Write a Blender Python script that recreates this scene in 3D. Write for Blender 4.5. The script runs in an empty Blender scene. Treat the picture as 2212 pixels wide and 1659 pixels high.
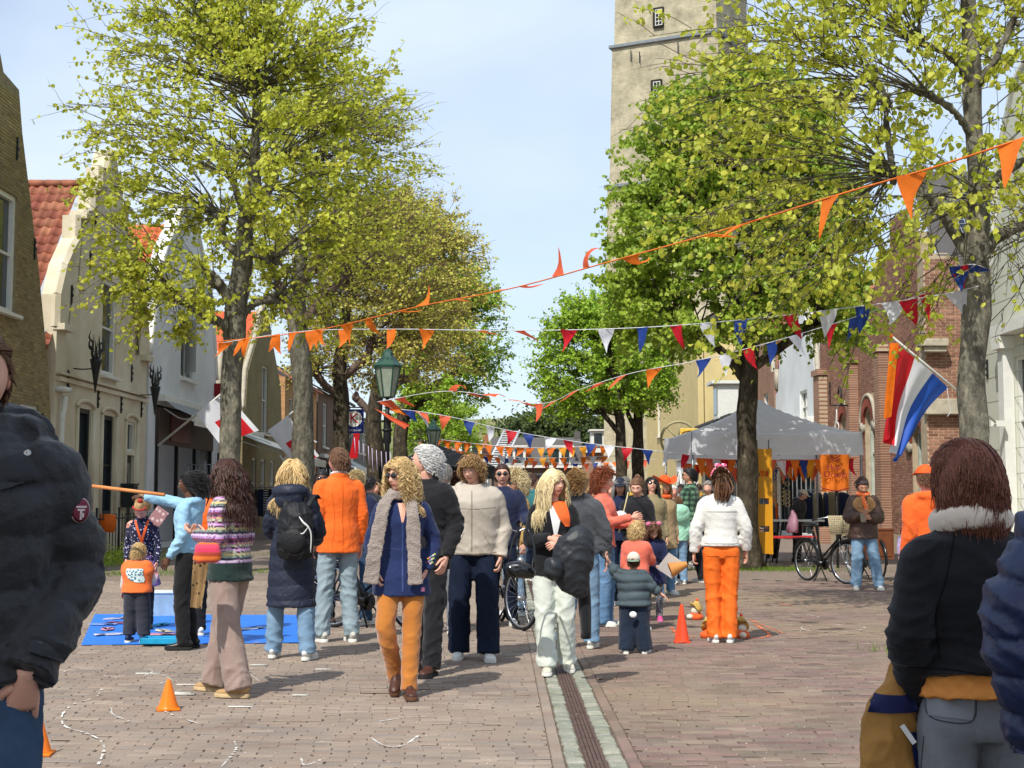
import bpy, math, random
import numpy as np
from mathutils import Vector, Matrix
from mathutils.bvhtree import BVHTree
from mathutils.geometry import tessellate_polygon
PI = math.pi
R = math.radians
sc = bpy.context.scene
col = sc.collection
# ---------------------------------------------------------------- camera
FPX = 3000.0
CH = 1.45
TH = math.atan(242.5 / FPX)
cam = bpy.data.objects.new('camera', bpy.data.cameras.new('camera'))
col.objects.link(cam)
cam.data.sensor_width = 36
cam.data.lens = 36 * FPX / 2212
cam.data.clip_end = 2000
cam.data.clip_start = 0.05
cam.location = (0, 0, CH)
cam.rotation_euler = (PI / 2 + TH, 0, 0)
sc.camera = cam
# ---------------------------------------------------------------- sky and sun
SUN_EL, SUN_ROT = 50.0, 206.0
w = bpy.data.worlds.new('World'); sc.world = w; w.use_nodes = True
nt = w.node_tree; nt.nodes.clear()
def wn(t, **k):
    n = nt.nodes.new(t)
    for a, b in k.items(): setattr(n, a, b)
    return n
sky = wn('ShaderNodeTexSky', sky_type='NISHITA', sun_disc=False)
sky.sun_elevation = R(SUN_EL); sky.sun_rotation = R(SUN_ROT); sky.dust_density = 1.2; sky.ozone_density = 1.6; sky.air_density = 1.0
tc = wn('ShaderNodeTexCoord'); mp = wn('ShaderNodeMapping'); mp.inputs['Scale'].default_value = (1.0, 1.0, 2.2)
no = wn('ShaderNodeTexNoise'); no.inputs['Scale'].default_value = 2.1; no.inputs['Detail'].default_value = 5; no.inputs['Roughness'].default_value = .5; no.inputs['Distortion'].default_value = .25
rp = wn('ShaderNodeValToRGB'); rp.color_ramp.elements[0].position = .38; rp.color_ramp.elements[1].position = .68
rp.color_ramp.elements[0].color = (.40, .40, .40, 1); rp.color_ramp.elements[1].color = (.97, .97, .97, 1)
mx = wn('ShaderNodeMix', data_type='RGBA'); mx.inputs['B'].default_value = (4.8, 5.55, 6.55, 1)
bg = wn('ShaderNodeBackground'); bg.inputs['Strength'].default_value = .14
ow = wn('ShaderNodeOutputWorld')
L = nt.links.new
L(tc.outputs['Generated'], mp.inputs['Vector']); L(mp.outputs[0], no.inputs['Vector']); L(no.outputs['Fac'], rp.inputs['Fac'])
L(rp.outputs['Color'], mx.inputs['Factor']); L(sky.outputs[0], mx.inputs['A']); L(mx.outputs['Result'], bg.inputs['Color']); L(bg.outputs[0], ow.inputs[0])
sun = bpy.data.objects.new('sun', bpy.data.lights.new('sun', 'SUN')); col.objects.link(sun)
sun.data.energy = 3.8; sun.data.angle = R(.6); sun.data.color = (1, .955, .88)
sd = Vector((math.sin(R(SUN_ROT)) * math.cos(R(SUN_EL)), math.cos(R(SUN_ROT)) * math.cos(R(SUN_EL)), math.sin(R(SUN_EL))))
sun.rotation_euler = sd.to_track_quat('Z', 'Y').to_euler()
vs = sc.view_settings; vs.view_transform = 'Standard'; vs.look = 'None'; vs.exposure = 0.32; vs.gamma = 1; vs.use_curve_mapping = False
sc.cycles.max_bounces = 6; sc.cycles.transparent_max_bounces = 8

# ---------------------------------------------------------------- helpers
def P(u, v, Y):
    x = (u - 1106) / FPX; y = (829.5 - v) / FPX
    d = np.array([x, math.cos(TH) - y * math.sin(TH), math.sin(TH) + y * math.cos(TH)])
    return np.array([0, 0, CH]) + d * (Y / d[1])
def Gd(u, v, z=0.0):
    x = (u - 1106) / FPX; y = (829.5 - v) / FPX
    d = np.array([x, math.cos(TH) - y * math.sin(TH), math.sin(TH) + y * math.cos(TH)])
    return np.array([0, 0, CH]) + d * ((z - CH) / d[2])
def lin(h):
    h = h.lstrip('#'); c = [int(h[i:i + 2], 16) / 255 for i in (0, 2, 4)]
    return tuple(x / 12.92 if x < .04045 else ((x + .055) / 1.055) ** 2.4 for x in c)
MC = {}
def mat(key, c, rough=.8, bump=0, bs=40, var=.12, vs_=6, metal=0, spec=.3, c2=None, trans=0, sheen=0, coat=0, emit=None):
    if key in MC: return MC[key]
    if isinstance(c, str): c = lin(c)
    m = bpy.data.materials.new(key); m.use_nodes = True; n = m.node_tree.nodes; l = m.node_tree.links.new
    b = n['Principled BSDF']; b.inputs['Roughness'].default_value = rough; b.inputs['Metallic'].default_value = metal
    b.inputs['Specular IOR Level'].default_value = spec; b.inputs['Sheen Weight'].default_value = sheen; b.inputs['Coat Weight'].default_value = coat
    tx = n.new('ShaderNodeTexCoord')
    nz = n.new('ShaderNodeTexNoise'); nz.inputs['Scale'].default_value = vs_; nz.inputs['Detail'].default_value = 6; nz.inputs['Roughness'].default_value = .65
    l(tx.outputs['Object'], nz.inputs['Vector'])
    if c2 is None: c2 = tuple(x * (1 - 2.2 * var) for x in c); c1 = tuple(min(1, x * (1 + var)) for x in c)
    else:
        if isinstance(c2, str): c2 = lin(c2)
        c1 = c
    r = n.new('ShaderNodeValToRGB'); e = r.color_ramp.elements
    e[0].position = .3; e[1].position = .7; e[0].color = (*c2, 1); e[1].color = (*c1, 1)
    l(nz.outputs['Fac'], r.inputs['Fac']); l(r.outputs['Color'], b.inputs['Base Color'])
    if bump:
        nb = n.new('ShaderNodeTexNoise'); nb.inputs['Scale'].default_value = bs; nb.inputs['Detail'].default_value = 5
        l(tx.outputs['Object'], nb.inputs['Vector'])
        bp = n.new('ShaderNodeBump'); bp.inputs['Strength'].default_value = bump; bp.inputs['Distance'].default_value = .02
        l(nb.outputs['Fac'], bp.inputs['Height']); l(bp.outputs['Normal'], b.inputs['Normal'])
    if trans:
        t = n.new('ShaderNodeBsdfTranslucent'); l(r.outputs['Color'], t.inputs['Color'])
        ms = n.new('ShaderNodeMixShader'); ms.inputs[0].default_value = trans
        l(b.outputs[0], ms.inputs[1]); l(t.outputs[0], ms.inputs[2]); l(ms.outputs[0], n['Material Output'].inputs[0])
    MC[key] = m
    return m
def ramp(n, stops, interp='LINEAR'):
    r = n.new('ShaderNodeValToRGB'); r.color_ramp.interpolation = interp; e = r.color_ramp.elements
    while len(e) < len(stops): e.new(.5)
    for i, (p, c) in enumerate(stops):
        if isinstance(c, str): c = lin(c)
        e[i].position = p; e[i].color = (*c, 1)
    return r
def tonemat(key, stops, rough=.85, bump=.3, bs=25, trans=0, world_var=None, spec=.25, objrand=True, grime=.25, gs=1.2):
    """base colour picked per piece: attribute 'tone' plus the object's own random"""
    if key in MC: return MC[key]
    m = bpy.data.materials.new(key); m.use_nodes = True; n = m.node_tree.nodes; l = m.node_tree.links.new
    b = n['Principled BSDF']; b.inputs['Roughness'].default_value = rough; b.inputs['Specular IOR Level'].default_value = spec
    a = n.new('ShaderNodeAttribute'); a.attribute_name = 'tone'
    src = a.outputs['Fac']
    if objrand:
        oi = n.new('ShaderNodeObjectInfo'); ad = n.new('ShaderNodeMath'); ad.operation = 'ADD'; fr = n.new('ShaderNodeMath'); fr.operation = 'FRACT'
        l(src, ad.inputs[0]); l(oi.outputs['Random'], ad.inputs[1]); l(ad.outputs[0], fr.inputs[0]); src = fr.outputs[0]
    r = ramp(n, stops); l(src, r.inputs['Fac']); out = r.outputs['Color']
    ge = n.new('ShaderNodeNewGeometry')
    if grime:
        nz = n.new('ShaderNodeTexNoise'); nz.inputs['Scale'].default_value = gs; nz.inputs['Detail'].default_value = 8; nz.inputs['Roughness'].default_value = .7
        l(ge.outputs['Position'], nz.inputs['Vector'])
        r2 = ramp(n, [(.3, (1 - grime,) * 3), (.7, (1 + grime * .6,) * 3)]); l(nz.outputs['Fac'], r2.inputs['Fac'])
        mu = n.new('ShaderNodeMix'); mu.data_type = 'RGBA'; mu.blend_type = 'MULTIPLY'; mu.inputs['Factor'].default_value = 1
        l(out, mu.inputs['A']); l(r2.outputs['Color'], mu.inputs['B']); out = mu.outputs['Result']
    if world_var:   # second tint over a broad patchy noise
        nz = n.new('ShaderNodeTexNoise'); nz.inputs['Scale'].default_value = world_var[1]; nz.inputs['Detail'].default_value = 3
        l(ge.outputs['Position'], nz.inputs['Vector'])
        r2 = ramp(n, [(.42, (0, 0, 0)), (.62, (1, 1, 1))]); l(nz.outputs['Fac'], r2.inputs['Fac'])
        mu = n.new('ShaderNodeMix'); mu.data_type = 'RGBA'; mu.blend_type = 'MIX'; f = n.new('ShaderNodeMath'); f.operation = 'MULTIPLY'; f.inputs[1].default_value = world_var[2]
        l(r2.outputs['Color'], f.inputs[0]); l(f.outputs[0], mu.inputs['Factor']); l(out, mu.inputs['A']); mu.inputs['B'].default_value = (*lin(world_var[0]), 1); out = mu.outputs['Result']
    l(out, b.inputs['Base Color'])
    if bump:
        nb = n.new('ShaderNodeTexNoise'); nb.inputs['Scale'].default_value = bs; nb.inputs['Detail'].default_value = 4; l(ge.outputs['Position'], nb.inputs['Vector'])
        bp = n.new('ShaderNodeBump'); bp.inputs['Strength'].default_value = bump; bp.inputs['Distance'].default_value = .01
        l(nb.outputs['Fac'], bp.inputs['Height']); l(bp.outputs['Normal'], b.inputs['Normal'])
    if trans:
        t = n.new('ShaderNodeBsdfTranslucent'); l(out, t.inputs['Color'])
        ms = n.new('ShaderNodeMixShader'); ms.inputs[0].default_value = trans
        l(b.outputs[0], ms.inputs[1]); l(t.outputs[0], ms.inputs[2]); l(ms.outputs[0], n['Material Output'].inputs[0])
    MC[key] = m
    return m

class G:
    """collects vertices and faces, builds ONE mesh object"""
    def __init__(s): s.v = []; s.f = []; s.t = []; s.n = 0
    def add(s, V, F, m=0, tone=0.0):
        V = np.asarray(V, float); F = [np.asarray(f, np.int64) for f in (F if isinstance(F, list) else [F])]
        s.v.append(V)
        for f in F:
            if len(f): s.f.append((f + s.n, m))
        s.t.append(np.full(len(V), tone) if np.isscalar(tone) else np.asarray(tone)); s.n += len(V)
        return s
    def box(s, c, d, m=0, rz=0, tone=0.0, rx=0, ry=0):
        V = np.array([[x, y, z] for x in (-.5, .5) for y in (-.5, .5) for z in (-.5, .5)]) * d
        if rz or rx or ry: V = V @ np.array(Matrix.Rotation(rz, 3, 'Z') @ Matrix.Rotation(ry, 3, 'Y') @ Matrix.Rotation(rx, 3, 'X')).T
        return s.add(V + np.array(c), np.array([[0, 1, 3, 2], [4, 6, 7, 5], [0, 4, 5, 1], [2, 3, 7, 6], [0, 2, 6, 4], [1, 5, 7, 3]]), m, tone)
    def tube(s, Pts, r, m=0, ns=8, caps=True, tone=0.0, n=None, flat=1.0):
        V, F = loft(Pts, r, ns=ns, n=n, caps=caps, flat=flat); return s.add(V, F, m, tone)
    def build(s, name, mats, parent=None, smooth=True, bev=0):
        if not isinstance(mats, (list, tuple)): mats = [mats]
        V = np.concatenate(s.v) if s.v else np.zeros((0, 3))
        me = bpy.data.meshes.new(name); me.vertices.add(len(V)); me.vertices.foreach_set('co', V.astype(np.float32).ravel())
        tot = np.concatenate([np.full(len(f), f.shape[1]) for f, _ in s.f]); loops = np.concatenate([f.ravel() for f, _ in s.f])
        mi = np.concatenate([np.full(len(f), m) if np.isscalar(m) else m for f, m in s.f])
        me.loops.add(len(loops)); me.loops.foreach_set('vertex_index', loops.astype(np.int32))
        me.polygons.add(len(tot)); st = np.zeros(len(tot), np.int32); st[1:] = np.cumsum(tot)[:-1]
        me.polygons.foreach_set('loop_start', st); me.polygons.foreach_set('loop_total', tot.astype(np.int32))
        me.polygons.foreach_set('material_index', mi.astype(np.int32))
        me.polygons.foreach_set('use_smooth', np.full(len(tot), smooth))
        T = np.concatenate(s.t)
        if T.any(): a = me.attributes.new('tone', 'FLOAT', 'POINT'); a.data.foreach_set('value', T.astype(np.float32))
        for m in mats: me.materials.append(m)
        me.update(calc_edges=True); me.validate()
        o = bpy.data.objects.new(name, me); col.objects.link(o)
        if parent is not None: o.parent = parent
        if bev:
            b = o.modifiers.new('b', 'BEVEL'); b.width = bev; b.segments = 2; b.limit_method = 'ANGLE'
        return o
def crs(A, n):
    """catmull-rom resample of rows of A to n rows"""
    A = np.asarray(A, float); k = len(A)
    if k == 2:
        t = np.linspace(0, 1, n)[:, None]; return A[0] * (1 - t) + A[1] * t
    B = np.vstack([2 * A[0] - A[1], A, 2 * A[-1] - A[-2]]); t = np.linspace(0, k - 1, n); i = np.minimum(t.astype(int), k - 2); f = (t - i)[:, None]
    p0, p1, p2, p3 = B[i], B[i + 1], B[i + 2], B[i + 3]
    return .5 * (2 * p1 + (p2 - p0) * f + (2 * p0 - 5 * p1 + 4 * p2 - p3) * f * f + (-p0 + 3 * p1 - 3 * p2 + p3) * f ** 3)
def nrm(a): return a / np.maximum(np.linalg.norm(a, axis=-1, keepdims=True), 1e-9)
def loft(Pts, Rad, ns=12, n=None, ref=None, caps=True, flat=1.0, mod=None, rnd=False):
    Pts = np.asarray(Pts, float); k = len(Pts)
    Rad = np.asarray(Rad, float)
    if Rad.ndim == 0: Rad = np.full((k, 2), float(Rad))
    if Rad.ndim == 1: Rad = np.stack([Rad, Rad * flat], 1)
    if n is None: n = k if k == 2 else (k - 1) * 4 + 1
    if n != k: Pp = crs(Pts, n); Rr = np.maximum(crs(Rad, n), 1e-4)
    else: Pp = Pts; Rr = Rad
    if mod is not None: Rr = Rr * mod(np.linspace(0, 1, n))[:, None]
    if rnd:  # rounded ends
        t = nrm(Pp[-1] - Pp[-2]); r = Rr[-1].min(); Pp = np.vstack([Pp, Pp[-1] + t * r * .5, Pp[-1] + t * r * .8]); Rr = np.vstack([Rr, Rr[-1] * .8, Rr[-1] * .42])
    T = np.gradient(Pp, axis=0); T = nrm(T)
    if ref is None:
        d = np.abs(Pp[-1] - Pp[0]); ref = np.eye(3)[int(np.argmin(d))]
    ref = np.asarray(ref, float)
    S = ref - T * (T @ ref)[:, None]; S = nrm(S); B = np.cross(T, S)
    a = np.linspace(0, 2 * PI, ns, endpoint=False)
    V = Pp[:, None] + S[:, None] * (Rr[:, :1, None] * np.cos(a)[None, :, None]) + B[:, None] * (Rr[:, 1:, None] * np.sin(a)[None, :, None])
    m = len(Pp); V = V.reshape(-1, 3)
    i = np.arange(m - 1)[:, None] * ns; j = np.arange(ns)[None]; j2 = (j + 1) % ns
    F = [np.stack([i + j, i + j2, i + ns + j2, i + ns + j], -1).reshape(-1, 4)]
    if caps:
        c = len(V); V = np.vstack([V, Pp[0], Pp[-1]]); j = np.arange(ns); j2 = (j + 1) % ns
        F.append(np.concatenate([np.stack([j2, j, np.full(ns, c)], -1), np.stack([(m - 1) * ns + j, (m - 1) * ns + j2, np.full(ns, c + 1)], -1)]))
    return V, F
def ell(c, r, nu=16, nv=10, Mx=None):
    th = np.linspace(0, PI, nv + 1)[1:-1]; ph = np.linspace(0, 2 * PI, nu, endpoint=False)
    V = np.stack([np.outer(np.sin(th), np.cos(ph)), np.outer(np.sin(th), np.sin(ph)), np.outer(np.cos(th), np.ones(nu))], -1).reshape(-1, 3)
    V = np.vstack([V, [0, 0, 1], [0, 0, -1]]) * np.asarray(r)
    if Mx is not None: V = V @ np.array(Mx).T
    m = nv - 1; i = np.arange(m - 1)[:, None] * nu; j = np.arange(nu)[None]; j2 = (j + 1) % nu
    Q = np.stack([i + j, i + nu + j, i + nu + j2, i + j2], -1).reshape(-1, 4); j = np.arange(nu); j2 = (j + 1) % nu; a = m * nu
    T = np.concatenate([np.stack([np.full(nu, a), j, j2], -1), np.stack([(m - 1) * nu + j2, (m - 1) * nu + j, np.full(nu, a + 1)], -1)])
    return V + np.asarray(c), [Q, T]
def tag(o, label=None, cat=None, group=None, kind=None):
    if label: o['label'] = label
    if cat: o['category'] = cat
    if group: o['group'] = group
    if kind: o['kind'] = kind
    return o
def thing(name, label, cat, loc=(0, 0, 0), rz=0, group=None):
    o = bpy.data.objects.new(name, None); col.objects.link(o); o.location = loc; o.rotation_euler = (0, 0, rz)
    o.empty_display_size = .1
    return tag(o, label, cat, group)
def inst(src, name, parent=None, loc=(0, 0, 0), rot=None, Mx=None):
    """another object sharing the mesh of src"""
    o = bpy.data.objects.new(name, src.data if hasattr(src, 'data') else src); col.objects.link(o)
    if parent is not None: o.parent = parent
    if Mx is not None: o.matrix_local = Mx
    else:
        o.location = loc
        if rot: o.rotation_euler = rot
    return o
def text(body, name, size, m, parent, Mx, ext=.004, sp=1.0, align='CENTER'):
    c = bpy.data.curves.new(name, 'FONT'); c.body = body; c.size = size; c.extrude = ext; c.align_x = align; c.align_y = 'CENTER'; c.space_character = sp
    to = bpy.data.objects.new('t', c); work.collection.objects.link(to); vl = work.view_layers[0]; vl.update(); dg = vl.depsgraph
    me = bpy.data.meshes.new_from_object(to.evaluated_get(dg)); bpy.data.objects.remove(to); me.materials.clear(); me.materials.append(m); o = bpy.data.objects.new(name, me); col.objects.link(o)
    if parent is not None: o.parent = parent
    o.matrix_local = Mx
    return o
work = bpy.data.scenes.new('work')
def remesh(g, vox, sm=3, fac=.5):
    """voxel-union of the closed lofts in g, smoothed -> V, F"""
    V = np.concatenate(g.v); fs = []
    for f, _ in g.f: fs += f.tolist()
    me = bpy.data.meshes.new('t'); me.from_pydata(V.tolist(), [], fs); ob = bpy.data.objects.new('t', me); work.collection.objects.link(ob)
    r = ob.modifiers.new('r', 'REMESH'); r.mode = 'VOXEL'; r.voxel_size = vox; r.adaptivity = 0
    if sm:
        s = ob.modifiers.new('s', 'SMOOTH'); s.iterations = sm; s.factor = fac
    vl = work.view_layers[0]; vl.update(); dg = vl.depsgraph
    ev = ob.evaluated_get(dg); m2 = ev.to_mesh()
    n = len(m2.vertices); A = np.empty(n * 3, np.float32); m2.vertices.foreach_get('co', A); A = A.reshape(-1, 3).astype(float)
    F = np.empty(len(m2.loops), np.int32); m2.loops.foreach_get('vertex_index', F)
    tot = np.empty(len(m2.polygons), np.int32); m2.polygons.foreach_get('loop_total', tot)
    assert (tot == 4).all(); F = F.reshape(-1, 4).astype(np.int64)
    ev.to_mesh_clear(); bpy.data.objects.remove(ob); bpy.data.meshes.remove(me)
    return A, F
def vnorm(V, F):
    n = np.cross(V[F[:, 2]] - V[F[:, 0]], V[F[:, 3]] - V[F[:, 1]]) if F.shape[1] == 4 else np.cross(V[F[:, 1]] - V[F[:, 0]], V[F[:, 2]] - V[F[:, 0]])
    N = np.zeros_like(V)
    for k in range(3):
        for j in range(F.shape[1]): N[:, k] += np.bincount(F[:, j], n[:, k], len(V))
    return nrm(N)
def wall2d(g, outer, holes, T, thick, m=0, mr=None):
    """polygon with holes, extruded back; T maps (a, z, depth) -> xyz"""
    polys = [[Vector((a, z, 0)) for a, z in outer]] + [[Vector((a, z, 0)) for a, z in h] for h in holes]
    flat = [p for q in polys for p in q]; tri = tessellate_polygon(polys); n = len(flat)
    V = [T(p.x, p.y, 0) for p in flat] + [T(p.x, p.y, thick) for p in flat]
    g.add(V, np.array(tri), m); F = []; o = 0
    for q in polys:
        k = len(q)
        for i in range(k): F.append([o + i, o + (i + 1) % k, n + o + (i + 1) % k, n + o + i])
        o += k
    g.add(V, np.array(F), m if mr is None else mr)
    return g
def hsh(*a):
    x = math.sin(sum(v * k for v, k in zip(a, (12.9898, 78.233, 37.719)))) * 43758.5453
    return x - math.floor(x)
# ================================================================ SETTING
rng = np.random.default_rng(7)
def bricktex(key, c1, c2, mortar, axes='yz', bw=.215, bh=.066, grime=.25, ms=.008, bump=.5):
    if key in MC: return MC[key]
    m = bpy.data.materials.new(key); m.use_nodes = True; n = m.node_tree.nodes; l = m.node_tree.links.new; b = n['Principled BSDF']; b.inputs['Roughness'].default_value = .9; b.inputs['Specular IOR Level'].default_value = .15
    ge = n.new('ShaderNodeNewGeometry'); sp = n.new('ShaderNodeSeparateXYZ'); cb = n.new('ShaderNodeCombineXYZ'); l(ge.outputs['Position'], sp.inputs[0])
    l(sp.outputs[axes[0].upper()], cb.inputs['X']); l(sp.outputs[axes[1].upper()], cb.inputs['Y'])
    t = n.new('ShaderNodeTexBrick'); t.inputs['Scale'].default_value = 1; t.inputs['Brick Width'].default_value = bw; t.inputs['Row Height'].default_value = bh; t.inputs['Mortar Size'].default_value = ms; t.inputs['Bias'].default_value = 0
    t.inputs['Color1'].default_value = (*lin(c1), 1); t.inputs['Color2'].default_value = (*lin(c2), 1); t.inputs['Mortar'].default_value = (*lin(mortar), 1); l(cb.outputs[0], t.inputs['Vector'])
    nz = n.new('ShaderNodeTexNoise'); nz.inputs['Scale'].default_value = .9; nz.inputs['Detail'].default_value = 9; nz.inputs['Roughness'].default_value = .7; l(ge.outputs['Position'], nz.inputs['Vector'])
    r2 = ramp(n, [(.3, (1 - grime,) * 3), (.7, (1 + grime * .6,) * 3)]); l(nz.outputs['Fac'], r2.inputs['Fac'])
    mu = n.new('ShaderNodeMix'); mu.data_type = 'RGBA'; mu.blend_type = 'MULTIPLY'; mu.inputs['Factor'].default_value = 1; l(t.outputs['Color'], mu.inputs['A']); l(r2.outputs['Color'], mu.inputs['B']); l(mu.outputs['Result'], b.inputs['Base Color'])
    bp = n.new('ShaderNodeBump'); bp.invert = True; bp.inputs['Strength'].default_value = bump; bp.inputs['Distance'].default_value = .01; l(t.outputs['Fac'], bp.inputs['Height']); l(bp.outputs['Normal'], b.inputs['Normal'])
    MC[key] = m; return m
M_pave = tonemat('paving_brick', [(0, '#6f5c54'), (.2, '#836c64'), (.4, '#7c6c64'), (.55, '#8a7067'), (.7, '#746a5e'), (.85, '#907e6f'), (1, '#64564f')], rough=.8, bump=.5, bs=60, world_var=('#978669', .28, .42), grime=.28, gs=1.6)
M_paveL = tonemat('paving_brick_pale', [(0, '#827064'), (.2, '#928172'), (.4, '#877a6e'), (.6, '#8e7f71'), (.8, '#7e736b'), (1, '#9e8e7e')], rough=.8, bump=.5, bs=60, world_var=('#a29180', .4, .35), grime=.2, gs=1.6)
M_mort = mat('joint_sand', '#6b5e51', rough=1, bump=.4, bs=80, var=.2, vs_=20)
M_road = bricktex('paving_far', '#83746a', '#918376', '#665c52', axes='xy', bw=.21, bh=.072, grime=.18, ms=.006)
M_cob = tonemat('granite_sett', [(0, '#84857a'), (.3, '#98968a'), (.6, '#8a8c80'), (1, '#a5a193')], bump=.8, bs=70, grime=.3, gs=9, world_var=('#6f7a4d', 6, .25))
M_white = mat('white_paint', '#e4e4df', rough=.6, var=.04, vs_=3)
M_chalk = mat('chalk', '#d8d4cc', rough=1, var=.2, vs_=60)
# ---- ground
g = G(); S = 900
g.add([[-S, -60, -.02], [S, -60, -.02], [S, S, -.02], [-S, S, -.02]], np.array([[0, 1, 2, 3]])); tag(g.build('ground', M_mort), kind='structure')
YB = 24.0
g = G(); g.add([[-30, YB, -.004], [40, YB, -.004], [40, 190, -.004], [-30, 190, -.004]], np.array([[0, 1, 2, 3]])); tag(g.build('street', M_road), kind='structure')
g = G(); g.add([[-30, -6, -.0085], [40, -6, -.0085], [40, YB, -.0085], [-30, YB, -.0085]], np.array([[0, 1, 2, 3]])); pav = tag(g.build('paving', M_mort), kind='structure')
def drx(y): return .462 - .0087 * (y - 7.66)
def brickV(L, W, i=.005, d=.007):
    o = np.array([[-1, -1], [1, -1], [1, 1], [-1, 1]]) * .5
    V = np.vstack([np.c_[o * [L, W], np.full(4, -d)], np.c_[o * [L - 2 * i, W - 2 * i], np.zeros(4)]])
    F = np.array([[4, 5, 6, 7], [0, 1, 5, 4], [1, 2, 6, 5], [2, 3, 7, 6], [3, 0, 4, 7]]); return V, F
ys = np.arange(6.3, YB, .074); cen = []
for r_, y in enumerate(ys):
    x0 = -.40 * y - 1.0; n_ = int((.80 * y + 2.0) / .209)
    x = x0 - (x0 % .209) + np.arange(n_) * .209 + (.1045 if r_ % 2 else 0) + .03 * math.sin(r_ * .37) + rng.normal(0, .003, n_)
    cen.append(np.c_[x, y + .018 * np.sin(x * .9 + y * .35) + .01 * np.sin(x * 2.3 + 1), rng.normal(0, .0022, n_)])
cen = np.concatenate(cen); dd = cen[:, 0] - drx(cen[:, 1])
ad = np.abs(dd) + .1015; cen = cen[ad > .285]; dd = dd[ad > .285]; ad = ad[ad > .285]; cut = (ad - .203) < .246
blen = np.where(cut, (ad - .246) / .203, 1.0); cen[:, 0] += np.where(cut, np.sign(dd) * (.246 + ad - 2 * np.abs(dd)) / 2, 0)
ysd = np.arange(6.5, YB - .2, .209); sol = np.concatenate([np.c_[drx(ysd) + s_ * .207, ysd + .05 * (s_ > 0), rng.normal(0, .002, len(ysd))] for s_ in (-1, 1)])
kp = ~((cen[:, 0] > 8.6) & (cen[:, 1] > 14)); cen = cen[kp]; blen = blen[kp]
cen = np.vstack([cen, sol]); tone = rng.random(len(cen)); rot = rng.normal(0, .012, len(cen)); rot[-len(sol):] += PI / 2; blen = np.r_[blen, np.ones(len(sol))]
left = cen[:, 0] < drx(cen[:, 1])
vis = (np.abs(cen[:, 0]) < .375 * cen[:, 1]) & (cen[:, 1] > 7.3) & (blen > .99)
idx = np.where(vis)[0]; near = idx[np.argsort(cen[idx, 1])][:300]; isn = np.zeros(len(cen), bool); isn[near] = True
prot = []
for k in range(8):
    q = G(); V, F = brickV(.2065, .068, .004 + .001 * (k % 3)); V[4:] += rng.normal(0, .0012, (4, 3)); q.add(V, F, 0)
    q2 = q.build('brick', M_pave if k < 4 else M_paveL, pav, smooth=False); prot.append(q2)
for j, i in enumerate(near):
    p = prot[(j % 4) + (4 if left[i] else 0)] if j < 8 and False else None
    src = prot[int(tone[i] * 4) % 4 + (4 if left[i] else 0)]
    inst(src, 'brick', pav, cen[i], (0, 0, rot[i]))
for p_ in prot: bpy.data.objects.remove(p_)
for sel, m in ((left, M_paveL), (~left, M_pave)):
    ii = np.where(sel & ~isn)[0]; V0, F0 = brickV(.2065, .068, .004); c, s_ = np.cos(rot[ii]), np.sin(rot[ii])
    V = np.empty((len(ii), 8, 3)); V[:, :, 0] = V0[:, 0] * (c * blen[ii])[:, None] - V0[:, 1] * s_[:, None]; V[:, :, 1] = V0[:, 0] * s_[:, None] + V0[:, 1] * c[:, None]; V[:, :, 2] = V0[:, 2]
    V += cen[ii][:, None]; V[:, 4:, 2] += rng.normal(0, .0008, (len(ii), 4)); F = (F0[None] + np.arange(len(ii))[:, None, None] * 8).reshape(-1, 4)
    q = G(); q.add(V.reshape(-1, 3), F, 0, np.repeat(tone[ii], 8)); tag(q.build('brick_field', m, pav, smooth=False), kind='stuff')
# ---- drain with setts on both sides
drain = thing('drain_channel', None, None, (0, 0, 0)); tag(drain, kind='structure')
M_drain = mat('drain_rust', '#5f4b44', rough=.6, var=.2, vs_=12, bump=.3)
for k, y in enumerate(np.arange(6.5, 44, 1.0)):
    q = G()
    for j in range(5): q.box((-.046 + j * .023, .495, -.006), (.017, .985, .016))
    q.box((0, .495, -.011), (.118, .985, .006)); o = q.build('drain_grate', M_drain, drain, smooth=False); o.location = (drx(y), y, 0); o.rotation_euler = (0, 0, .0087)
sett = []
for k in range(6):
    V, F = brickV(.102, .112, .012, .012); V[4:] += rng.normal(0, .003, (4, 3)); q = G(); q.add(V, F); sett.append(q.build('sett', M_cob, drain, smooth=False))
rest = G(); n_ = 0
for y in np.arange(6.6, 40, .118):
    for c_, x in enumerate((-.112, .112)):
        jx, jy = rng.normal(0, .005, 2); loc = (drx(y) + x + jx * .5, y + jy + (.05 if c_ == 1 else 0), rng.normal(0, .003))
        if n_ < 292 and y > 7.2: inst(sett[n_ % 6], 'sett', drain, loc, (0, 0, rng.normal(0, .05))); n_ += 1
        else:
            V, F = brickV(.118, .112, .012, .02); rest.add(V + loc, F, 0, rng.random())
for o in sett: bpy.data.objects.remove(o)
tag(rest.build('sett_field', M_cob, drain, smooth=False), kind='stuff')
# ---- pavement strip at the right
g = G(); z = -.002
V = [[8.6, 14, z], [30, 14, z], [30, YB + 5, z], [7.0, YB + 5, z], [5.6, 20.2, z], [6.6, 18.9, z]]
g.add([[5.5, 20.3, .004], [8.4, 17.2, .004], [9.74, 15.5, .004], [9.74, 29.5, .004], [8.6, 29.5, .004]], np.array([[0, 1, 2], [0, 2, 3], [0, 3, 4]]))
g.add([[8.6, 13.9, .002], [40, 13.9, .002], [40, YB, .002], [8.6, YB, .002]], np.array([[0, 1, 2, 3]]))
tag(g.build('pavement', tonemat('paver_beige', [(0, '#b0a085'), (1, '#b5a68c')], bump=.3, grime=.14, gs=2)), kind='structure')
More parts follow.
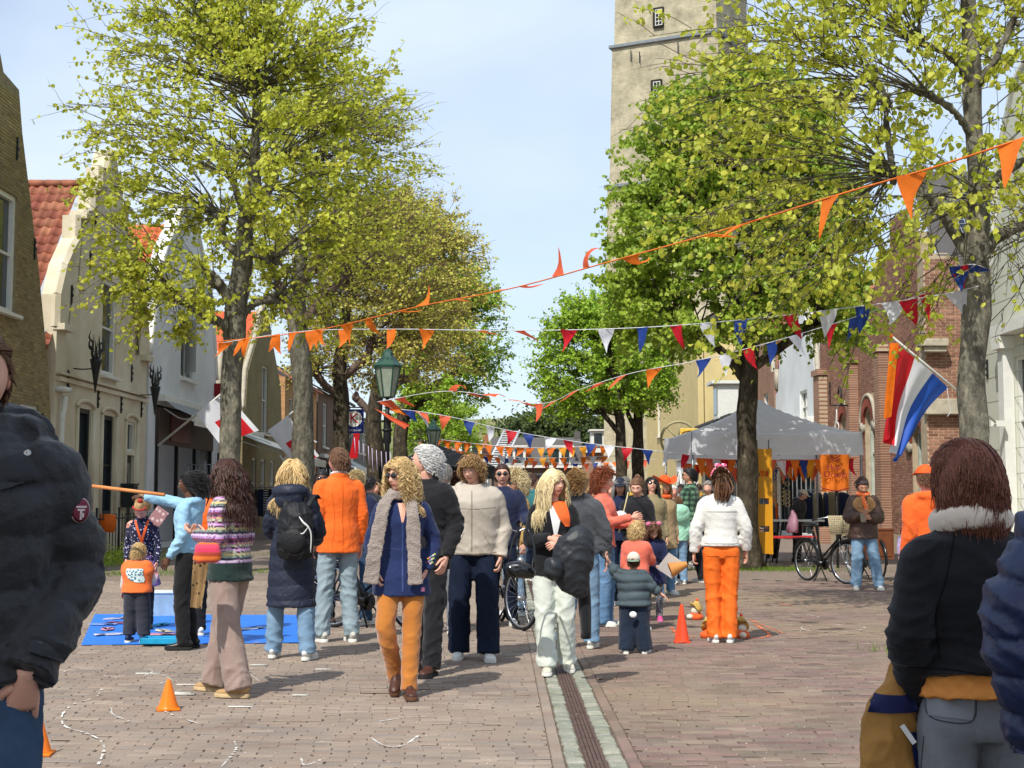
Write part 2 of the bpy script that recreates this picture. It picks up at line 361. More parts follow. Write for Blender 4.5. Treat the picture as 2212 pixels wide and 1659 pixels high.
# ---- chalk, painted lines, grit
def ribbon(g, pts, w, z=.006, rough=.3, n=60):
    p = crs(np.array(pts), n); t = np.gradient(p, axis=0); t = nrm(t); s = np.c_[-t[:, 1], t[:, 0]]
    wd = w * (1 + rough * rng.normal(0, 1, n)); L_ = np.c_[p + s * wd[:, None] / 2, np.full(n, z)]; R_ = np.c_[p - s * wd[:, None] / 2, np.full(n, z)]
    keep = rng.random(n - 1) > .35; i = np.arange(n - 1)[keep]
    g.add(np.vstack([L_, R_]), np.stack([i, i + 1, n + i + 1, n + i], -1))
def gp(l): return [Gd(u, v)[:2] for u, v in l]
g = G()
for l in ([(220, 1490), (205, 1508), (160, 1522), (135, 1545), (140, 1570), (185, 1585), (215, 1600), (225, 1620), (210, 1659)], [(395, 1490), (360, 1505), (345, 1522), (360, 1540), (400, 1555), (430, 1565)],
          [(505, 1600), (510, 1620), (490, 1645), (478, 1659)], [(240, 1530), (245, 1545), (280, 1560)], [(520, 1450), (545, 1462), (560, 1472)], [(300, 1445), (330, 1450), (310, 1462)], [(130, 1455), (160, 1447), (215, 1449)], [(350, 1460), (370, 1470), (345, 1478), (400, 1478)],
          [(800, 1595), (830, 1612), (870, 1612), (905, 1590)], [(650, 1640), (660, 1655), (700, 1640)], [(820, 1560), (870, 1552), (920, 1550)], [(430, 1470), (455, 1462), (440, 1480), (470, 1478)],
          [(1730, 1355), (1780, 1350), (1850, 1352), (1865, 1360), (1800, 1366), (1740, 1362), (1730, 1355)], [(1830, 1395), (1890, 1390), (1940, 1392)], [(1690, 1330), (1740, 1328), (1770, 1334)]):
    ribbon(g, gp(l), .012, z=.006, rough=.5)
tag(g.build('chalk_drawing', M_chalk), 'white chalk squiggles and numbers drawn across the brick paving', 'chalk drawing', kind='stuff')
g = G()
for u, v, L_ in ((410, 1479, .2), (520, 1527, .17), (520, 1447, .16), (320, 1455, .2), (384, 1497, .2), (700, 1446, .15), (560, 1437, .15), (395, 1500, .18), (650, 1502, .12)):
    a = Gd(u, v); g.box((a[0], a[1], .0035), (L_, .055, .003))
tag(g.build('paint_patch', mat('worn_white', '#d9d5c9', var=.2, vs_=40)), 'paving bricks painted white between the chalk lines', 'painted bricks', kind='stuff')
g = G()
for l in ([(1450, 1372), (1560, 1380), (1660, 1375), (1625, 1345)], [(1520, 1322), (1600, 1318)], [(1450, 1355), (1470, 1385)], [(1620, 1340), (1690, 1368)], [(1680, 1303), (1715, 1310)]): ribbon(g, gp(l), .035, rough=.15)
tag(g.build('chalk_lines', mat('orange_chalk', '#e07a50', rough=1, var=.2)), 'orange lines marked on the bricks around the throwing game', 'chalk lines', kind='stuff')
g = G(); n_ = 1500
yy = 7 + 14 * rng.random(n_) ** 1.3; xx = (rng.random(n_) * 2 - 1) * .38 * yy; sz = rng.uniform(.002, .0055, n_)
T0 = np.array([[-1, -.6, 0], [1, -.5, 0], [.1, .9, 0], [0, 0, 1.]]); V = T0[None] * sz[:, None, None] + np.c_[xx, yy, np.full(n_, .001)][:, None]
F = (np.array([[0, 1, 3], [1, 2, 3], [2, 0, 3]])[None] + np.arange(n_)[:, None, None] * 4).reshape(-1, 3); g.add(V.reshape(-1, 3), F)
tag(g.build('grit', mat('grit', '#cfc6b4', var=.3)), 'pale grit scattered in the joints of the paving', 'grit', kind='stuff')
# ---- dunes far behind
g = G(); n_ = 60; X = np.linspace(-160, 160, n_); Yv = np.linspace(0, 60, 12)
H_ = np.array([[150 + y, (9.5 + 2.2 * math.sin(x * .045 + 2.4) + 1.2 * math.sin(x * .12) + .5 * hsh(x, y)) * min(1, (y + 4) / 22)] for x in X for y in Yv]).reshape(n_, 12, 2)
V = np.concatenate([np.broadcast_to(X[:, None, None], (n_, 12, 1)), H_], -1).reshape(-1, 3); i = np.arange(n_ - 1)[:, None] * 12; j = np.arange(11)[None]
g.add(V, np.stack([i + j, i + 12 + j, i + 13 + j, i + j + 1], -1).reshape(-1, 4)); tag(g.build('dune_hills', mat('dune_grass', '#8f8a5e', c2='#4d5a38', rough=1, vs_=.35, bump=.8, bs=3)), kind='structure')

# ================================================================ BUILDINGS
M_glass = mat('window_glass', '#1c2226', rough=.08, spec=.8, var=.3, vs_=.8, c2='#3a444a')
M_frame = mat('window_frame_white', '#dcdcd4', rough=.5, var=.04)
M_dark = mat('dark_frame', '#23292a', rough=.5)
M_iron = mat('wrought_iron', '#191b1c', rough=.5, spec=.5)
M_cream = mat('cream_render', '#ded6c0', rough=.85, bump=.3, bs=14, c2='#c2b698', vs_=.9)
M_rwhite = mat('white_render', '#dfe2e3', rough=.8, bump=.15, bs=20, c2='#c9ccca', vs_=.7)
M_grey = mat('grey_render', '#c5c6b6', rough=.8, bump=.15, bs=10, var=.04, vs_=1)
M_stone = mat('stone', '#b3ab98', rough=.85, bump=.3, bs=25, var=.12)
M_tileR = tonemat('roof_tile_red', [(0, '#7d4a39'), (.3, '#9c5e45'), (.6, '#86493a'), (.85, '#a86e52'), (1, '#6a4438')], rough=.7, bump=.4, bs=20, grime=.4, gs=2.5)
M_tileO = tonemat('roof_tile_orange', [(0, '#c4663a'), (.4, '#d17542'), (.7, '#bd5f36'), (1, '#d98552')], rough=.7, bump=.3, bs=20, grime=.2, gs=2.5)
M_tileP = tonemat('roof_tile_bright', [(0, '#d4643e'), (.5, '#de7449'), (1, '#cc5a38')], rough=.7, bump=.3, bs=20, grime=.12, gs=2.5)
M_tileG = tonemat('roof_tile_grey', [(0, '#4c4a48'), (.5, '#5d5a57'), (1, '#3f3e3d')], rough=.7, bump=.3, bs=20, grime=.2)
M_brY = tonemat('yellow_brick', [(0, '#97865c'), (.25, '#a59468'), (.5, '#8b7c58'), (.75, '#b09f72'), (1, '#80724f')], grime=.3, gs=1.2, world_var=('#5f5a4a', .6, .3))
M_brR = tonemat('brown_brick', [(0, '#8a6252'), (.25, '#9b715e'), (.5, '#80594b'), (.75, '#ab8069'), (1, '#775144')], grime=.25, gs=1.2)
M_morY = mat('mortar_yellow', '#8f8468', rough=1, var=.15); M_morR = mat('mortar_pale', '#b7a68c', rough=1, var=.12)
def sgn(side): return -side          # street-facing normal along x
class Fac:
    """a facade in the plane x = X, street side towards x = 0"""
    def __init__(s, X): s.X = X; s.n = -1.0 if X > 0 else 1.0
    def __call__(s, a, z, d=0): return (s.X - s.n * d, a, z)   # d: depth into the wall
def window(parent, T, a0, a1, z0, z1, bars=(1, 2), fm=M_frame, gm=M_glass, arch=0, sill=True, depth=.12, fw=.07, name='window', topdark=False):
    q = G(); n = T.n
    def bx(a, z, w_, h, d, t, m=0, gg=None): (gg or q).box(T(a, z, d), (t, w_, h), m)
    ac = (a0 + a1) / 2; w_ = a1 - a0; h = z1 - z0; zc = (z0 + z1) / 2
    for a in (a0 + fw / 2, a1 - fw / 2): bx(a, zc, fw, h, depth - .03, .09)
    for z in (z0 + fw / 2, z1 - fw / 2): bx(ac, z, w_ - 2 * fw, fw, depth - .03, .088)
    for k in range(1, bars[0] + 1): bx(a0 + w_ * k / (bars[0] + 1), zc, .035, h - 2 * fw, depth - .01, .05)
    for k in range(1, bars[1] + 1): bx(ac, z0 + h * k / (bars[1] + 1), w_ - 2 * fw, .05, depth - .012, .056)
    f = q.build(name, fm, parent, smooth=False)
    q = G(); bx(ac, zc, w_ - .02, h - .02, depth + .02, .01, 0, q); q.build('pane', gm, f, smooth=False)
    if sill:
        q = G(); q.box(T(ac, z0 - .04, -.05), (.2, w_ + .16, .07)); q.build('sill', M_stone if fm is not M_frame else M_frame, f, smooth=False)
    return f
def rect(a0, a1, z0, z1): return [(a0, z0), (a1, z0), (a1, z1), (a0, z1)]
def archh(a0, a1, z0, z1, rise, n=8):
    ac = (a0 + a1) / 2; w_ = (a1 - a0) / 2
    return [(a0, z0), (a1, z0)] + [(ac + w_ * math.cos(t), z1 - rise + rise * math.sin(t)) for t in np.linspace(0, PI, n)]
def anchor(parent, T, a, z, h=.45):
    q = G(); q.box(T(a, z, -.02), (.03, .045, h)); q.box(T(a, z + h * .32, -.03), (.03, .09, .05)); q.box(T(a, z - h * .3, -.03), (.03, .09, .05)); q.box(T(a, z, -.035), (.04, .07, .06)); q.build('wall_anchor', M_iron, parent, smooth=False)
TM = {}
def tileproto(m, tw, tl):
    k = (m.name, tw)
    if k in TM: return TM[k]
    q = G(); n = 7; x = np.linspace(0, tw * 1.04, n); z = .028 * np.sin(x / tw * 2 * PI - .6) ; V = []
    for yy, dz in ((0, .02), (-tl * 1.12, .035)):
        for a, b in zip(x, z): V.append([a, yy, b + dz])
    for a, b in zip(x, z): V.append([a, -tl * 1.12, b + .012])
    i = np.arange(n - 1); q.add(V, np.concatenate([np.stack([i + n, i + n + 1, i + 1, i], -1), np.stack([i + 2 * n, i + 2 * n + 1, i + n + 1, i + n], -1)]))
    o = q.build('roof_tile', m, smooth=True); me = o.data; bpy.data.objects.remove(o); TM[k] = me; return me
def tiles(parent, O, A, D, na, nd, tw, tl, m, keep=None, limit=300):
    """rows of pantiles: O ridge corner, A unit along ridge, D unit down the slope"""
    me = tileproto(m, tw, tl); N = np.cross(A, -np.array(D)); lst = []
    for r_ in range(nd):
        for c in range(na):
            p = np.array(O) + np.array(A) * c * tw + np.array(D) * r_ * tl
            if keep is None or keep(p): lst.append((np.hypot(p[0], p[1]), p))
    lst.sort(key=lambda t: t[0]); B = np.stack([A, -np.array(D), N], 1)
    rest = G(); n = len(me.vertices); V0 = np.array([v.co for v in me.vertices]); F0 = np.array([list(p.vertices) for p in me.polygons])
    for k, (_, p) in enumerate(lst):
        if k < limit:
            Mx = Matrix([[*B[0], p[0]], [*B[1], p[1]], [*B[2], p[2] + rng.normal(0, .004)], [0, 0, 0, 1]]); inst(me, 'roof_tile', parent, Mx=Mx)
        else: rest.add(V0 @ B.T + p, F0, 0, rng.random())
    if rest.n: tag(rest.build('roof_tile_field', m, parent), kind='stuff')
def brickwall(parent, T, a0, a1, z0, z1, m, holes=(), span=None, L_=.215, H_=.066, limit=300, front=True, near=0.0, proud=.008, A='y'):
    """bricks as pieces over a facade; T(a, z, depth)"""
    V0 = []; lst = []; rest = G(); nrow = int((z1 - z0) / H_)
    for r_ in range(nrow):
        z = z0 + (r_ + .5) * H_; s0, s1 = span(z) if span else (a0, a1)
        iv = [(s0, s1)]
        for (h0, h1, k0, k1) in holes:
            if k0 - .03 < z < k1 + .03:
                nv = []
                for p, q in iv:
                    if h1 <= p or h0 >= q: nv.append((p, q))
                    else:
                        if h0 > p: nv.append((p, h0))
                        if h1 < q: nv.append((h1, q))
                iv = nv
        off = (r_ % 2) * L_ / 2
        for p, q in iv:
            k = math.floor((p - off) / L_)
            while k * L_ + off < q:
                b0 = max(p, k * L_ + off + .006); b1 = min(q, (k + 1) * L_ + off - .006); k += 1
                if b1 - b0 < .03: continue
                lst.append((abs((b0 + b1) / 2 - near), (b0 + b1) / 2, z, b1 - b0))
    full = [l for l in lst if l[3] > L_ - .02]; full.sort(); pick = set(id(l) for l in full[:limit])
    h = H_ - .012
    def bv(w_, hh=h):
        i = .004; o = np.array([[-1, -1], [1, -1], [1, 1], [-1, 1]]) * .5
        return np.vstack([np.c_[o * [w_, hh], np.zeros(4)], np.c_[o * [w_ - 2 * i, hh - 2 * i], np.full(4, proud)]])
    F0 = np.array([[4, 5, 6, 7], [0, 1, 5, 4], [1, 2, 6, 5], [2, 3, 7, 6], [3, 0, 4, 7]])
    org = np.array(T(0, 0, 0)); ea = np.array(T(1, 0, 0)) - org; ez = np.array(T(0, 1, 0)) - org; en = np.array(T(0, 0, -1)) - org
    B = np.stack([ea, ez, en], 1); q = G(); q.add(bv(L_ - .012) @ B.T, F0); o = q.build('brick', m, smooth=False); me = o.data; bpy.data.objects.remove(o)
    for l in lst:
        c = org + ea * l[1] + ez * l[2]
        if id(l) in pick: inst(me, 'brick', parent, c)
        else: rest.add(bv(l[3]) @ B.T + c, F0, 0, rng.random())
    if rest.n: tag(rest.build('brick_field', m, parent, smooth=False), kind='stuff')
def sideT(Y, X0, n=1):
    """wall facing the camera (normal -y) at y = Y"""
    def T(a, z, d=0): return (a, Y + d, z)
    T.n = n; return T

# ---- leftmost yellow brick house
XL = -9.8; TL = Fac(XL)
h = thing('brick_house', 'yellow brick house with dark curved gable edge at the left edge of the photo', 'house', (XL, 28, 0))
def at(o, l): l2 = Vector(l); return l2
def reloc(root):
    """children were built in world coordinates: keep them there"""
    for c in root.children: c.location = Vector(c.location) - Vector(root.location)
ho = [(22.5, 0), (29.45, 0), (29.45, 3.2), (29.2, 4.2), (28.9, 5.0), (28.45, 6.2), (27.9, 7.4), (27.3, 8.7), (27.05, 9.5), (26.2, 9.6), (26.0, 9.9), (25.2, 9.9), (24.9, 8.7), (23.5, 6), (22.5, 3.2)]
whole = [(26.0, 27.15, 5.0, 7.35), (27.6, 28.7, .9, 3.3), (25.2, 26.4, .9, 3.3)]
g = G(); wall2d(g, ho, [rect(*x[:2], *x[2:]) for x in whole], TL, .3); g.build('wall', M_morY, h, smooth=False)
edge = [(a, z) for a, z in ho[2:9]]
q = G(); q.tube([TL(a, z + .02, .1) for a, z in edge], .09, ns=6); q.build('gable_coping', mat('old_coping', '#4b463c', bump=.5, bs=10), h)
def spL(z):
    pts = ho[1:9]
    for (a, z0), (b, z1) in zip(pts[:-1], pts[1:]):
        if z0 <= z < z1: return (24.5, a + (b - a) * (z - z0) / (z1 - z0) - .03)
    return (24.9, 27.0)
brickwall(h, TL, 24.5, 29.4, .1, 9.4, M_brY, whole, spL, near=29.4)
for x in whole: window(h, TL, *x, bars=(0, 1), fw=.1)
for a, z in ((28.15, 6.5), (27.0, 8.3), (28.9, 2.95)): anchor(h, TL, a, z)
q = G(); q.add([(XL - .3, 29.35, 3.3), (XL - 8, 29.35, 3.3), (XL - 8, 26, 9.3), (XL - .3, 26, 9.3)], np.array([[0, 1, 2, 3]])); q.build('roof', M_tileR, h); reloc(h)

# ---- cream stepped gable
h = thing('gabled_house', 'cream rendered house with scrolled stepped gable and red pantiles', 'house', (XL, 33.4, 0))
half = [(29.7, 0), (29.7, 5.1), (29.72, 5.8), (30.1, 6.5), (30.62, 7.0), (30.95, 7.25), (30.95, 7.78), (31.5, 7.78), (31.5, 8.0), (32.0, 8.1), (32.0, 8.62), (32.55, 8.62), (32.55, 9.25), (32.95, 9.3), (33.15, 9.75), (33.4, 9.9)]
ho = half + [(66.8 - a, z) for a, z in half[::-1][1:]]
win = [(33.0, 34.2, 4.35, 6.7)]; gw = [(31.3, 32.3, 1.1, 3.45), (33.2, 34.2, 1.0, 3.4), (35.3, 36.1, 2.6, 3.35), (35.3, 36.1, .2, 2.5)]
g = G(); wall2d(g, ho[::1], [rect(*x) for x in win + gw], TL, .35); wl = g.build('wall', M_cream, h, smooth=False)
q = G()
for sg in (0, 1):
    f = (lambda a: a) if sg == 0 else (lambda a: 66.8 - a)
    for (a, z), (b, z2) in zip(half[1:-1], half[2:]):
        q.add(*loft([TL(f(a), z, .03), TL(f(b), z2, .03)], [(.07, .1)] * 2, ns=4, n=2, ref=(0, 1, 0)))
    for a, z, w_ in ((30.0, 5.1, .65), (31.3, 7.8, .5), (32.3, 8.66, .55), (31.0, 6.15, .4)): q.box(TL(f(a), z, -.05), (.26, w_, .14))
    # recessed scroll panels
    for a, z0, z1 in ((30.75, 5.15, 6.2), (31.35, 6.2, 7.7)): q.add([TL(f(a - .3), z0, -.02), TL(f(a + .15), z0, -.12), TL(f(a), z1, -.12), TL(f(a - .05), z1, -.02)], np.array([[0, 1, 2, 3]]))
for k in range(24): q.box(TL(29.75 + .305 * k + .15, 3.95, -.04), (.1, .3, .1)) if k in () else None
q.box(TL(33.4, 3.98, -.03), (.1, 7.3, .09)); q.box(TL(33.4, 4.1, -.05), (.14, 7.38, .05))
q.build('moulding', M_cream, h, smooth=False)
q = G()
for x in gw[:2] + [(35.25, 36.15, 0, 3.35)]:
    pts = [TL((x[0] + x[1]) / 2 + (x[1] - x[0] + .3) / 2 * math.cos(t), x[3] + .02 + .16 * math.sin(t), -.03) for t in np.linspace(0, PI, 9)]
    q.tube(pts, .055, ns=6)
    for a in (x[0] - .1, x[1] + .1): q.box(TL(a, (x[2] + x[3]) / 2, -.02), (.07, .1, x[3] - x[2]))
q.build('window_surround', M_cream, h)
window(h, TL, *win[0], bars=(0, 1), fm=M_frame, fw=.12)
for x in gw[:2]: window(h, TL, *x, bars=(0, 1), fm=M_dark, fw=.1)
window(h, TL, *gw[2], bars=(0, 0), fm=M_frame, sill=False, fw=.06)
q = G(); q.box(TL(35.7, 1.35, .12), (.05, .8, 2.3)); d = q.build('door', mat('door_black', '#202524', rough=.4), h, smooth=False)
q = G(); q.box(TL(35.7, 1.75, .08), (.03, .5, 1.1)); q.build('pane', M_glass, d, smooth=False)
q = G(); q.box(TL(35.45, 1.3, .06), (.06, .04, .14)); q.build('handle', mat('brass', '#9a8250', metal=1, rough=.3), d)
for a, z in ((31.9, 6.9), (34.9, 6.9), (32.2, 8.0), (30.6, 5.9), (30.5, 4.0), (32.75, 3.75), (34.7, 3.75), (36.6, 3.75), (35.6, 4.6)): anchor(h, TL, a, z)
q = G(); q.tube([TL(30.0, 3.6, -.12), TL(29.95, 3.3, -.12), TL(29.9, 2.9, -.1), TL(29.9, 0, -.1)], .06); q.box(TL(29.95, 3.75, -.1), (.2, .5, .1)); q.build('downpipe', M_frame, h)
q = G(); q.box(TL(35.0, 1.45, -.2), (.3, .35, .55)); q.box(TL(35.0, 1.75, -.2), (.36, .4, .04)); q.build('letter_box', M_dark, h, smooth=False)
rg, ev = np.array([XL - .35, 33.4, 9.0]), np.array([XL - .35, 29.55, 4.75]); D = (ev - rg) / np.linalg.norm(ev - rg)
q = G(); q.add([rg + [0, 0, -.03], rg + [-9, 0, -.03], ev + [-9, 0, -.03], ev + [0, 0, -.03]], np.array([[0, 1, 2, 3]])); q.add([rg + [0, 0, -.03], rg + [-9, 0, -.03], (XL - 9.35, 37.2, 4.75), (XL - .35, 37.2, 4.75)], np.array([[0, 1, 2, 3]]))
rf = q.build('roof', M_tileR, h, smooth=False)
tiles(rf, rg + [-6.2 + .35, 0, 0], [1, 0, 0], D, 26, 18, .235, .33, M_tileR, keep=lambda p: p[0] > -13.6)
q = G()
for k in range(14): q.tube([rg + [-.4 * k, 0, .05], rg + [-.4 * k - .42, 0, .06]], .1, ns=8)
q.build('ridge_tile', M_tileR, rf); 
q = G(); q.add([ev + [.12, -.1, .0], ev + [-.35, -.1, -.02], rg + [-.35, -.1, -.0], rg + [.12, -.1, .02]], np.array([[0, 1, 2, 3]])); q.build('lead_flashing', mat('lead', '#a9b3bd', rough=.5), rf); reloc(h)
# wall sculptures
for k, (y, z, lab) in enumerate(((30.9, 4.5, 'black iron antler torch bracket on the front of the cream house'), (36.1, 4.3, 'black iron antler torch bracket by the corner of the white house'))):
    t = thing('wall_sculpture', lab, 'wall sculpture', (XL + .5, y, z), 0, 'antler sculptures on the house fronts')
    q = G(); q.tube([(0, 0, -.75), (0, 0, -.3), (0, 0, 0)], [.01, .08, .14], ns=10); q.build('cone', M_iron, t)
    q = G(); q.tube([(0, 0, -.2), (-.3, .02, -.22), (-.5, .02, -.2)], .015); q.build('bracket', M_iron, t)
    for s_ in (-1, 1):
        q = G()
        q.tube([(s_ * .03, s_ * .06, -.02), (s_ * .03, s_ * .2, .12), (0, s_ * .24, .32), (0, s_ * .2, .55)], [.035, .03, .025, .005], ns=6)
        for a, b in ((.15, .05), (.35, .2), (.2, .3)): q.tube([(0, s_ * .2, a), (s_ * .05, s_ * .36, a + .1), (0, s_ * .42, a + .25)], [.025, .02, .003], ns=5)
        q.tube([(0, s_ * .1, .0), (0, s_ * .04, .2), (0, s_ * .08, .42)], [.03, .02, .004], ns=5); q.build('antler', M_iron, t)

# ---- white bell gable with shop
h = thing('shop_house', 'white rendered bell gable house with shop front below and orange roof', 'house', (XL, 41.5, 0))
half = [(37.35, 0), (37.35, 5.3), (37.6, 6.0), (37.8, 6.6), (38.15, 7.5), (38.9, 8.5), (39.9, 9.2), (40.4, 9.7), (40.6, 10.3), (41.6, 10.5)]
ho = half + [(83.2 - a, z) for a, z in half[::-1][1:]]
sw = [(40.9, 42.7, 4.95, 6.8)]
g = G(); wall2d(g, ho, [rect(*sw[0]), rect(38.2, 45.2, .15, 3.95)], TL, .35); g.build('wall', M_rwhite, h, smooth=False)
q = G(); q.tube([TL(a, z, 0) for a, z in ho[1:-1]], .09, ns=6, n=60); q.build('gable_coping', M_white, h)
window(h, TL, *sw[0], bars=(1, 0), fw=.09)
q = G(); q.box((XL + .15, 41.55, 5.95), (.04, .75, 1.6), rz=.7); q.build('open_casement', M_frame, h, smooth=False)
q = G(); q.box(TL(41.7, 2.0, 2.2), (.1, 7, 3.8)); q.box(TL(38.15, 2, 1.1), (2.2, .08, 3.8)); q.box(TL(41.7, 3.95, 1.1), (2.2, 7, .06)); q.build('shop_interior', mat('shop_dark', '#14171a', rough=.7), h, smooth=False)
q = G(); q.box(TL(41.7, 3.4, -.03), (.1, 7.0, 1.0)); q.build('fascia_board', mat('fascia_brown', '#4d4038', rough=.6), h, smooth=False)
q = G(); q.box(TL(40.6, 3.4, -.1), (.05, 2.3, .8)); q.build('sign_panel', mat('sign_dark_red', '#5e2820', rough=.5), h, smooth=False)
for a in (38.3, 40.6, 42.9, 45.1):
    q = G(); q.box(TL(a, 1.5, .0), (.1, .12, 3.0)); q.build('post', M_dark, h, smooth=False)
for z in (7.2,): anchor(h, TL, 44.6, z)
rg, ev = np.array([XL - .35, 41.3, 9.6]), np.array([XL - .35, 37.3, 5.0]); D = (ev - rg) / np.linalg.norm(ev - rg)
q = G(); q.add([rg + [0, 0, -.03], rg + [-9, 0, -.03], ev + [-9, 0, -.03], ev + [0, 0, -.03]], np.array([[0, 1, 2, 3]])); q.add([rg, rg + [-9, 0, 0], (XL - 9, 45.6, 5), (XL - .35, 45.6, 5)], np.array([[0, 1, 2, 3]])); rf = q.build('roof', M_tileO, h, smooth=False)
tiles(rf, rg + [-4.5 + .35, 0, 0], [1, 0, 0], D, 19, 19, .235, .33, M_tileO, keep=lambda p: p[0] > -13.5)
reloc(h)
def awning(label, y0, y1, z, out, drop, m, Xp=XL, group='shop awnings'):
    n = 1 if Xp < 0 else -1; t = thing('awning', label, 'awning', (Xp, (y0 + y1) / 2, z), 0, group); w_ = y1 - y0
    q = G(); q.box((n * .12, 0, .02), (.24, w_ + .1, .2)); q.build('cassette', M_frame, t, smooth=False, bev=.02)
    q = G(); k = 12; a = np.linspace(-w_ / 2, w_ / 2, k); V = []
    for i_, (d, zz) in enumerate(((.15, .0), (out * .5, -drop * .48 - .04), (out, -drop))):
        V += [[n * d, y, zz + .012 * math.sin(y * 5)] for y in a]
    i = np.arange(k - 1); F = np.concatenate([np.stack([r * k + i, r * k + i + 1, (r + 1) * k + i + 1, (r + 1) * k + i], -1) for r in (0, 1)]); q.add(V, F); q.build('canopy', m, t)
    q = G(); q.box((n * out, 0, -drop - .06), (.1, w_, .15)); q.box((n * (out + .03), 0, -drop - .18), (.01, w_, .14)); q.build('front_bar', M_frame, t, smooth=False)
    for y in (-w_ / 2 + .3, w_ / 2 - .3):
        q = G(); q.tube([(n * .1, y, -.25), (n * out * .6, y + .05, -drop * .4 - .35), (n * out, y, -drop)], .02); q.build('arm', M_frame, t)
    return t
M_awng = mat('awning_grey', '#a8acaa', rough=.7, trans=.25); M_awnw = mat('awning_white', '#dcdfde', rough=.7, trans=.25)
awning('grey awning half folded over the shop in the white house', 38.3, 45.0, 4.15, 1.0, .5, M_awng)
awning('grey fabric awning sloping over the clothes rack by the second tree', 46.5, 53.5, 3.75, 2.6, .95, M_awng)
# generic far houses
def house(name, label, side, y0, y1, ze, zr, wm, roofm, gable=True, rows=(), shop=None, X=9.8, fr=M_frame, cat='house', step=False, depth=9):
    Xp = side * X; T = Fac(Xp); h = thing(name, label, cat, (Xp, (y0 + y1) / 2, 0)); yc = (y0 + y1) / 2
    if gable:
        ho = [(y0, 0), (y0, ze)]
        if step: 
            k = 5
            for j in range(k): a = y0 + (yc - .5 - y0) * j / k; b = y0 + (yc - .5 - y0) * (j + 1) / k; z = ze + (zr - ze) * (j + 1) / k; ho += [(a, z), (b, z)]
            ho += [(yc - .5, zr + .5)]
        else: ho += [(y0 + .5, ze + .1), (y0 + .8, ze + (zr - ze) * .35), (y0 + (yc - y0) * .6, ze + (zr - ze) * .7), (yc - .5, zr), (yc, zr + .15)]
        ho = ho + [(2 * yc - a, z) for a, z in ho[::-1] if a < yc]
    else: ho = [(y0, 0), (y0, ze), (y1, ze), (y1, 0)]
    holes = [x for x in rows]
    if shop: holes.append(shop)
    g = G(); wall2d(g, ho, [rect(*x) for x in holes], T, .3); g.build('wall', wm, h, smooth=False)
    n = T.n; xb = Xp - n * depth
    q = G(); q.box(((Xp + xb) / 2 - n * .17, y0 + .1, ze / 2), (depth - .36, .2, ze)); q.box(((Xp + xb) / 2 - n * .17, y1 - .1, ze / 2), (depth - .36, .2, ze)); 
    q.add([(Xp - n * .31, y0 + .02, 0), (Xp - n * .31, y1, 0), (Xp - n * .31, y1, ze), (Xp - n * .31, y0, ze)], np.array([[0, 1, 2, 3]])); q.build('side_wall', wm, h, smooth=False)
    q = G()
    if gable:
        q.add([(Xp - n * .3, y0, ze), (xb, y0, ze), (xb, yc, zr), (Xp - n * .3, yc, zr), (xb, y1, ze), (Xp - n * .3, y1, ze)], np.array([[0, 1, 2, 3], [3, 2, 4, 5]]))
    else:
        xm = Xp - n * depth / 2; q.add([(Xp + n * .25, y0, ze - .05), (Xp + n * .25, y1, ze - .05), (xm, y1, zr), (xm, y0, zr), (xb, y0, ze), (xb, y1, ze)], np.array([[0, 1, 2, 3], [3, 2, 5, 4]])); q.add([(Xp - n * .1, y0 + .02, ze), (xm, y0 + .02, zr), (xb, y0 + .02, ze)], np.array([[0, 1, 2]]))
        q.box((Xp + n * .25, yc, ze), (.14, y1 - y0, .12))
    r_ = q.build('roof', roofm, h, smooth=False)
    if gable:
        for yy in (y0 + .05,):
            q = G(); q.tube([T(a, z + .03, .12) for a, z in ho[1:-1]], .1, ns=6, n=len(ho) - 2); q.build('gable_coping', M_stone, h)
    for x in rows: window(h, T, *x, bars=(1, 1), fm=fr)
    if shop:
        q = G(); q.box(T((shop[0] + shop[1]) / 2, (shop[2] + shop[3]) / 2, .2), (.05, shop[1] - shop[0], shop[3] - shop[2])); sf = q.build('shop_window', M_glass, h, smooth=False)
        q = G(); k = max(2, int((shop[1] - shop[0]) / 1.4))
        for j in range(k + 1): q.box(T(shop[0] + (shop[1] - shop[0]) * j / k, (shop[2] + shop[3]) / 2, .1), (.1, .1, shop[3] - shop[2]))
        q.build('mullions', M_dark, sf, smooth=False)
    reloc(h); return h
B_yel = bricktex('brick_yellow_far', '#a8946a', '#b8a67a', '#b8ab8c'); B_dk = bricktex('brick_dark_far', '#5f4a40', '#6d564a', '#8a7c6c'); B_or = bricktex('brick_orange_far', '#b08458', '#bf9364', '#c2ad88'); B_ol = bricktex('brick_olive_far', '#857a58', '#938762', '#9a8f74')
B_rd = bricktex('brick_red_far', '#8a6152', '#9b715e', '#b7a68c')
house('small_gable_house', 'narrow white gabled house next to the bell gable shop', -1, 45.9, 49.2, 4.2, 6.3, M_rwhite, M_tileR, rows=[(47, 48, 3.5, 4.6)], depth=3, shop=(46.2, 48.9, .2, 2.9))
hs = house('brick_gable_house', 'olive brick house with stone edged gable and bright orange roof', -1, 50.5, 59.5, 4.6, 8.8, B_ol, M_tileP, rows=[(54.3, 55.6, 3.9, 6.6), (52.4, 53.3, 1, 2.9), (54.3, 55.2, 1, 2.9), (56.4, 57.3, 1, 2.9)])
rg, ev = np.array([XL - .35, 55.0, 8.85]), np.array([XL - .35, 50.4, 4.6]); D = (ev - rg) / np.linalg.norm(ev - rg)
rfo = [c for c in hs.children if c.name.startswith('roof')][0]; Lh = Vector(hs.location)
tiles(rfo, rg + [-3.6, 0, .03] - np.array(Lh), [1, 0, 0], D, 13, 14, .28, .42, M_tileP)
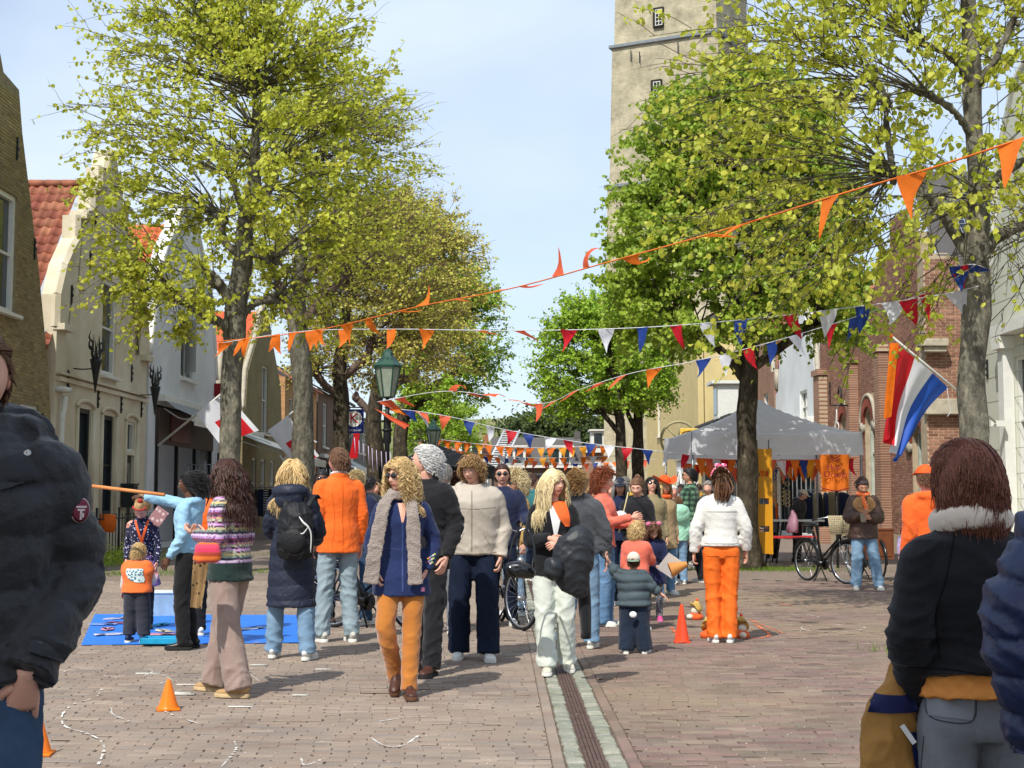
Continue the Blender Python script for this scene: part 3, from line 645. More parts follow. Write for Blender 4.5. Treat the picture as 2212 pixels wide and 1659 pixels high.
house('yellow_brick_house', 'light orange brick house with white downpipe behind the second tree', -1, 59.8, 69.5, 6.6, 9.5, B_or, M_tileR, gable=False, rows=[(61, 62, 4, 5.8), (64, 65.2, 4, 5.8)], shop=(60.5, 69, .2, 3))
house('brown_brick_house', 'dark brown brick house with tall white windows and shop awnings', -1, 70, 84, 6.9, 9.3, B_dk, M_tileG, gable=False, rows=[(72, 73.4, 4, 6.3), (76, 77.4, 4, 6.3), (80, 81.4, 4, 6.3)], shop=(70.5, 83.5, .2, 3))
house('grey_boarded_house', 'grey boarded building with wide upper windows down the street', -1, 84.5, 98, 6.4, 8.6, mat('grey_boards', '#6d7274', var=.15), M_tileG, gable=False, rows=[(86, 89.5, 4.2, 5.6), (91, 95, 4.2, 5.6)], shop=(85, 97, .2, 3))
awning('white shop awning beside the dark brown brick house', 71, 77, 3.5, 1.8, .6, M_awnw); awning('white shop awning farthest down the left side of the street', 78, 83.5, 3.6, 2.4, 1.0, M_awnw)
# right side
XR = 9.8; TR = Fac(XR)
h = thing('brick_building', 'ornate brown brick building with arched windows behind the flag', 'building', (XR, 36, 0))
wins = [(37.6, 38.5, .3, 3.9), (40.4, 41.4, .3, 3.9), (33.0, 34.0, .3, 3.2)]
g = G(); wall2d(g, [(30.6, 0), (30.6, 6.5), (32, 6.5), (32, 7.1), (33, 7.1), (33, 7.8), (34.2, 7.8), (34.2, 8.6), (35.6, 8.6), (35.6, 7.8), (37, 7.8), (37, 7.1), (38.4, 7.1), (38.4, 6.5), (44, 6.5), (44, 0)], [archh(a, b, c, d, .45) for a, b, c, d in wins], TR, .35); g.build('wall', M_morR, h, smooth=False)
def spR(z): return (30.6, 44) if z < 6.5 else (32, 38.4) if z < 7.1 else (33, 37) if z < 7.8 else (34.2, 35.6)
brickwall(h, TR, 30.6, 44, .5, 8.6, M_brR, [(a - .02, b + .02, c, d) for a, b, c, d in wins] + [(a - .1, b + .1, d - .6, d + .35) for a, b, c, d in wins], spR, near=33, limit=150)
M_archb = mat('red_rubbed_brick', '#8c4a3a', bump=.3, var=.15)
for a, b, c, d in wins:
    q = G(); ac = (a + b) / 2; w_ = (b - a) / 2
    for k, t in enumerate(np.linspace(0, PI, 17)[:-1] + PI / 34): q.box(TR(ac + (w_ + .13) * math.cos(t), d - .45 + (.45 + .13) * math.sin(t), 0), (.14, .085, .25), rx=t - PI / 2)
    q.build('brick_arch', M_archb, h, smooth=False)
    q = G(); pts = [TR(ac + (w_ + .32) * math.cos(t), d - .45 + (.45 + .32) * math.sin(t), -.04) for t in np.linspace(0, PI, 13)]; q.tube(pts, .06, ns=6)
    for s_ in (a - .2, b + .2): q.box(TR(s_, d - .55, -.01), (.14, .36, .26))
    q.build('stone_hood', M_stone, h)
    window(h, TR, a, b, c, d - .1, bars=(0, 2), fm=mat('green_grey_frame', '#b9c0b2', rough=.5), fw=.12, sill=False, depth=.2)
for y, w_ in ((36.2, .5), (39.4, .5), (43.4, .8), (31.6, .6)):   # brick piers
    q = G(); q.box((XR - .14, y, 2.6), (.26, w_, 5.2)); q.box((XR - .16, y, 5.3), (.34, w_ + .1, .18)); q.box((XR - .16, y, .25), (.34, w_ + .08, .5)); q.build('pier', B_rd, h, smooth=False)
for y in (31.0, 35.0, 42.6): anchor(h, TR, y, 4.6, .7)
# end wall facing the camera, above the grey house
TS = sideT(30.1, 0); g = G(); wall2d(g, [(9.0, 0), (9.0, 6.7), (9.75, 6.7), (9.75, 6.0), (10.3, 6.0), (10.3, 5.5), (13, 5.5), (13, 0)], [], TS, .45); g.build('end_wall', M_morR, h, smooth=False)
brickwall(h, TS, 9.0, 10.6, .5, 6.7, M_brR, [], lambda z: (9.0, 10.6) if z < 5.5 else (9.0, 9.75), near=9.4, limit=150)
q = G(); q.box((9.35, 30.0, 3.38), (.85, .26, .34)); q.build('stone_lintel', M_stone, h, smooth=False, bev=.02); q = G(); q.box((9.15, 29.98, 4.62), (.5, .3, .12)); q.box((9.12, 29.96, 4.76), (.6, .4, .16)); q.build('stone_corbel', M_stone, h, smooth=False, bev=.02)
q = G(); q.add([(9.9, 30.6, 5.6), (16, 30.6, 5.6), (16, 34.4, 9.6), (9.9, 34.4, 9.6)], np.array([[0, 1, 2, 3]])); q.add([(10.2, 34.4, 6.4), (10.2, 44, 6.4), (14, 44, 9.4), (14, 34.4, 9.4)], np.array([[0, 1, 2, 3]])); q.add([(10.2, 44, 0), (18, 44, 0), (18, 44, 9.4), (14, 44, 9.4), ], np.array([[0, 1, 2, 3]])); rf = q.build('roof', M_tileG, h, smooth=False)
# solar panels
sp_ = mat('solar_cell', '#171b26', rough=.12, spec=.9, var=.1); M_sl = mat('silver_line', '#b6bcc4', rough=.4)
for r_ in range(2):
    for c in range(3):
        t = thing('solar_panel', 'solar panel %s of the slate roof, %s' % (('in the upper row', 'in the lower row')[r_], ('nearest the street', 'middle of its row', 'farthest from the street')[c]), 'solar panel', (10.95 + c * 1.02, 31.35 + (1 - r_) * 1.28, 6.5 + (1 - r_) * 1.4), 0, 'solar panels'); t.rotation_euler = (math.atan2(4, 3.8), 0, 0)
        q = G(); q.box((0, 0, 0), (.98, 1.75, .03)); q.build('panel', sp_, t, smooth=False)
        q = G()
        for k in range(7): q.box((-.48 + .16 * k, 0, .018), (.008 if k % 6 else .03, 1.75, .006))
        for k in range(11): q.box((0, -.86 + .172 * k, .019), (.98, .008 if k % 10 else .03, .006))
        q.build('grid_lines', M_sl, t, smooth=False)
# lettering sign
q = thing('wrought_sign', 'curly wrought iron sign bracket with white letters on the brick building', 'sign', (XR - .5, 39.3, 3.4))
g = G()
for k in range(3): g.tube([(0, .25 * math.cos(t) * (1 - k * .25), .9 + .25 * math.sin(t) * (1 - k * .25)) for t in np.linspace(0, 1.6 * PI, 14)], .012, ns=5)
g.tube([(.5, 0, .62), (-.25, 0, .62)], .02); g.build('bracket', M_iron, q)
for k, ch in enumerate('JONG'): text(ch, 'letter', .42, M_frame, q, Matrix.Translation((-.1, 0, .35 - .36 * k)) @ Matrix.Rotation(-PI / 2 + .15, 4, 'Z') @ Matrix.Rotation(PI / 2, 4, 'X'), .01)
reloc(h)
h = thing('grey_house', 'pale grey rendered house with curved gable at the right edge', 'house', (9.95, 26, 0))
T2 = Fac(9.95); ho = [(20, 0), (29.2, 0), (29.2, 5.75), (29.0, 5.95), (28.65, 6.0), (28.4, 6.3), (28.2, 7.2), (28.0, 8.2), (26.9, 9.6), (24.6, 10.6), (22.3, 9.6), (20.4, 6.2)]
g = G(); wall2d(g, ho, [rect(25.9, 27.4, .4, 4.2)], T2, .3); 
for k in range(12): 
    z = .9 + k * .5
    g.box(T2(26, z, -.001), (.006, 6.4, .012), 1)
g.build('wall', [M_grey, mat('groove', '#a3a493')], h, smooth=False)
q = G(); q.tube([T2(a, z + .03, -.02) for a, z in ho[1:10]], .07, ns=6, n=9); q.build('gable_coping', M_frame, h)
q = G(); q.box(T2(27.6, 2.3, -.08), (.25, .3, 4.2)); q.box(T2(27.6, 4.5, -.12), (.35, .5, .25)); q.box(T2(26.6, 4.75, -.12), (.35, 2.6, .22)); q.build('door_surround', M_frame, h, smooth=False)
window(h, T2, 25.9, 27.4, .4, 4.2, bars=(1, 2)); anchor(h, T2, 28.9, 4.1, .4)
q = G(); q.box((14.2, 29.0, 2.9), (8, .25, 5.8)); q.build('side_wall', M_grey, h, smooth=False); reloc(h)
house('white_shop', 'white fronted shop with folded awning behind the party tent', 1, 44.3, 51.5, 5.2, 8.8, M_rwhite, M_tileR, rows=[(46, 47.2, 3.9, 5)], shop=(45, 51, .2, 3.2))
awning('white awning over the shop behind the party tent', 45, 51, 3.9, 1.6, .5, M_awnw, XR)
house('brown_shop', 'brown brick shop house behind the tent roof', 1, 51.8, 60, 5.4, 8.9, B_rd, M_tileR, rows=[(53, 54, 4, 5.4), (57, 58, 4, 5.4)], shop=(52.4, 59.5, .2, 3.2), step=True)
house('timber_dormer_house', 'weathered house with white dormer window and grey timbers', 1, 60.5, 72, 5.0, 7.6, mat('weathered_wood', '#8f8674', c2='#6b6455', vs_=3), M_tileG, gable=False, rows=[(63, 64, 3.9, 4.7), (67, 68.4, 3.9, 4.7)], shop=(61, 71, .2, 3))
q = thing('dormer', 'white dormer window on the weathered house below the tower', 'dormer', (9.9, 64, 5.2)); g = G(); g.box((0, 0, .6), (1, 1.4, 1.6)); g.box((-.1, 0, 1.45), (1.4, 1.8, .14)); g.build('cheek', M_frame, q, smooth=False); g = G(); g.box((-.51, 0, .6), (.02, 1.1, 1.2)); g.build('pane', M_glass, q, smooth=False)
h = house('yellow_hall', 'large yellow rendered hall with arched white doorway below the tower', 1, 73, 101, 10.5, 13.5, mat('yellow_render', '#cdb982', rough=.85, var=.06, vs_=.8), M_tileG, gable=False, rows=[(92, 93.4, 5.4, 8)], cat='hall')
q = G(); q.box((-.06, -9.5, 1.7), (.14, 8.5, 3.5)); q.box((-.1, -9.5, 3.65), (.3, 8.9, .35), 1); q.build('white_front', [M_rwhite, M_stone], h, smooth=False)
for y in (-12.3, -9.5, -6.7):
    q = G(); q.add(*loft([(-.16, y + 1.0 * math.cos(t), 2.0 + .9 * math.sin(t)) for t in np.linspace(0, PI, 12)], .07, ns=6)); q.add([(-.15, y, 2.0)] + [(-.15, y + .95 * math.cos(t), 2.0 + .85 * math.sin(t)) for t in np.linspace(0, PI, 12)], np.array([[0, i, i + 1] for i in range(1, 12)]), 1)
    for t in (.25, .5, .75): q.tube([(-.18, y, 2), (-.18, y + .9 * math.cos(t * PI), 2 + .8 * math.sin(t * PI))], .03, ns=4)
    q.build('fan_window', [M_frame, M_glass], h)
# round hanging signs
t = thing('wheel_sign', 'round spoked wheel sign hanging out beside the yellow hall', 'sign', P(1467, 950, 58), 0)
q = G(); q.tube([(.75 * math.cos(a), 0, .75 * math.sin(a)) for a in np.linspace(0, 2 * PI, 25)], .06, ns=6, caps=False)
for k in range(8): q.tube([(0, 0, 0), (.72 * math.cos(k * PI / 4), 0, .72 * math.sin(k * PI / 4))], .035, ns=5)
q.build('wheel', mat('faded_brass', '#a9a27c', rough=.6), t)
t = thing('yellow_sign', 'square yellow hanging sign with brown line drawing by the tent', 'sign', P(1489, 945, 57), 0); q = G(); q.box((0, 0, 0), (.75, .06, .75)); q.build('board', mat('sign_yellow', '#e3c24e', rough=.5), t, smooth=False, bev=.03)
q = G(); q.tube([(-.28, -.05, -.2), (-.28, -.05, .2), (.28, -.05, .25), (.25, -.05, 0), (0, -.05, 0), (.05, -.05, -.22)], .018, ns=4); q.build('line_drawing', mat('sign_brown', '#8a5a2a'), t)
# ---- lighthouse tower
tw = thing('lighthouse_tower', 'tall square yellow brick tower with grey string courses rising over the trees', 'tower', (13.2, 106, 0), R(-30))
M_tw = bricktex('tower_brick', '#b0a78c', '#bfb69a', '#a39a82', axes='xz', bw=.3, bh=.09, grime=.42, ms=.012)
sx = 8.9; cor = [P(1313, 250, 105), P(1558, 250, 101)]; 
c0 = np.array([cor[0][0], 105.0]); c1 = np.array([cor[1][0], 101.0]); e = (c1 - c0); wd = np.linalg.norm(e); e /= wd; nb = np.array([-e[1], e[0]])
cc = (c0 + c1) / 2 + nb * wd / 2; tw.location = (cc[0], cc[1], 0); tw.rotation_euler = (0, 0, math.atan2(e[1], e[0]))
zs = [0, 25.1, 36.1, 48]; hw = [wd / 2 + .42, wd / 2 + .05, wd / 2 - .28, wd / 2 - .6]
q = G()
for k in range(3):
    a, b = hw[k] - (.0 if k == 0 else .12), hw[k + 1] + .0
    V = [[x * s_, y * s_, z] for s_, z in ((a, zs[k]), (b, zs[k + 1])) for x, y in ((-1, -1), (1, -1), (1, 1), (-1, 1))]
    q.add(V, np.array([[0, 1, 5, 4], [1, 2, 6, 5], [2, 3, 7, 6], [3, 0, 4, 7]]))
q.build('shaft', M_tw, tw, smooth=False)
for k in (1, 2): q = G(); q.box((0, 0, zs[k]), (hw[k] * 2 + .45, hw[k] * 2 + .45, .26)); q.build('string_course', mat('bluestone', '#7f858a'), tw, smooth=False, bev=.04)
for z, yoff in ((37.9, 0), (32.2, 0)):
    s_ = hw[2] + (.2 if z < 36 else -.1)
    xw = -.45 if z > 36 else -.55
    q = G(); fy = -s_ + .05
    q.box((xw, fy - .08, z), (.85, .3, 1.55)); w1 = q.build('window_reveal', mat('reveal', '#2e2b24'), tw, smooth=False)
    q = G()
    for a in (-.24, .02, .28): q.box((xw + .06 + a, fy - .26, z - .05), (.045, .05, 1.2))
    for b in range(5): q.box((xw + .08, fy - .262, z - .64 + b * .30), (.56, .05, .045))
    q.build('glazing_bars', M_frame, w1, smooth=False)
for x, z in ((-2.6, 35.1), (-1.9, 34.9), (1.2, 35.2), (-2.4, 23.9)):
    q = G(); q.box((x, -hw[2] - .25, z), (.06, .1, .9)); q.build('wall_anchor', M_iron, tw, smooth=False)
# ---- houses closing the street
def farhouse(label, u0, u1, vt, Y, wm, roofm, dorm=0, vr=None):
    a = P(u0, vt, Y); b = P(u1, vt, Y); W = b[0] - a[0]; ze = a[2]; h = thing('far_house', label, 'house', ((a[0] + b[0]) / 2, Y, 0), 0, 'houses closing the far end of the street')
    zr = P(u0, vr, Y + 4)[2]
    q = G(); q.box((0, 4, ze / 2), (W, 8, ze)); q.build('wall', wm, h, smooth=False)
    q = G(); q.add([(-W / 2, -.3, ze), (W / 2, -.3, ze), (W / 2, 4, zr), (-W / 2, 4, zr), (-W / 2, 8.3, ze), (W / 2, 8.3, ze)], np.array([[0, 1, 2, 3], [3, 2, 5, 4], [0, 3, 4, 4], [1, 5, 2, 2]])[:2]); q.add([(-W / 2, 0, ze), (-W / 2, 4, zr), (-W / 2, 8, ze)], np.array([[0, 1, 2]])); q.box((W / 2 - .3, 4, zr), (.5, .6, 1.0)); q.build('roof', roofm, h, smooth=False)
    q = G(); q.box((0, -.35, ze), (W, .2, .2)); q.build('gutter', M_frame, h, smooth=False)
    T = sideT(Y, 0); nw = max(2, int(W / 2.0))
    for k in range(nw):
        x = -W / 2 + (k + .5) * W / nw
        q = G(); q.box((x, -.03, 1.5), (.9, .08, 1.5)); f = q.build('window', M_frame, h, smooth=False)
        q = G(); q.box((x - .21, -.08, 1.5), (.34, .03, 1.3)); q.box((x + .21, -.08, 1.5), (.34, .03, 1.3)); q.build('pane', M_glass, f, smooth=False)
    for k in range(dorm):
        x = -W / 2 + (k + .5) * W / dorm; q = G(); q.box((x, .9, ze + .85), (1.9, 1.8, 1.5)); q.box((x, .8, ze + 1.65), (2.2, 2.2, .12)); f = q.build('dormer', M_frame, h, smooth=False)
        q = G(); q.box((x - .42, -.02, ze + .85), (.62, .05, 1.1)); q.box((x + .42, -.02, ze + .85), (.62, .05, 1.1)); q.build('pane', M_glass, f, smooth=False)
farhouse('brown brick house with grey tiled roof and white dormer seen past the ladder', 1060, 1260, 1008, 112, B_dk, M_tileG, 2, 945)
farhouse('red brick house with flat white trim at the far right end of the street', 1262, 1345, 975, 108, B_rd, M_tileG, 1, 962)
farhouse('pale cream house at the far left end of the street', 900, 1055, 995, 116, M_rwhite, M_tileR, 2, 950)
for k, (u, v, Y, s_) in enumerate(((1180, 915, 150, 3.2), (1240, 925, 148, 3.0), (1300, 930, 140, 4), (1120, 930, 145, 2.8))): pass
# ================================================================ TREES
def barkmat(key, c1, c2, c3):
    m = bpy.data.materials.new(key); m.use_nodes = True; n = m.node_tree.nodes; l = m.node_tree.links.new; b = n['Principled BSDF']; b.inputs['Roughness'].default_value = .95; b.inputs['Specular IOR Level'].default_value = .1
    tx = n.new('ShaderNodeNewGeometry'); mp = n.new('ShaderNodeMapping'); mp.inputs['Scale'].default_value = (1, 1, .45); l(tx.outputs['Position'], mp.inputs[0])
    a = n.new('ShaderNodeTexNoise'); a.inputs['Scale'].default_value = 9; a.inputs['Detail'].default_value = 9; a.inputs['Roughness'].default_value = .7; l(mp.outputs[0], a.inputs[0])
    r = ramp(n, [(.32, c1), (.5, c2), (.62, c3), (.75, '#a9a58f')]); l(a.outputs['Fac'], r.inputs['Fac']); l(r.outputs['Color'], b.inputs['Base Color'])
    v = n.new('ShaderNodeTexNoise'); v.inputs['Scale'].default_value = 26; v.inputs['Detail'].default_value = 6; l(mp.outputs[0], v.inputs[0])
    bp = n.new('ShaderNodeBump'); bp.inputs['Strength'].default_value = .9; bp.inputs['Distance'].default_value = .03; l(v.outputs['Fac'], bp.inputs['Height']); l(bp.outputs['Normal'], b.inputs['Normal']); return m
M_bark = barkmat('bark', '#3f3b33', '#6b675b', '#86826f'); M_barkD = barkmat('bark_dark', '#2a251e', '#453e33', '#5d5545')
M_twig = mat('twig', '#4a4036', rough=.9, var=.2); M_twigP = mat('twig_bare', '#6b5a50', rough=.9, var=.15)
M_lf1 = tonemat('leaf_young', [(0, '#c6cc40'), (.3, '#d9da56'), (.6, '#b6c13e'), (.85, '#e3e268'), (1, '#cbbd4c')], rough=.5, bump=0, trans=.55, objrand=False, grime=.12, gs=1.5, spec=.35)
M_lf2 = tonemat('leaf_green', [(0, '#9db83c'), (.4, '#b3c64a'), (.75, '#8aa838'), (1, '#c8d462')], rough=.45, bump=0, trans=.5, objrand=False, grime=.15, gs=1.5, spec=.4)
M_lf3 = tonemat('leaf_bud', [(0, '#c6b658'), (.4, '#c0c052'), (.8, '#cdb964'), (1, '#b4c04e')], rough=.6, bump=0, trans=.35, objrand=False, grime=.12, gs=1.5)
M_lf4 = tonemat('leaf_bright', [(0, '#a8c43e'), (.5, '#94b838'), (1, '#c2d458')], rough=.5, bump=0, trans=.42, objrand=False, grime=.12, gs=1.5)
def multitube(g, C, Rr, ns=3, m=0):
    """C (N,K,3) curves, Rr (N,K)"""
    N, K, _ = C.shape; T = nrm(np.gradient(C, axis=1)); ref = np.where(np.abs(T[:, :1, 2:3]) > .8, np.array([1., 0, 0]), np.array([0, 0, 1.])) ; ref = np.broadcast_to(ref, C.shape)
    S = nrm(np.cross(T, ref)); B = np.cross(T, S); a = np.linspace(0, 2 * PI, ns, endpoint=False)
    V = C[:, :, None] + Rr[:, :, None, None] * (S[:, :, None] * np.cos(a)[:, None] + B[:, :, None] * np.sin(a)[:, None])
    i = (np.arange(N)[:, None, None] * K + np.arange(K - 1)[None, :, None]) * ns; j = np.arange(ns)[None, None]; j2 = (j + 1) % ns
    g.add(V.reshape(-1, 3), np.stack([i + j, i + j2, i + ns + j2, i + ns + j], -1).reshape(-1, 4), m)
LEAF = np.array([[0, 0, 0], [0, 1, -.18], [-.46, .22, .10], [-.40, .68, .02], [.46, .22, .10], [.40, .68, .02]])
LF = np.array([[0, 4, 5, 1], [0, 1, 3, 2]])
def leaves(g, Pos, size, rg, droop=.7, tone=None):
    N = len(Pos); az = rg.random(N) * 2 * PI; dz = -droop * (.3 + rg.random(N)); y = nrm(np.c_[np.cos(az), np.sin(az), dz])
    nn = nrm(np.c_[rg.normal(0, .6, N), rg.normal(-.25, .6, N), np.abs(rg.normal(.6, .5, N))]); x = nrm(np.cross(y, nn)); z = np.cross(x, y); s = size * rg.uniform(.55, 1.2, N)
    V = Pos[:, None] + s[:, None, None] * (LEAF[None, :, :1] * x[:, None] + LEAF[None, :, 1:2] * y[:, None] + LEAF[None, :, 2:] * z[:, None])
    F = (LF[None] + np.arange(N)[:, None, None] * 6).reshape(-1, 4); t = rg.random(N) if tone is None else tone
    g.add(V.reshape(-1, 3), F, 0, np.repeat(t, 6))
def tree(label, Y, trunk, limbs, cen, rad, nsh, nleaf, lsize, lm, seed, depth=1.0, bark=None, twm=None, srcs=None, tw=7, group=None, droop=.7, bare=None, knob=True, roots=True, wob=.12, lift=.35, shape=0, rsh=.02, low=0):
    """trunk [(u,v,radius)], limbs [[(u,v,dy,radius)...]], crown ellipsoid cen (u,v) rad (metres x, z)"""
    rg = np.random.default_rng(seed); bark = bark or M_bark; twm = twm or M_twig
    b = Gd(trunk[0][0], trunk[0][1]); base = P(trunk[0][0], 1000, Y); base[2] = 0
    t = thing('street_tree', label, 'tree', tuple(base), 0, group); Pp = np.array([P(u, v, Y) for u, v, r in trunk]); rr = np.array([r for _, _, r in trunk]); Pp[0, 2] = 0
    g = G(); n = 40; pts = crs(Pp, n); rad_ = crs(rr[:, None], n)[:, 0]; pts[:, :2] += np.c_[np.sin(np.arange(n) * .8 + seed), np.cos(np.arange(n) * .67)] * .012
    ns = 16; V, F = loft(pts, np.c_[rad_, rad_], ns=ns, n=n, ref=(1, 0, 0)); rel = V[:n * ns].reshape(n, ns, 3) - pts[:, None]
    k = np.arange(n)[:, None]; j = np.arange(ns)[None]; f = 1 + .07 * np.sin(j * 2 * PI / ns * 3 + seed + k * .12) + .05 * np.sin(k * .9 + j * 1.7) + rg.normal(0, .025, (n, ns)); fl = np.exp(-pts[:, 2] / .22)[:, None] * (.45 + .35 * np.sin(j * 2 * PI / ns * 4 + seed)) * roots; V[:n * ns] = (pts[:, None] + rel * (f + fl)[..., None]).reshape(-1, 3)
    g.add(V - base, F); g.build('trunk', bark, t)
    g = G(); heads = []
    for lb in limbs:
        Q = np.array([P(u, v, Y + dy) for u, v, dy, r in lb]); lr = np.array([r for *_, r in lb]); V, F = loft(Q, lr, ns=9, n=20); V += rg.normal(0, .008, V.shape); g.add(V - base, F)
        heads.append(Q[-1])
        if knob:
            for _ in range(5): V, F = ell(Q[-1] + rg.normal(0, .06, 3), lr[-1] * rg.uniform(.7, 1.15, 3), 9, 6); g.add(V - base, F)
    top = Pp[int(len(Pp) * .6):]
    heads = heads + list(srcs_pts(srcs, Y)) if srcs else heads + list(crs(top, 5))
    heads = np.array(heads)
    c = P(cen[0], cen[1], Y); rx, rz = rad
    # main shoots
    d = rg.normal(0, 1, (nsh, 3)); d = nrm(d); d[:, 2] = np.where(d[:, 2] < (-.85 if low else -.55), -d[:, 2], d[:, 2]); u = (rg.uniform(.45, 1, nsh) ** .5)[:, None]
    Rz = np.array([rx, rx * depth, rz]); 
    if shape: Rz = Rz * 1.0
    tgt = c + d * u * Rz * (1 - shape * np.clip(d[:, 2:3], 0, 1) ** 1.5)
    dist = np.linalg.norm(tgt[:, None] - heads[None], axis=2) + np.abs(rg.normal(0, .5, (nsh, len(heads)))) + np.clip(heads[None, :, 2] - tgt[:, None, 2], 0, 9) * 1.2; src = heads[np.argmin(dist, 1)] + rg.normal(0, .05, (nsh, 3))
    K = 9; s = np.linspace(0, 1, K)[None, :, None]; ln = np.linalg.norm(tgt - src, axis=1)[:, None]; mid = (src + tgt) / 2 + np.c_[np.zeros((nsh, 2)), np.ones(nsh)] * ln * lift * rg.uniform(-.3, 1, (nsh, 1)) + rg.normal(0, .08, (nsh, 3)) * ln
    C = (1 - s) ** 2 * src[:, None] + 2 * s * (1 - s) * mid[:, None] + s * s * tgt[:, None]
    C = C + np.cumsum(rg.normal(0, wob * .12, (nsh, K, 3)), 1) * s
    Rr = (rsh * ln / 3 * (1 - .82 * s[..., 0]) + .003); Rr = np.clip(Rr, .003, .06)
    multitube(g, C - base, Rr, 5); br = g.build('branches', bark if twm is M_twig else twm, t)
    # twigs
    nt_ = nsh * tw; ii = np.repeat(np.arange(nsh), tw); f = rg.uniform(.25, 1, nt_) ** .8 * (K - 1); k0 = np.minimum(f.astype(int), K - 2); fr = (f - k0)[:, None]; st = C[ii, k0] * (1 - fr) + C[ii, k0 + 1] * fr; dr = nrm(C[ii, k0 + 1] - C[ii, k0])
    od = nrm(st - c + [0, 0, .6]); td = nrm(dr * .7 + rg.normal(0, .55, (nt_, 3)) + od * .5); tl = rg.uniform(.25, .85, nt_)[:, None] * (rx / 3) ** .5
    K2 = 5; s = np.linspace(0, 1, K2)[None, :, None]; TC = st[:, None] + td[:, None] * tl[:, None] * s + np.array([0, 0, -.16 * droop]) * s ** 2 * tl[:, None] + np.cumsum(rg.normal(0, .018, (nt_, K2, 3)), 1)
    g = G(); multitube(g, TC - base, np.broadcast_to((.0055 - .003 * s[..., 0]) * (1 if Y < 40 else 1.7), (nt_, K2)), 3)
    tag(g.build('twigs', twm, t), kind='stuff')
    # leaves along the twigs
    w_ = np.ones(nt_)
    if bare is not None:   # (u0, u1, v0, v1, keep) part of the crown still bare
        pu = 1106 + FPX * st[:, 0] / st[:, 1]; pv = 829.5 - FPX * np.tan(np.arctan2(st[:, 2] - CH, st[:, 1]) - TH)
        for (a0, a1, b0, b1, kp) in bare: w_[(pu > a0) & (pu < a1) & (pv > b0) & (pv < b1)] = kp
    w_ = w_ * rg.uniform(.3, 1.7, nt_); w_ /= w_.sum(); li = rg.choice(nt_, nleaf, p=w_); f = rg.uniform(.15, 1, nleaf) * (K2 - 1); k0 = np.minimum(f.astype(int), K2 - 2); fr = (f - k0)[:, None]
    lp = TC[li, k0] * (1 - fr) + TC[li, k0 + 1] * fr + rg.normal(0, .035, (nleaf, 3)) * (1 if Y < 40 else 2)
    tone_t = rg.random(nt_); tn = np.clip(tone_t[li] * .6 + rg.random(nleaf) * .4, .01, 1)
    g = G(); leaves(g, lp - base, lsize, rg, droop, tn); tag(g.build('foliage', lm, t), kind='stuff')
    return t
def srcs_pts(s, Y): return [P(u, v, Y) for u, v in s]
LG = 'street trees along the left side'; RG = 'street trees along the right side'
tree('tallest left tree with yellow green young leaves and a grey flecked trunk', 27, [(497, 1200, .22), (497, 1000, .205), (500, 860, .20), (506, 760, .205), (510, 680, .22), (522, 580, .19), (532, 480, .17), (548, 390, .13), (552, 300, .08), (548, 200, .05)],
     [[(500, 712, 0, .11), (450, 682, -.1, .10), (415, 662, -.15, .09), (376, 637, -.2, .10)], [(508, 690, 0, .11), (490, 640, -.2, .10), (466, 606, -.3, .11)], [(515, 690, 0, .09), (550, 655, .2, .08), (600, 645, .3, .08)], [(530, 560, 0, .1), (485, 520, .3, .07), (478, 470, .3, .08)], [(532, 540, 0, .1), (590, 560, -.3, .08)], [(540, 480, 0, .1), (520, 440, -.3, .07), (500, 380, -.4, .07)], [(545, 450, 0, .09), (590, 400, .2, .06), (600, 350, .3, .06)]],
     (512, 330), (3.6, 4.5), 420, 25000, .095, M_lf1, 3, low=1, depth=.75, group=LG, tw=8, bare=[(600, 1000, 560, 900, .35)], rsh=.015)
tree('second left tree with mossy trunk and half bare upper twigs', 35, [(657, 1200, .30), (657, 1050, .27), (654, 900, .26), (650, 780, .25), (640, 700, .25), (645, 600, .18), (655, 500, .13), (665, 380, .08), (670, 280, .05)],
     [[(645, 720, 0, .14), (620, 660, 0, .12), (600, 620, 0, .12)], [(655, 700, 0, .14), (700, 640, 0, .11), (740, 610, .3, .1)], [(650, 620, 0, .12), (690, 560, -.3, .1), (700, 500, -.3, .1)]],
     (735, 440), (2.9, 3.6), 330, 14000, .085, M_lf1, 5, depth=.8, group=LG, tw=9, bare=[(700, 1000, 0, 620, .12), (640, 1000, 250, 700, .4)], twm=M_twigP, bark=M_bark, rsh=.012)
tree('third left tree with dark trunk and thin olive buds', 43, [(733, 1200, .30), (735, 1050, .26), (738, 900, .24), (735, 800, .22), (745, 700, .16), (760, 600, .1), (770, 500, .06)],
     [[(737, 860, 0, .13), (700, 830, 0, .12), (680, 800, 0, .13)], [(737, 820, 0, .13), (790, 770, 0, .12), (800, 740, 0, .12)], [(740, 760, 0, .12), (720, 700, 0, .1)]],
     (810, 680), (3.1, 3.9), 380, 24000, .09, M_lf3, 8, depth=.8, group=LG, tw=9, bark=M_barkD, twm=M_twigP, rsh=.013)
tree('fourth left tree with orange brown spring buds behind the lamp post', 52, [(812, 1180, .38), (812, 1000, .34), (806, 920, .3), (815, 840, .25), (840, 760, .18), (870, 680, .1), (880, 580, .06)],
     [[(808, 900, 0, .16), (770, 860, 0, .14)], [(812, 860, 0, .16), (870, 820, 0, .14)], [(840, 780, 0, .14), (900, 740, 0, .12)]],
     (880, 660), (3.5, 4.6), 400, 27000, .10, M_lf3, 12, depth=.8, group=LG, tw=9, bark=M_barkD, twm=M_twigP, rsh=.013)
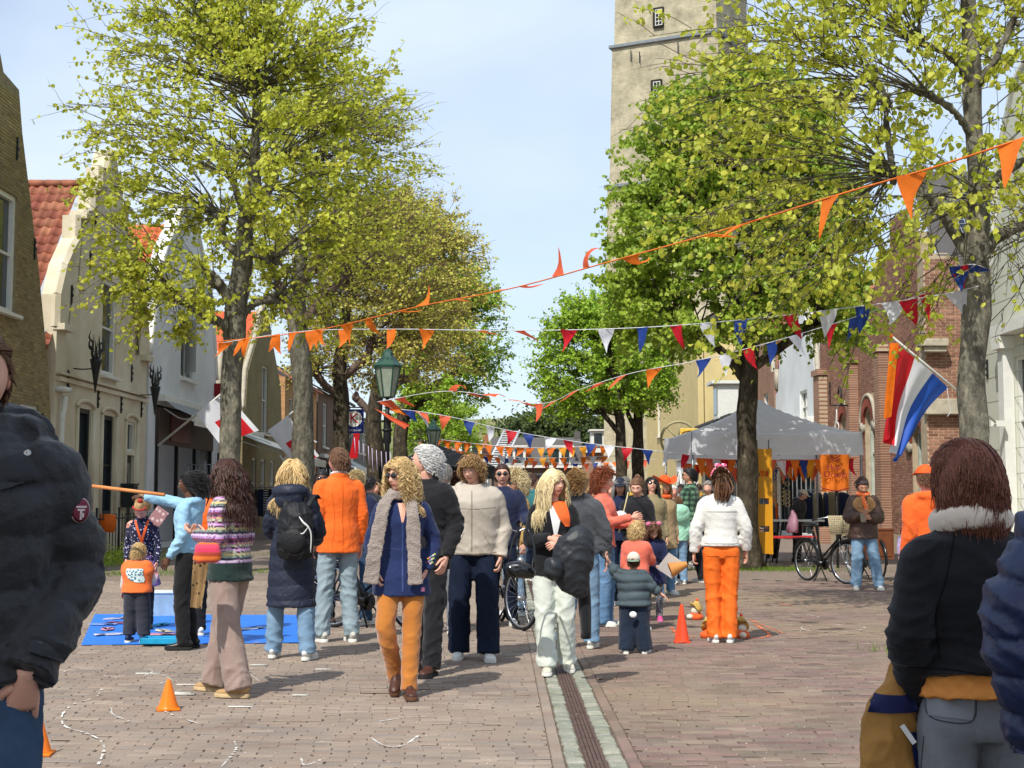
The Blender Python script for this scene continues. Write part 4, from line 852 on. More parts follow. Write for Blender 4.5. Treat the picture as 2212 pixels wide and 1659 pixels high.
tree('fifth left tree with fresh green lower leaves behind the crowd', 62, [(865, 1160, .38), (865, 1000, .34), (868, 920, .3), (885, 840, .2), (915, 760, .12), (930, 700, .08)],
     [[(866, 920, 0, .16), (905, 870, 0, .14)], [(880, 860, 0, .14), (960, 820, 0, .12)]],
     (985, 760), (2.7, 4.5), 300, 27000, .12, M_lf4, 15, depth=.9, group=LG, tw=8, bark=M_barkD)
tree('small yellow green tree in front of the far houses', 84, [(935, 1120, .15), (935, 1040, .13), (938, 980, .1), (940, 930, .06)], [[(936, 1000, 0, .07), (920, 960, 0, .06)], [(937, 990, 0, .07), (960, 950, 0, .06)]],
     (940, 925), (3.2, 2.6), 170, 12000, .14, M_lf4, 19, depth=.9, group=LG, tw=7, knob=False)
tree('nearest right tree with flecked trunk and long sweeping sparse branches', 16.5, [(2106, 1260, .19), (2104, 1100, .17), (2101, 950, .165), (2098, 850, .16), (2103, 740, .155), (2108, 640, .165), (2112, 540, .145), (2113, 420, .12), (2108, 300, .105), (2100, 180, .115), (2095, 60, .10), (2092, -80, .08), (2092, -250, .05)],
     [[(2112, 570, 0, .08), (2150, 515, 0, .075), (2200, 490, .1, .07), (2260, 470, .2, .07)], [(2112, 420, 0, .06), (2160, 380, -.2, .055), (2215, 345, -.3, .05), (2290, 330, -.3, .05)], [(2103, 570, 0, .075), (2060, 500, .1, .07), (2010, 430, .1, .06), (1960, 385, .2, .05), (1925, 372, .3, .06)], [(1930, 372, .3, .045), (1918, 300, .4, .035), (1912, 220, .4, .03)], [(2105, 300, 0, .05), (2060, 240, -.2, .04), (2000, 200, -.3, .04)], [(2100, 180, 0, .05), (2050, 120, -.2, .04), (1980, 90, -.4, .035)], [(2100, 200, 0, .05), (2150, 130, -.2, .045), (2190, 40, -.2, .04)]],
     (2005, 290), (3.6, 3.1), 300, 17000, .078, M_lf1, 21, low=1, depth=.6, group=RG, tw=7, wob=.2, lift=.2, rsh=.010, droop=1.1, bare=[(2070, 2300, 450, 900, .2)])
tree('dense bright green round crowned tree in front of the white party tent', 27.9, [(1620, 1228, .235), (1617, 1150, .21), (1614, 1000, .2), (1612, 900, .195), (1617, 800, .19), (1625, 700, .16), (1635, 550, .12), (1640, 400, .08), (1645, 250, .05)],
     [[(1616, 830, 0, .1), (1560, 760, 0, .09), (1500, 720, 0, .08)], [(1618, 800, 0, .1), (1700, 740, 0, .09), (1760, 700, 0, .08)], [(1622, 760, 0, .1), (1600, 680, -.4, .09), (1560, 600, -.6, .08)], [(1625, 700, 0, .1), (1690, 620, .5, .08), (1730, 540, .6, .07)], [(1630, 620, 0, .09), (1560, 500, .2, .06)]],
     (1592, 525), (2.75, 4.15), 560, 92000, .100, M_lf2, 25, depth=.8, group=RG, tw=9, bark=M_barkD, droop=1.0, shape=.12)
tree('small green tree with twin trunk neighbour in front of the yellow hall', 57, [(1344, 1150, .26), (1344, 1050, .24), (1342, 980, .23), (1338, 900, .18), (1325, 800, .12), (1315, 720, .07)], [[(1341, 940, 0, .12), (1300, 890, 0, .1)], [(1338, 900, 0, .12), (1370, 850, 0, .1)]],
     (1278, 800), (2.7, 3.3), 260, 24000, .125, M_lf4, 29, depth=.9, group=RG, tw=8, bark=M_barkD)
tree('darker trunked green tree just right of its twin by the yellow hall', 61, [(1378, 1150, .30), (1378, 1050, .27), (1377, 980, .26), (1378, 900, .2), (1375, 800, .12), (1372, 720, .07)], [[(1378, 940, 0, .12), (1350, 880, 0, .1)], [(1378, 900, 0, .12), (1420, 850, 0, .1)]],
     (1365, 800), (2.0, 3.2), 230, 20000, .125, M_lf4, 31, depth=.9, group=RG, tw=8, bark=M_barkD)
# low shrubs on the dune and behind the roofs
g = G(); rg = np.random.default_rng(5); Pn = np.concatenate([P(u, v, Y) + rg.normal(0, 1, (900, 3)) * [s_, 1.5, s_ * .45] for u, v, Y, s_ in ((1165, 915, 150, 1.6), (1200, 918, 152, 1.5), (1245, 925, 150, 2.2), (1290, 925, 150, 3.0), (1330, 920, 148, 3.5), (1130, 925, 150, 1.6))])
leaves(g, Pn, .42, rg, .5); tag(g.build('dune_shrubs', tonemat('shrub', [(0, '#3c4a2b'), (1, '#5b6a3c')], trans=.2, bump=0, objrand=False)), 'dark green shrubs and low pines on the dune behind the roofs', 'shrubs', kind='stuff')
# grass round the tree feet
g = G(); rg = np.random.default_rng(6); n_ = 5200
cs = [(P(1625, 1000, 27.7), .75, 1500), (P(1700, 1000, 27.6), .5, 500), (P(497, 1000, 26.8), .8, 700), (P(240, 1000, 26.0), 1.0, 900), (P(1985, 1000, 13.2), .28, 160), (P(657, 1000, 34.8), .8, 500)]
Pn = np.concatenate([np.c_[c[0] + rg.normal(0, s_, k), c[1] + rg.normal(0, s_ * .5, k), np.zeros(k)] for c, s_, k in cs]); N = len(Pn); a = rg.random(N) * 2 * PI; h_ = rg.uniform(.02, .09, N); wd_ = .006
V = np.stack([Pn + np.c_[np.cos(a), np.sin(a), 0 * a] * wd_, Pn - np.c_[np.cos(a), np.sin(a), 0 * a] * wd_, Pn + np.c_[rg.normal(0, .02, N), rg.normal(0, .02, N), h_]], 1).reshape(-1, 3); g.add(V, np.arange(N * 3).reshape(-1, 3), 0, np.repeat(rg.random(N), 3))
tag(g.build('grass_tufts', tonemat('grass', [(0, '#5f7a2c'), (1, '#7f9a3c')], trans=.3, bump=0, objrand=False)), 'short green grass and moss growing round the feet of the trees', 'grass', kind='stuff')
# ================================================================ PEOPLE
SK = {'fair': '#d9a48c', 'tan': '#c48f72', 'dark': '#5e3c2b', 'pink': '#d99c88'}
def skin(k):
    m = mat('skin_' + k, SK[k], rough=.5, var=.05, vs_=12, spec=.35)
    b = m.node_tree.nodes['Principled BSDF']; b.inputs['Subsurface Weight'].default_value = .12; b.inputs['Subsurface Radius'].default_value = (.02, .008, .004); b.inputs['Subsurface Scale'].default_value = .5; return m
M_eye = mat('eye_white', '#cfc8c0', rough=.3, var=0); M_iris = mat('iris', '#2b241e', rough=.2, var=0); M_lens = mat('sunglass', '#0c0c0f', rough=.08, spec=.9, var=0)
def lipm(k): return mat('lip_' + k, {'fair': '#b4615a', 'tan': '#9c5248', 'dark': '#5a2f2a', 'pink': '#b86a62'}[k], rough=.4, var=.03)
def hairm(key, c1, c2, c3, rough=.42):
    return tonemat('hair_' + key, [(0, c1), (.45, c2), (1, c3)], rough=rough, bump=0, spec=.45, objrand=False, grime=.15, gs=8)
HR = {'brown': ('#2e1c17', '#44291f', '#5c382a'), 'black': ('#0f0d0d', '#1a1718', '#2a2526'), 'blond': ('#a8884f', '#cfae76', '#ead09c'), 'lblond': ('#c0a470', '#e0ca98', '#f4e6c0'), 'auburn': ('#5a3022', '#7d4833', '#a56a50'), 'red': ('#6a321f', '#8f4a2c', '#a8653c'), 'dblond': ('#84643e', '#ad885a', '#cba874'), 'white': ('#c4c2be', '#dad8d4', '#efeeeb'), 'grey': ('#75706a', '#938e88', '#b0aca6'), 'lbrown': ('#4f3524', '#6e4c34', '#8d684a')}
def cloth(key, c, rough=.85, bump=.15, bs=60, var=.06, **k): return mat('cloth_' + key, c, rough=rough, bump=bump, bs=bs, var=var, vs_=5, sheen=k.pop('sheen', .15), spec=k.pop('spec', .2), **k)
def denim(key, c, c2): return mat('denim_' + key, c, c2=c2, rough=.85, bump=.12, bs=120, vs_=3.5, spec=.15)
def folds(V, N, amp, seed, w=None, zdir=.8, lam=(.07, .16)):
    rg = np.random.default_rng(seed); h = np.zeros(len(V)); Vw = V + .035 * np.sin(V[:, [1, 2, 0]] * [17, 13, 15] + seed) + .012 * np.sin(V[:, [2, 0, 1]] * [41, 37, 33] + seed)
    for i in range(4):
        k = nrm(rg.normal(0, 1, 3) * [1, 1, zdir * 2.2]) * 2 * PI / rg.uniform(*lam) / 2; a = 1 - np.abs(np.sin(Vw @ k + rg.random() * 6 + 1.2 * np.sin(V @ rg.normal(0, 7, 3)))); h += a ** 2.2 * .7 - .22
    if w is not None: h = h * w
    return V + N * (h * amp)[:, None]
def head_geo(g, M, sc_, hi, sex, sk):
    nu, nv = (56, 48) if hi else (26, 20)
    V, F = ell((0, 0, 0), (1, 1, 1), nu, nv); d = V.copy(); x, y, z = d.T
    X = x * .076; Y = y * .097; Z = z * .118
    lo = np.clip(-z, 0, 1); X = X * (1 - .34 * lo ** 1.6); Y = Y * (1 - .18 * lo ** 2) ; fr = np.clip(-y, 0, 1)
    Y = Y + np.where(y > 0, lo ** 1.5 * -.03, 0); Y -= .012 * lo * fr; X *= 1 + .04 * np.clip(z, 0, 1)
    def ga(cx, cz, sx, sz): return np.exp(-((X - cx) / sx) ** 2 - ((Z - cz) / sz) ** 2) * (y < 0)
    D = .011 * ga(0, -.01, .009, .028) + .018 * ga(0, -.026, .011, .012) + .005 * ga(.014, -.028, .007, .007) + .005 * ga(-.014, -.028, .007, .007)
    D -= .011 * (ga(.031, .012, .016, .011) + ga(-.031, .012, .016, .011)); D += .006 * (ga(.03, .034, .022, .008) + ga(-.03, .034, .022, .008)); D += .006 * ga(0, -.056, .022, .010) - .004 * ga(0, -.072, .018, .006) + .008 * ga(0, -.095, .02, .016)
    D += .004 * (ga(.042, -.02, .018, .02) + ga(-.042, -.02, .018, .02)); Y = Y - D
    P3 = np.c_[X, Y, Z]; nf = len(F[0]); cq = P3[F[0]].mean(1); mi = np.where((np.abs(cq[:, 0]) < .023) & (np.abs(cq[:, 2] + .056) < (.0065 if hi else .008)) & (cq[:, 1] < -.06), 1, 0)
    g.v.append(M(P3)); g.f.append((F[0] + g.n, mi)); g.f.append((F[1] + g.n, 0)); g.t.append(np.zeros(len(P3))); g.n += len(P3)
    for s in (-1, 1):
        V, F = ell((s * .031, -.0795, .011), (.0125, .0085, .0068), 10, 6); g.add(M(V), F, 2)
        V, F = ell((s * .031, -.0865, .011), (.0052, .003, .0052), 8, 5); g.add(M(V), F, 3)
        V, F = ell((s * .075, .008, -.005), (.007, .018, .030), 10, 7, Matrix.Rotation(s * .25, 3, 'Z')); g.add(M(V), F, 0)
        if hi: V, F = loft([(s * .014, -.101, .032), (s * .032, -.098, .037), (s * .05, -.084, .031)], [.0025, .0038, .001], ns=5); g.add(M(V), F, 4)
def hand(g, w, d, n, s, curl=.35, side=1, hi=True):
    d = nrm(np.array(d, float)); n = np.array(n, float); n = nrm(n - d * (n @ d)); a = np.cross(d, n)
    g.add(*loft([w - d * .02 * s, w + d * .02 * s, w + d * .055 * s, w + d * .088 * s], np.array([(.022, .019), (.028, .019), (.037, .016), (.038, .012)]) * s, ns=10, ref=a, n=9))
    for i, ln in enumerate((.070, .078, .073, .058)):
        p = w + (d * .084 + a * (i - 1.5) * .0195) * s; q = [p - d * .012 * s, p]; an = curl * .5; dd = d
        for k, f in enumerate((.42, .33, .25)):
            dd = nrm(d * math.cos(an) + n * math.sin(an) + a * (i - 1.5) * .05); q.append(q[-1] + dd * ln * f * s); an += curl * 1.1
        g.add(*loft(q, np.array([.0085, .009, .0085, .0078, .0055]) * s, ns=6, n=9 if hi else 5))
    p = w + (d * .025 + a * side * .024) * s; t1 = nrm(d * .75 + a * side * .65 + n * .25); t2 = nrm(d * .95 + a * side * .2 + n * .35)
    g.add(*loft([p, p + t1 * .035 * s, p + t1 * .035 * s + t2 * .032 * s, p + t1 * .035 * s + t2 * .055 * s], np.array([.013, .012, .0095, .006]) * s, ns=6, n=7))
def shoe(parent, ank, yaw, s, m, ms, pitch=0, kind='sneaker', name='shoe'):
    g = G(); L_ = .275 * s
    ys = np.array([.075, .06, .03, -.02, -.07, -.12, -.165, -.195]) * s; hs = np.array([.06, .085, .10, .09, .065, .052, .045, .028]) * s; ws = np.array([.018, .031, .036, .036, .041, .046, .040, .022]) * s
    if kind == 'boot': hs = hs + np.array([.04, .06, .06, .03, .01, .008, .005, .003]) * s
    pts = np.c_[np.zeros(8), ys, hs / 2 + .012 * s]; V, F = loft(pts, np.c_[ws, hs / 2], ns=12, ref=(1, 0, 0), n=17); V[:, 2] = np.maximum(V[:, 2], .014 * s); g.add(V, F, 0)
    sy = np.array([.085, .05, 0, -.06, -.12, -.17, -.205]) * s; sw = np.array([.024, .037, .038, .043, .05, .044, .022]) * s; so = .03 * s
    n = len(sy); V = np.concatenate([np.c_[sw, sy, np.zeros(n)], np.c_[-sw, sy, np.zeros(n)], np.c_[sw * .97, sy, np.full(n, so)], np.c_[-sw * .97, sy, np.full(n, so)]]); V[-n:, 2] += 0; i = np.arange(n - 1)
    g.add(V, np.concatenate([np.stack([2 * n + i, 2 * n + i + 1, 3 * n + i + 1, 3 * n + i], -1), np.stack([i, i + 1, 2 * n + i + 1, 2 * n + i], -1), np.stack([n + i, 3 * n + i, 3 * n + i + 1, n + i + 1], -1), [[0, 2 * n, 3 * n, n], [n - 1, 2 * n - 1, 4 * n - 1, 3 * n - 1]]]), 1)
    if kind in ('sneaker', 'boot'):
        for k in range(4): g.box((0, -.045 * s - k * .018 * s, .094 * s - k * .0125 * s + (.012 if kind == 'boot' else 0)), (.035 * s, .006 * s, .006 * s), 1 if kind == 'sneaker' else 0)
    o = g.build(name, [m, ms], parent); Mx = Matrix.Translation((ank[0], ank[1], max(0, ank[2] - .085 * s) - (0 if not pitch else 0))) @ Matrix.Rotation(yaw, 4, 'Z')
    if pitch: Mx = Mx @ Matrix.Translation((0, -.12 * s, 0)) @ Matrix.Rotation(pitch, 4, 'X') @ Matrix.Translation((0, .12 * s, 0)); Mx = Matrix.Translation((0, 0, 0)) @ Mx
    o.matrix_local = Mx; return o
def strands(g, M, N, length, seed, style='down', r=.005, wave=0, wf=2.5, curl=0, vol=1.06, gravity=.55, hair_line=.30, part=.0, nseg=10, front=True, spread=0, back=(0, .3, .1), top_only=False, low=-.62, off=np.zeros(3), mess=1):
    rg = np.random.default_rng(seed); n0 = N * 4; i = np.arange(n0); ph = i * 2.39996; z = 1 - 2 * (i + .5) / n0; rr = np.sqrt(1 - z * z); d = np.c_[rr * np.cos(ph), rr * np.sin(ph), z] + rg.normal(0, .02, (n0, 3)); d = nrm(d)
    fr = -d[:, 1]; zmin = np.interp(fr, [-1, -.2, .15, .55, 1], [low, low * .75, -.05, hair_line + .12, hair_line + .22]); d = d[d[:, 2] > zmin]; d = d[rg.permutation(len(d))[:N]]; N = len(d)
    Rh = np.array([.084, .104, .124]); p = d * Rh * .97; up = np.array([0, 0, 1.])
    sx = np.sign(d[:, :1] - part + 1e-6)
    if style == 'down': v = nrm(d * .25 + np.c_[sx[:, 0] * .9, np.full(N, .35), np.full(N, .05)] * np.clip(d[:, 2:3], 0, 1) + np.c_[np.zeros(N), np.full(N, .15), -1.1 + 0 * p[:, 0]] * np.clip(1 - d[:, 2:3], .1, 1))
    elif style == 'back': v = nrm(d * .15 + np.array([0, 1.0, .15]) * (d[:, 2:3] + .9) + np.array([0, .4, -.5]) * np.clip(-d[:, 2:3], 0, 1))
    elif style == 'front': v = nrm(d * .35 + np.c_[.35 * np.ones(N), np.full(N, -.9), np.full(N, .1)] * np.clip(d[:, 2:3], 0, 1) + np.array([.1, .1, -.9]) * np.clip(.8 - d[:, 2:3], 0, 1))
    elif style == 'round': v = nrm(d + rg.normal(0, .35, (N, 3)))
    else: v = nrm(d * .3 + np.array([0, .2, -1.]))
    ln = length * rg.uniform(.72, 1.08, N); ln = np.where(-d[:, 1] > .55, ln * (.75 if front else 1), ln); ds = (ln / nseg)[:, None]; C = [p]; wob = rg.normal(0, .12, (N, 3))
    sh = [(np.array([0, .02, -.30]), np.array([.205, .115, .115])), (np.array([0, .02, -.2]), np.array([.07, .075, .14]))]
    for k in range(nseg):
        v = nrm(v + np.array([0, 0, -gravity]) * (1 if style != 'round' else .35) + wob * .12 * mess + rg.normal(0, .018 * mess, (N, 3))); p = p + v * ds
        q = p / (Rh * vol); l_ = np.linalg.norm(q, axis=1, keepdims=True); p = np.where(l_ < 1, p / np.maximum(l_, .2), p)
        for c, r_ in sh:
            q = (p - c) / r_; l_ = np.linalg.norm(q, axis=1, keepdims=True); p = np.where(l_ < 1, c + (p - c) / np.maximum(l_, .3), p)
        if k > 1 and spread == 0:   # keep the face clear
            bad = (p[:, 1] < -.03) & (np.abs(p[:, 0]) < .074) & (p[:, 2] < .07) & (p[:, 2] > -.14); p[:, 0] = np.where(bad, np.sign(p[:, 0] + 1e-9) * .078, p[:, 0]); p[:, 1] = np.where(bad, np.maximum(p[:, 1], -.06), p[:, 1])
        if spread and k > 0: bad = (p[:, 1] < -.05) & (np.abs(p[:, 0]) < .066) & (p[:, 2] < .05); p[:, 2] = np.where(bad, .05, p[:, 2])
        C.append(p)
    C = np.stack(C, 1); t = np.linspace(0, 1, nseg + 1)[None]; ph = rg.random((N, 1)) * 6.28
    if style in ('down', 'round', 'curl'): ph = (np.round(d[:, :1] * 9) * 1.3 + np.round(d[:, 1:2] * 7) * 2.1 + np.round(d[:, 2:] * 7) * .7) + rg.normal(0, 1.1, (N, 1))
    if wave:
        A = wave * np.clip(t * 2.2, 0, 1); C[:, :, 0] += A * np.sin(wf * 2 * PI * t + ph); C[:, :, 1] += A * np.cos(wf * 2 * PI * t + ph * 1.3); C[:, :, 2] += A * .5 * np.sin(wf * 2 * PI * t + ph * .7)
    g2 = G(); Rr = r * rg.uniform(.6, 1.3, (N, 1)) * (1 - .75 * t ** 2.5); multitube(g2, C + off, Rr, 3); V = g2.v[0]; tn = np.repeat(np.clip(rg.normal(.5, .17, N), .01, 1), (nseg + 1) * 3); g.add(M(V), g2.f[0][0], 0, tn)
def hair_cap(g, M, low=-.5, hair_line=.3, s=1.05, tone=.25):
    V, F = ell((0, 0, 0), (1, 1, 1), 30, 22); fr = -V[:, 1]; zm = np.interp(fr, [-1, -.2, .15, .55, 1], [low, low * .75, -.05, hair_line + .1, hair_line + .2]); k = V[:, 2] > zm; P3 = V * np.array([.081, .101, .122]) * s
    P3[~k] = V[~k] * np.array([.060, .078, .10]); g.add(M(P3), F, 0, tone)
def bvh(V, F): return BVHTree.FromPolygons([tuple(v) for v in V], [tuple(int(i) for i in f) for f in F])
def decal(b, rows, nx=8, off=.004, d='front', nz=None):
    """grid laid on a garment seen from one side; rows [(z, x0, x1)]"""
    rows = np.array(rows, float); nz = nz or max(4, len(rows) * 4); rw = crs(rows, nz) if len(rows) > 2 else np.linspace(rows[0], rows[1], nz); V = []
    dv = {'front': (Vector((0, 1, 0)), lambda x, z: Vector((x, -1, z))), 'back': (Vector((0, -1, 0)), lambda x, z: Vector((x, 1, z))), 'left': (Vector((-1, 0, 0)), lambda x, z: Vector((1, x, z))), 'right': (Vector((1, 0, 0)), lambda x, z: Vector((-1, x, z)))}[d]; last = None
    for z, x0, x1 in rw:
        for t in np.linspace(0, 1, nx):
            h = b.ray_cast(dv[1](x0 + (x1 - x0) * t, z), dv[0]); 
            if h[0] is not None: last = np.array(h[0]) - np.array(dv[0]) * off; V.append(last)
            else:
                p = np.array(dv[1](x0 + (x1 - x0) * t, z)); ax = 1 if d in ('front', 'back') else 0; p[ax] = last[ax] if last is not None else 0; V.append(p)
    i = np.arange(nz - 1)[:, None] * nx; j = np.arange(nx - 1)[None]; F = np.stack([i + j, i + j + 1, i + nx + j + 1, i + nx + j], -1).reshape(-1, 4)
    if d in ('back', 'left'): F = F[:, ::-1]
    return np.array(V), F
class Person: pass
def person(label, at_, yaw=0, H=1.70, sex='f', sk='fair', hair=None, top=None, bottom=None, shoes=None, armL=None, armR=None, legL=None, legR=None, lean=0, hyaw=0, hpitch=0, hroll=0, lod=1, kid=0, wid=1.0, glasses=False, group=None, handL=None, handR=None, twist=0, dropx=0, skirt=None, z0=0.0, bare_legs=False):
    """joints are given for a 1.75 m figure: x to its left, -y the way it faces"""
    root = thing('person', label, 'person', (at_[0], at_[1], z0), R(yaw), group); s = H / 1.75; hs = s; rad = s * wid
    if kid: hs = s * (1 + .55 * kid); s_b = (H - .235 * hs) / 1.515; rad = s * wid * (1 + .12 * kid)
    else: s_b = s
    rg = np.random.default_rng(abs(hash(label)) % 99991 if False else sum(map(ord, label))); seed = int(rg.integers(1, 9999))
    bs = rad / s_b; cl, sl = math.cos(R(lean)), math.sin(R(lean)); ct, st_ = math.cos(R(twist)), math.sin(R(twist))
    def U(p):   # reference -> leaned
        p = np.array(p, float); q = p.copy(); w_ = np.clip((p[..., 2] - .93) / .25, 0, 1); a = R(lean) * w_; b = R(twist) * np.clip((p[..., 2] - 1.05) / .3, 0, 1)
        x, y, z = p[..., 0] * np.cos(b) - p[..., 1] * np.sin(b), p[..., 0] * np.sin(b) + p[..., 1] * np.cos(b), p[..., 2] - .93
        q[..., 0] = x + dropx * w_; q[..., 1] = y * np.cos(a) - z * np.sin(a); q[..., 2] = .93 + y * np.sin(a) + z * np.cos(a); return q
    def S(p): return np.array(p, float) * s_b
    m_ = sex == 'm'; shx = .172 if m_ else .150
    sh = {1: U((shx, .012, 1.392)), -1: U((-shx, .012, 1.392))}
    aL = armL or ((shx + .055, .04, 1.13), (shx + .07, -.02, .89)); aR = armR or ((-shx - .055, .04, 1.13), (-shx - .07, -.02, .89))
    arms = {1: [np.array(x, float) for x in aL], -1: [np.array(x, float) for x in aR]}
    for k in (-1, 1): arms[k][0][0] *= .90; arms[k][1][0] *= .93
    lL = legL or ((.10, -.02, .50), (.105, .02, .085)); lR = legR or ((-.10, -.02, .50), (-.105, .02, .085))
    legs = {1: [np.array(x, float) for x in lL], -1: [np.array(x, float) for x in lR]}
    vox = (.022, .0135, .0095)[lod] ; hi = lod >= 1
    # --- body
    tz = np.array([(.90, .165, .11, .01), (1.0, .155, .105, .01), (1.10, .13 if not m_ else .145, .095, 0), (1.2, .135 if not m_ else .155, .10, -.002), (1.30, .155 if not m_ else .175, .11, -.004), (1.38, .148 if not m_ else .168, .095, .005), (1.435, .105 if not m_ else .12, .072, .012), (1.47, .06, .056, .014), (1.52, .053, .056, .008), (1.57, .052, .055, .0)])
    g = G(); pts = U(np.c_[np.zeros(10), tz[:, 3], tz[:, 0]]); hc = U((0, -.012, 1.632 if not kid else 1.60))
    pts[-1] = pts[-1]; g.add(*loft(S(pts), tz[:, 1:3] * s_b * bs * .93, ns=16, ref=(ct, st_, 0), n=28))
    for k in (-1, 1):
        e, w_ = arms[k]; g.add(*loft(S([sh[k] * [.5, 1, 1] + sh[-k] * [.0, 0, 0], sh[k], (sh[k] + e) / 2, e, (e + w_) / 2, w_]), np.array([.05, .052, .043, .037, .035, .024]) * rad, ns=10, rnd=True))
        kn, an = legs[k]; hp = np.array([k * .085, .01, .92]); g.add(*loft(S([hp, (hp + kn) / 2, kn, (kn + an) / 2 + [0, .015, .03], an]), np.array([.085, .072, .052, .05, .034]) * rad, ns=12, rnd=True))
    V, F = remesh(g, vox, 2); g = G(); g.add(V, F, 0)
    Hm = Matrix.Rotation(R(twist), 3, 'Z') @ Matrix.Rotation(R(lean), 3, 'X') @ Matrix.Rotation(R(hyaw), 3, 'Z') @ Matrix.Rotation(R(hroll), 3, 'Y') @ Matrix.Rotation(R(hpitch), 3, 'X'); Hn = np.array(Hm); nk = U((0, .012, 1.53)); 
    hcen = S(nk) + Hn @ (np.array([0, -.018, .098]) * hs)
    def HM(V): return (np.asarray(V) * hs) @ Hn.T + hcen
    head_geo(g, HM, hs, hi, sex, sk)
    for k, hd in ((1, handL), (-1, handR)):
        e, w_ = arms[k]; hd = hd or {}; d = np.array(hd.get('d', nrm(w_ - e)), float); n_ = hd.get('n', (-k, .1, 0)); hand(g, S(w_), d, n_, rad * (1.0 if m_ else .92), hd.get('curl', .4), hd.get('side', -k if True else k), hi)
    bm = mat('brow_' + (hair or {}).get('c', 'brown'), HR[(hair or {}).get('c', 'brown')][0], rough=.8, var=0)
    body = g.build('body', [skin(sk), lipm(sk), M_eye, M_iris, bm], root)
    out = Person(); out.root = root; out.S = S; out.U = U; out.HM = HM; out.s = s_b; out.rad = rad; out.arms = arms; out.sh = sh; out.hs = hs; out.Hn = Hn; out.legs = legs
    # --- top garment
    def mkgarm(t, name):
        g = G(); ez = t.get('ease', .02); hem = t.get('hem', .92); hr = t.get('hemr', (.185, .135)); puff = t.get('puff', 0)
        zz = [z for z in tz[:7] if z[0] > hem + .06]; prof = [(hem, hr[0], hr[1], .008)]
        if hem < .8: prof.append(((hem + 1.0) / 2, max(.195, hr[0] * .93), .152, .008))
        prof += [(z[0], z[1] + ez + t.get('cw', 0), z[2] + ez + t.get('cd', 0) * .6, z[3]) for z in zz if z[0] > prof[-1][0] + .04]
        prof += [(1.475, .085 + ez * .6, .07 + ez * .5, .012), (1.475 + t.get('neck', .03), .062 + t.get('nr', .008), .064 + t.get('nr', .008), .01)]
        prof = np.array(prof); pp = U(np.c_[np.zeros(len(prof)), prof[:, 3], prof[:, 0]]); n = 40; md = (lambda q: 1 - .07 + .11 * np.abs(np.sin(PI * puff * q)) ** .45) if puff else None
        if 'sx' in t: pp[:, 0] += t['sx']
        g.add(*loft(S(pp), prof[:, 1:3] * s_b * bs, ns=24, ref=(ct, st_, 0), n=n * (2 if puff else 1), mod=md))
        sr = t.get('sleeve', (.075, .066, .05)); sr = tuple(np.array(sr) * [.84, .88, .92]) if sr else sr
        if sr:
            for k in (-1, 1):
                e, w_ = arms[k]; a0 = sh[k] * [.45, 1, 1] + [0, 0, .012]; cut = t.get('cut', 1.0); we = e + (w_ - e) * (cut if cut <= 1 else 1); Q = [a0, sh[k], (sh[k] + e) / 2, e, (e + we) / 2, we]; r_ = np.array([sr[0] * .9, sr[0], (sr[0] + sr[1]) / 2, sr[1], (sr[1] * .6 + sr[2] * .4), sr[2]]) * rad
                if t.get('short'): Q = Q[:3]; r_ = r_[:3]
                pa = t.get('puffarm', puff); md = (lambda q: 1 - .15 + .22 * np.abs(np.sin(PI * pa * q)) ** .45) if pa else None
                if t.get('only') and k != t['only']: continue
                g.add(*loft(S(Q), r_, ns=16, n=60 if pa else 24, mod=md))
        if t.get('hood'):
            hz = t['hood']; c = U((0, .105, 1.47)); g.add(*loft(S([U((.11, .0, 1.47)), U((.105, .085, 1.465)), U((.0, .125, 1.46)), U((-.105, .085, 1.465)), U((-.11, .0, 1.47))]), np.array([.03, .05, .062, .05, .03]) * rad * hz, ns=12)); g.add(*ell(S(U((0, .125, 1.40))), np.array([.10, .05, .09]) * rad * hz, 16, 10))
        if t.get('collar'):
            ch = t['collar']; a = np.linspace(0, 2 * PI, 15); c = np.array([U((.078 * math.sin(q), .012 + .078 * math.cos(q), 1.485 + .018 * math.cos(q))) for q in a]); g.add(*loft(S(c), np.full((15, 2), .02 * ch) * rad * [1, 1.3], ns=8, n=30))
        V, F = remesh(g, t.get('vox', vox * (1.0 if not puff else .85)), t.get('sm', 3 if not puff else 2)); N = vnorm(V, F); amp = t.get('fold', .008) * (1 if lod else .8)
        # open the hem a little: leave it flat; folds grow at elbows and waist
        w_ = np.full(len(V), .45)
        for k in (-1, 1):
            for c, r_, q in ((arms[k][0], .12, 1.2), (arms[k][1], .10, .6), (sh[k], .10, .5)): w_ += q * np.exp(-((V / s_b - c) ** 2).sum(1) / r_ ** 2)
        w_ += .5 * np.exp(-((V[:, 2] / s_b - hem - .05) / .08) ** 2)
        V = folds(V, N, amp * s_b * .75, seed + len(name), w_, t.get('zdir', 1.0), t.get('lam', (.055, .14))); V = folds(V, N, .0022 * s_b * (lod > 0), seed + 7, w_, 1, (.025, .06))
        if t.get('quilt'):
            sp, dp = t['quilt']; best = np.full(len(V), 9.); arc = np.zeros(len(V)); vr = V / s_b
            for k in (-1, 1):
                a0_ = 0
                for p0, p1 in ((sh[k], arms[k][0]), (arms[k][0], arms[k][1])):
                    d_ = p1 - p0; L2 = np.linalg.norm(d_); tt = np.clip((vr - p0) @ d_ / L2 ** 2, 0, 1); ds_ = np.linalg.norm(vr - p0 - tt[:, None] * d_, axis=1); m2 = (ds_ < best) & ((p0 is not sh[k]) | (tt > .12)); best[m2] = ds_[m2]; arc[m2] = a0_ + tt[m2] * L2; a0_ += L2
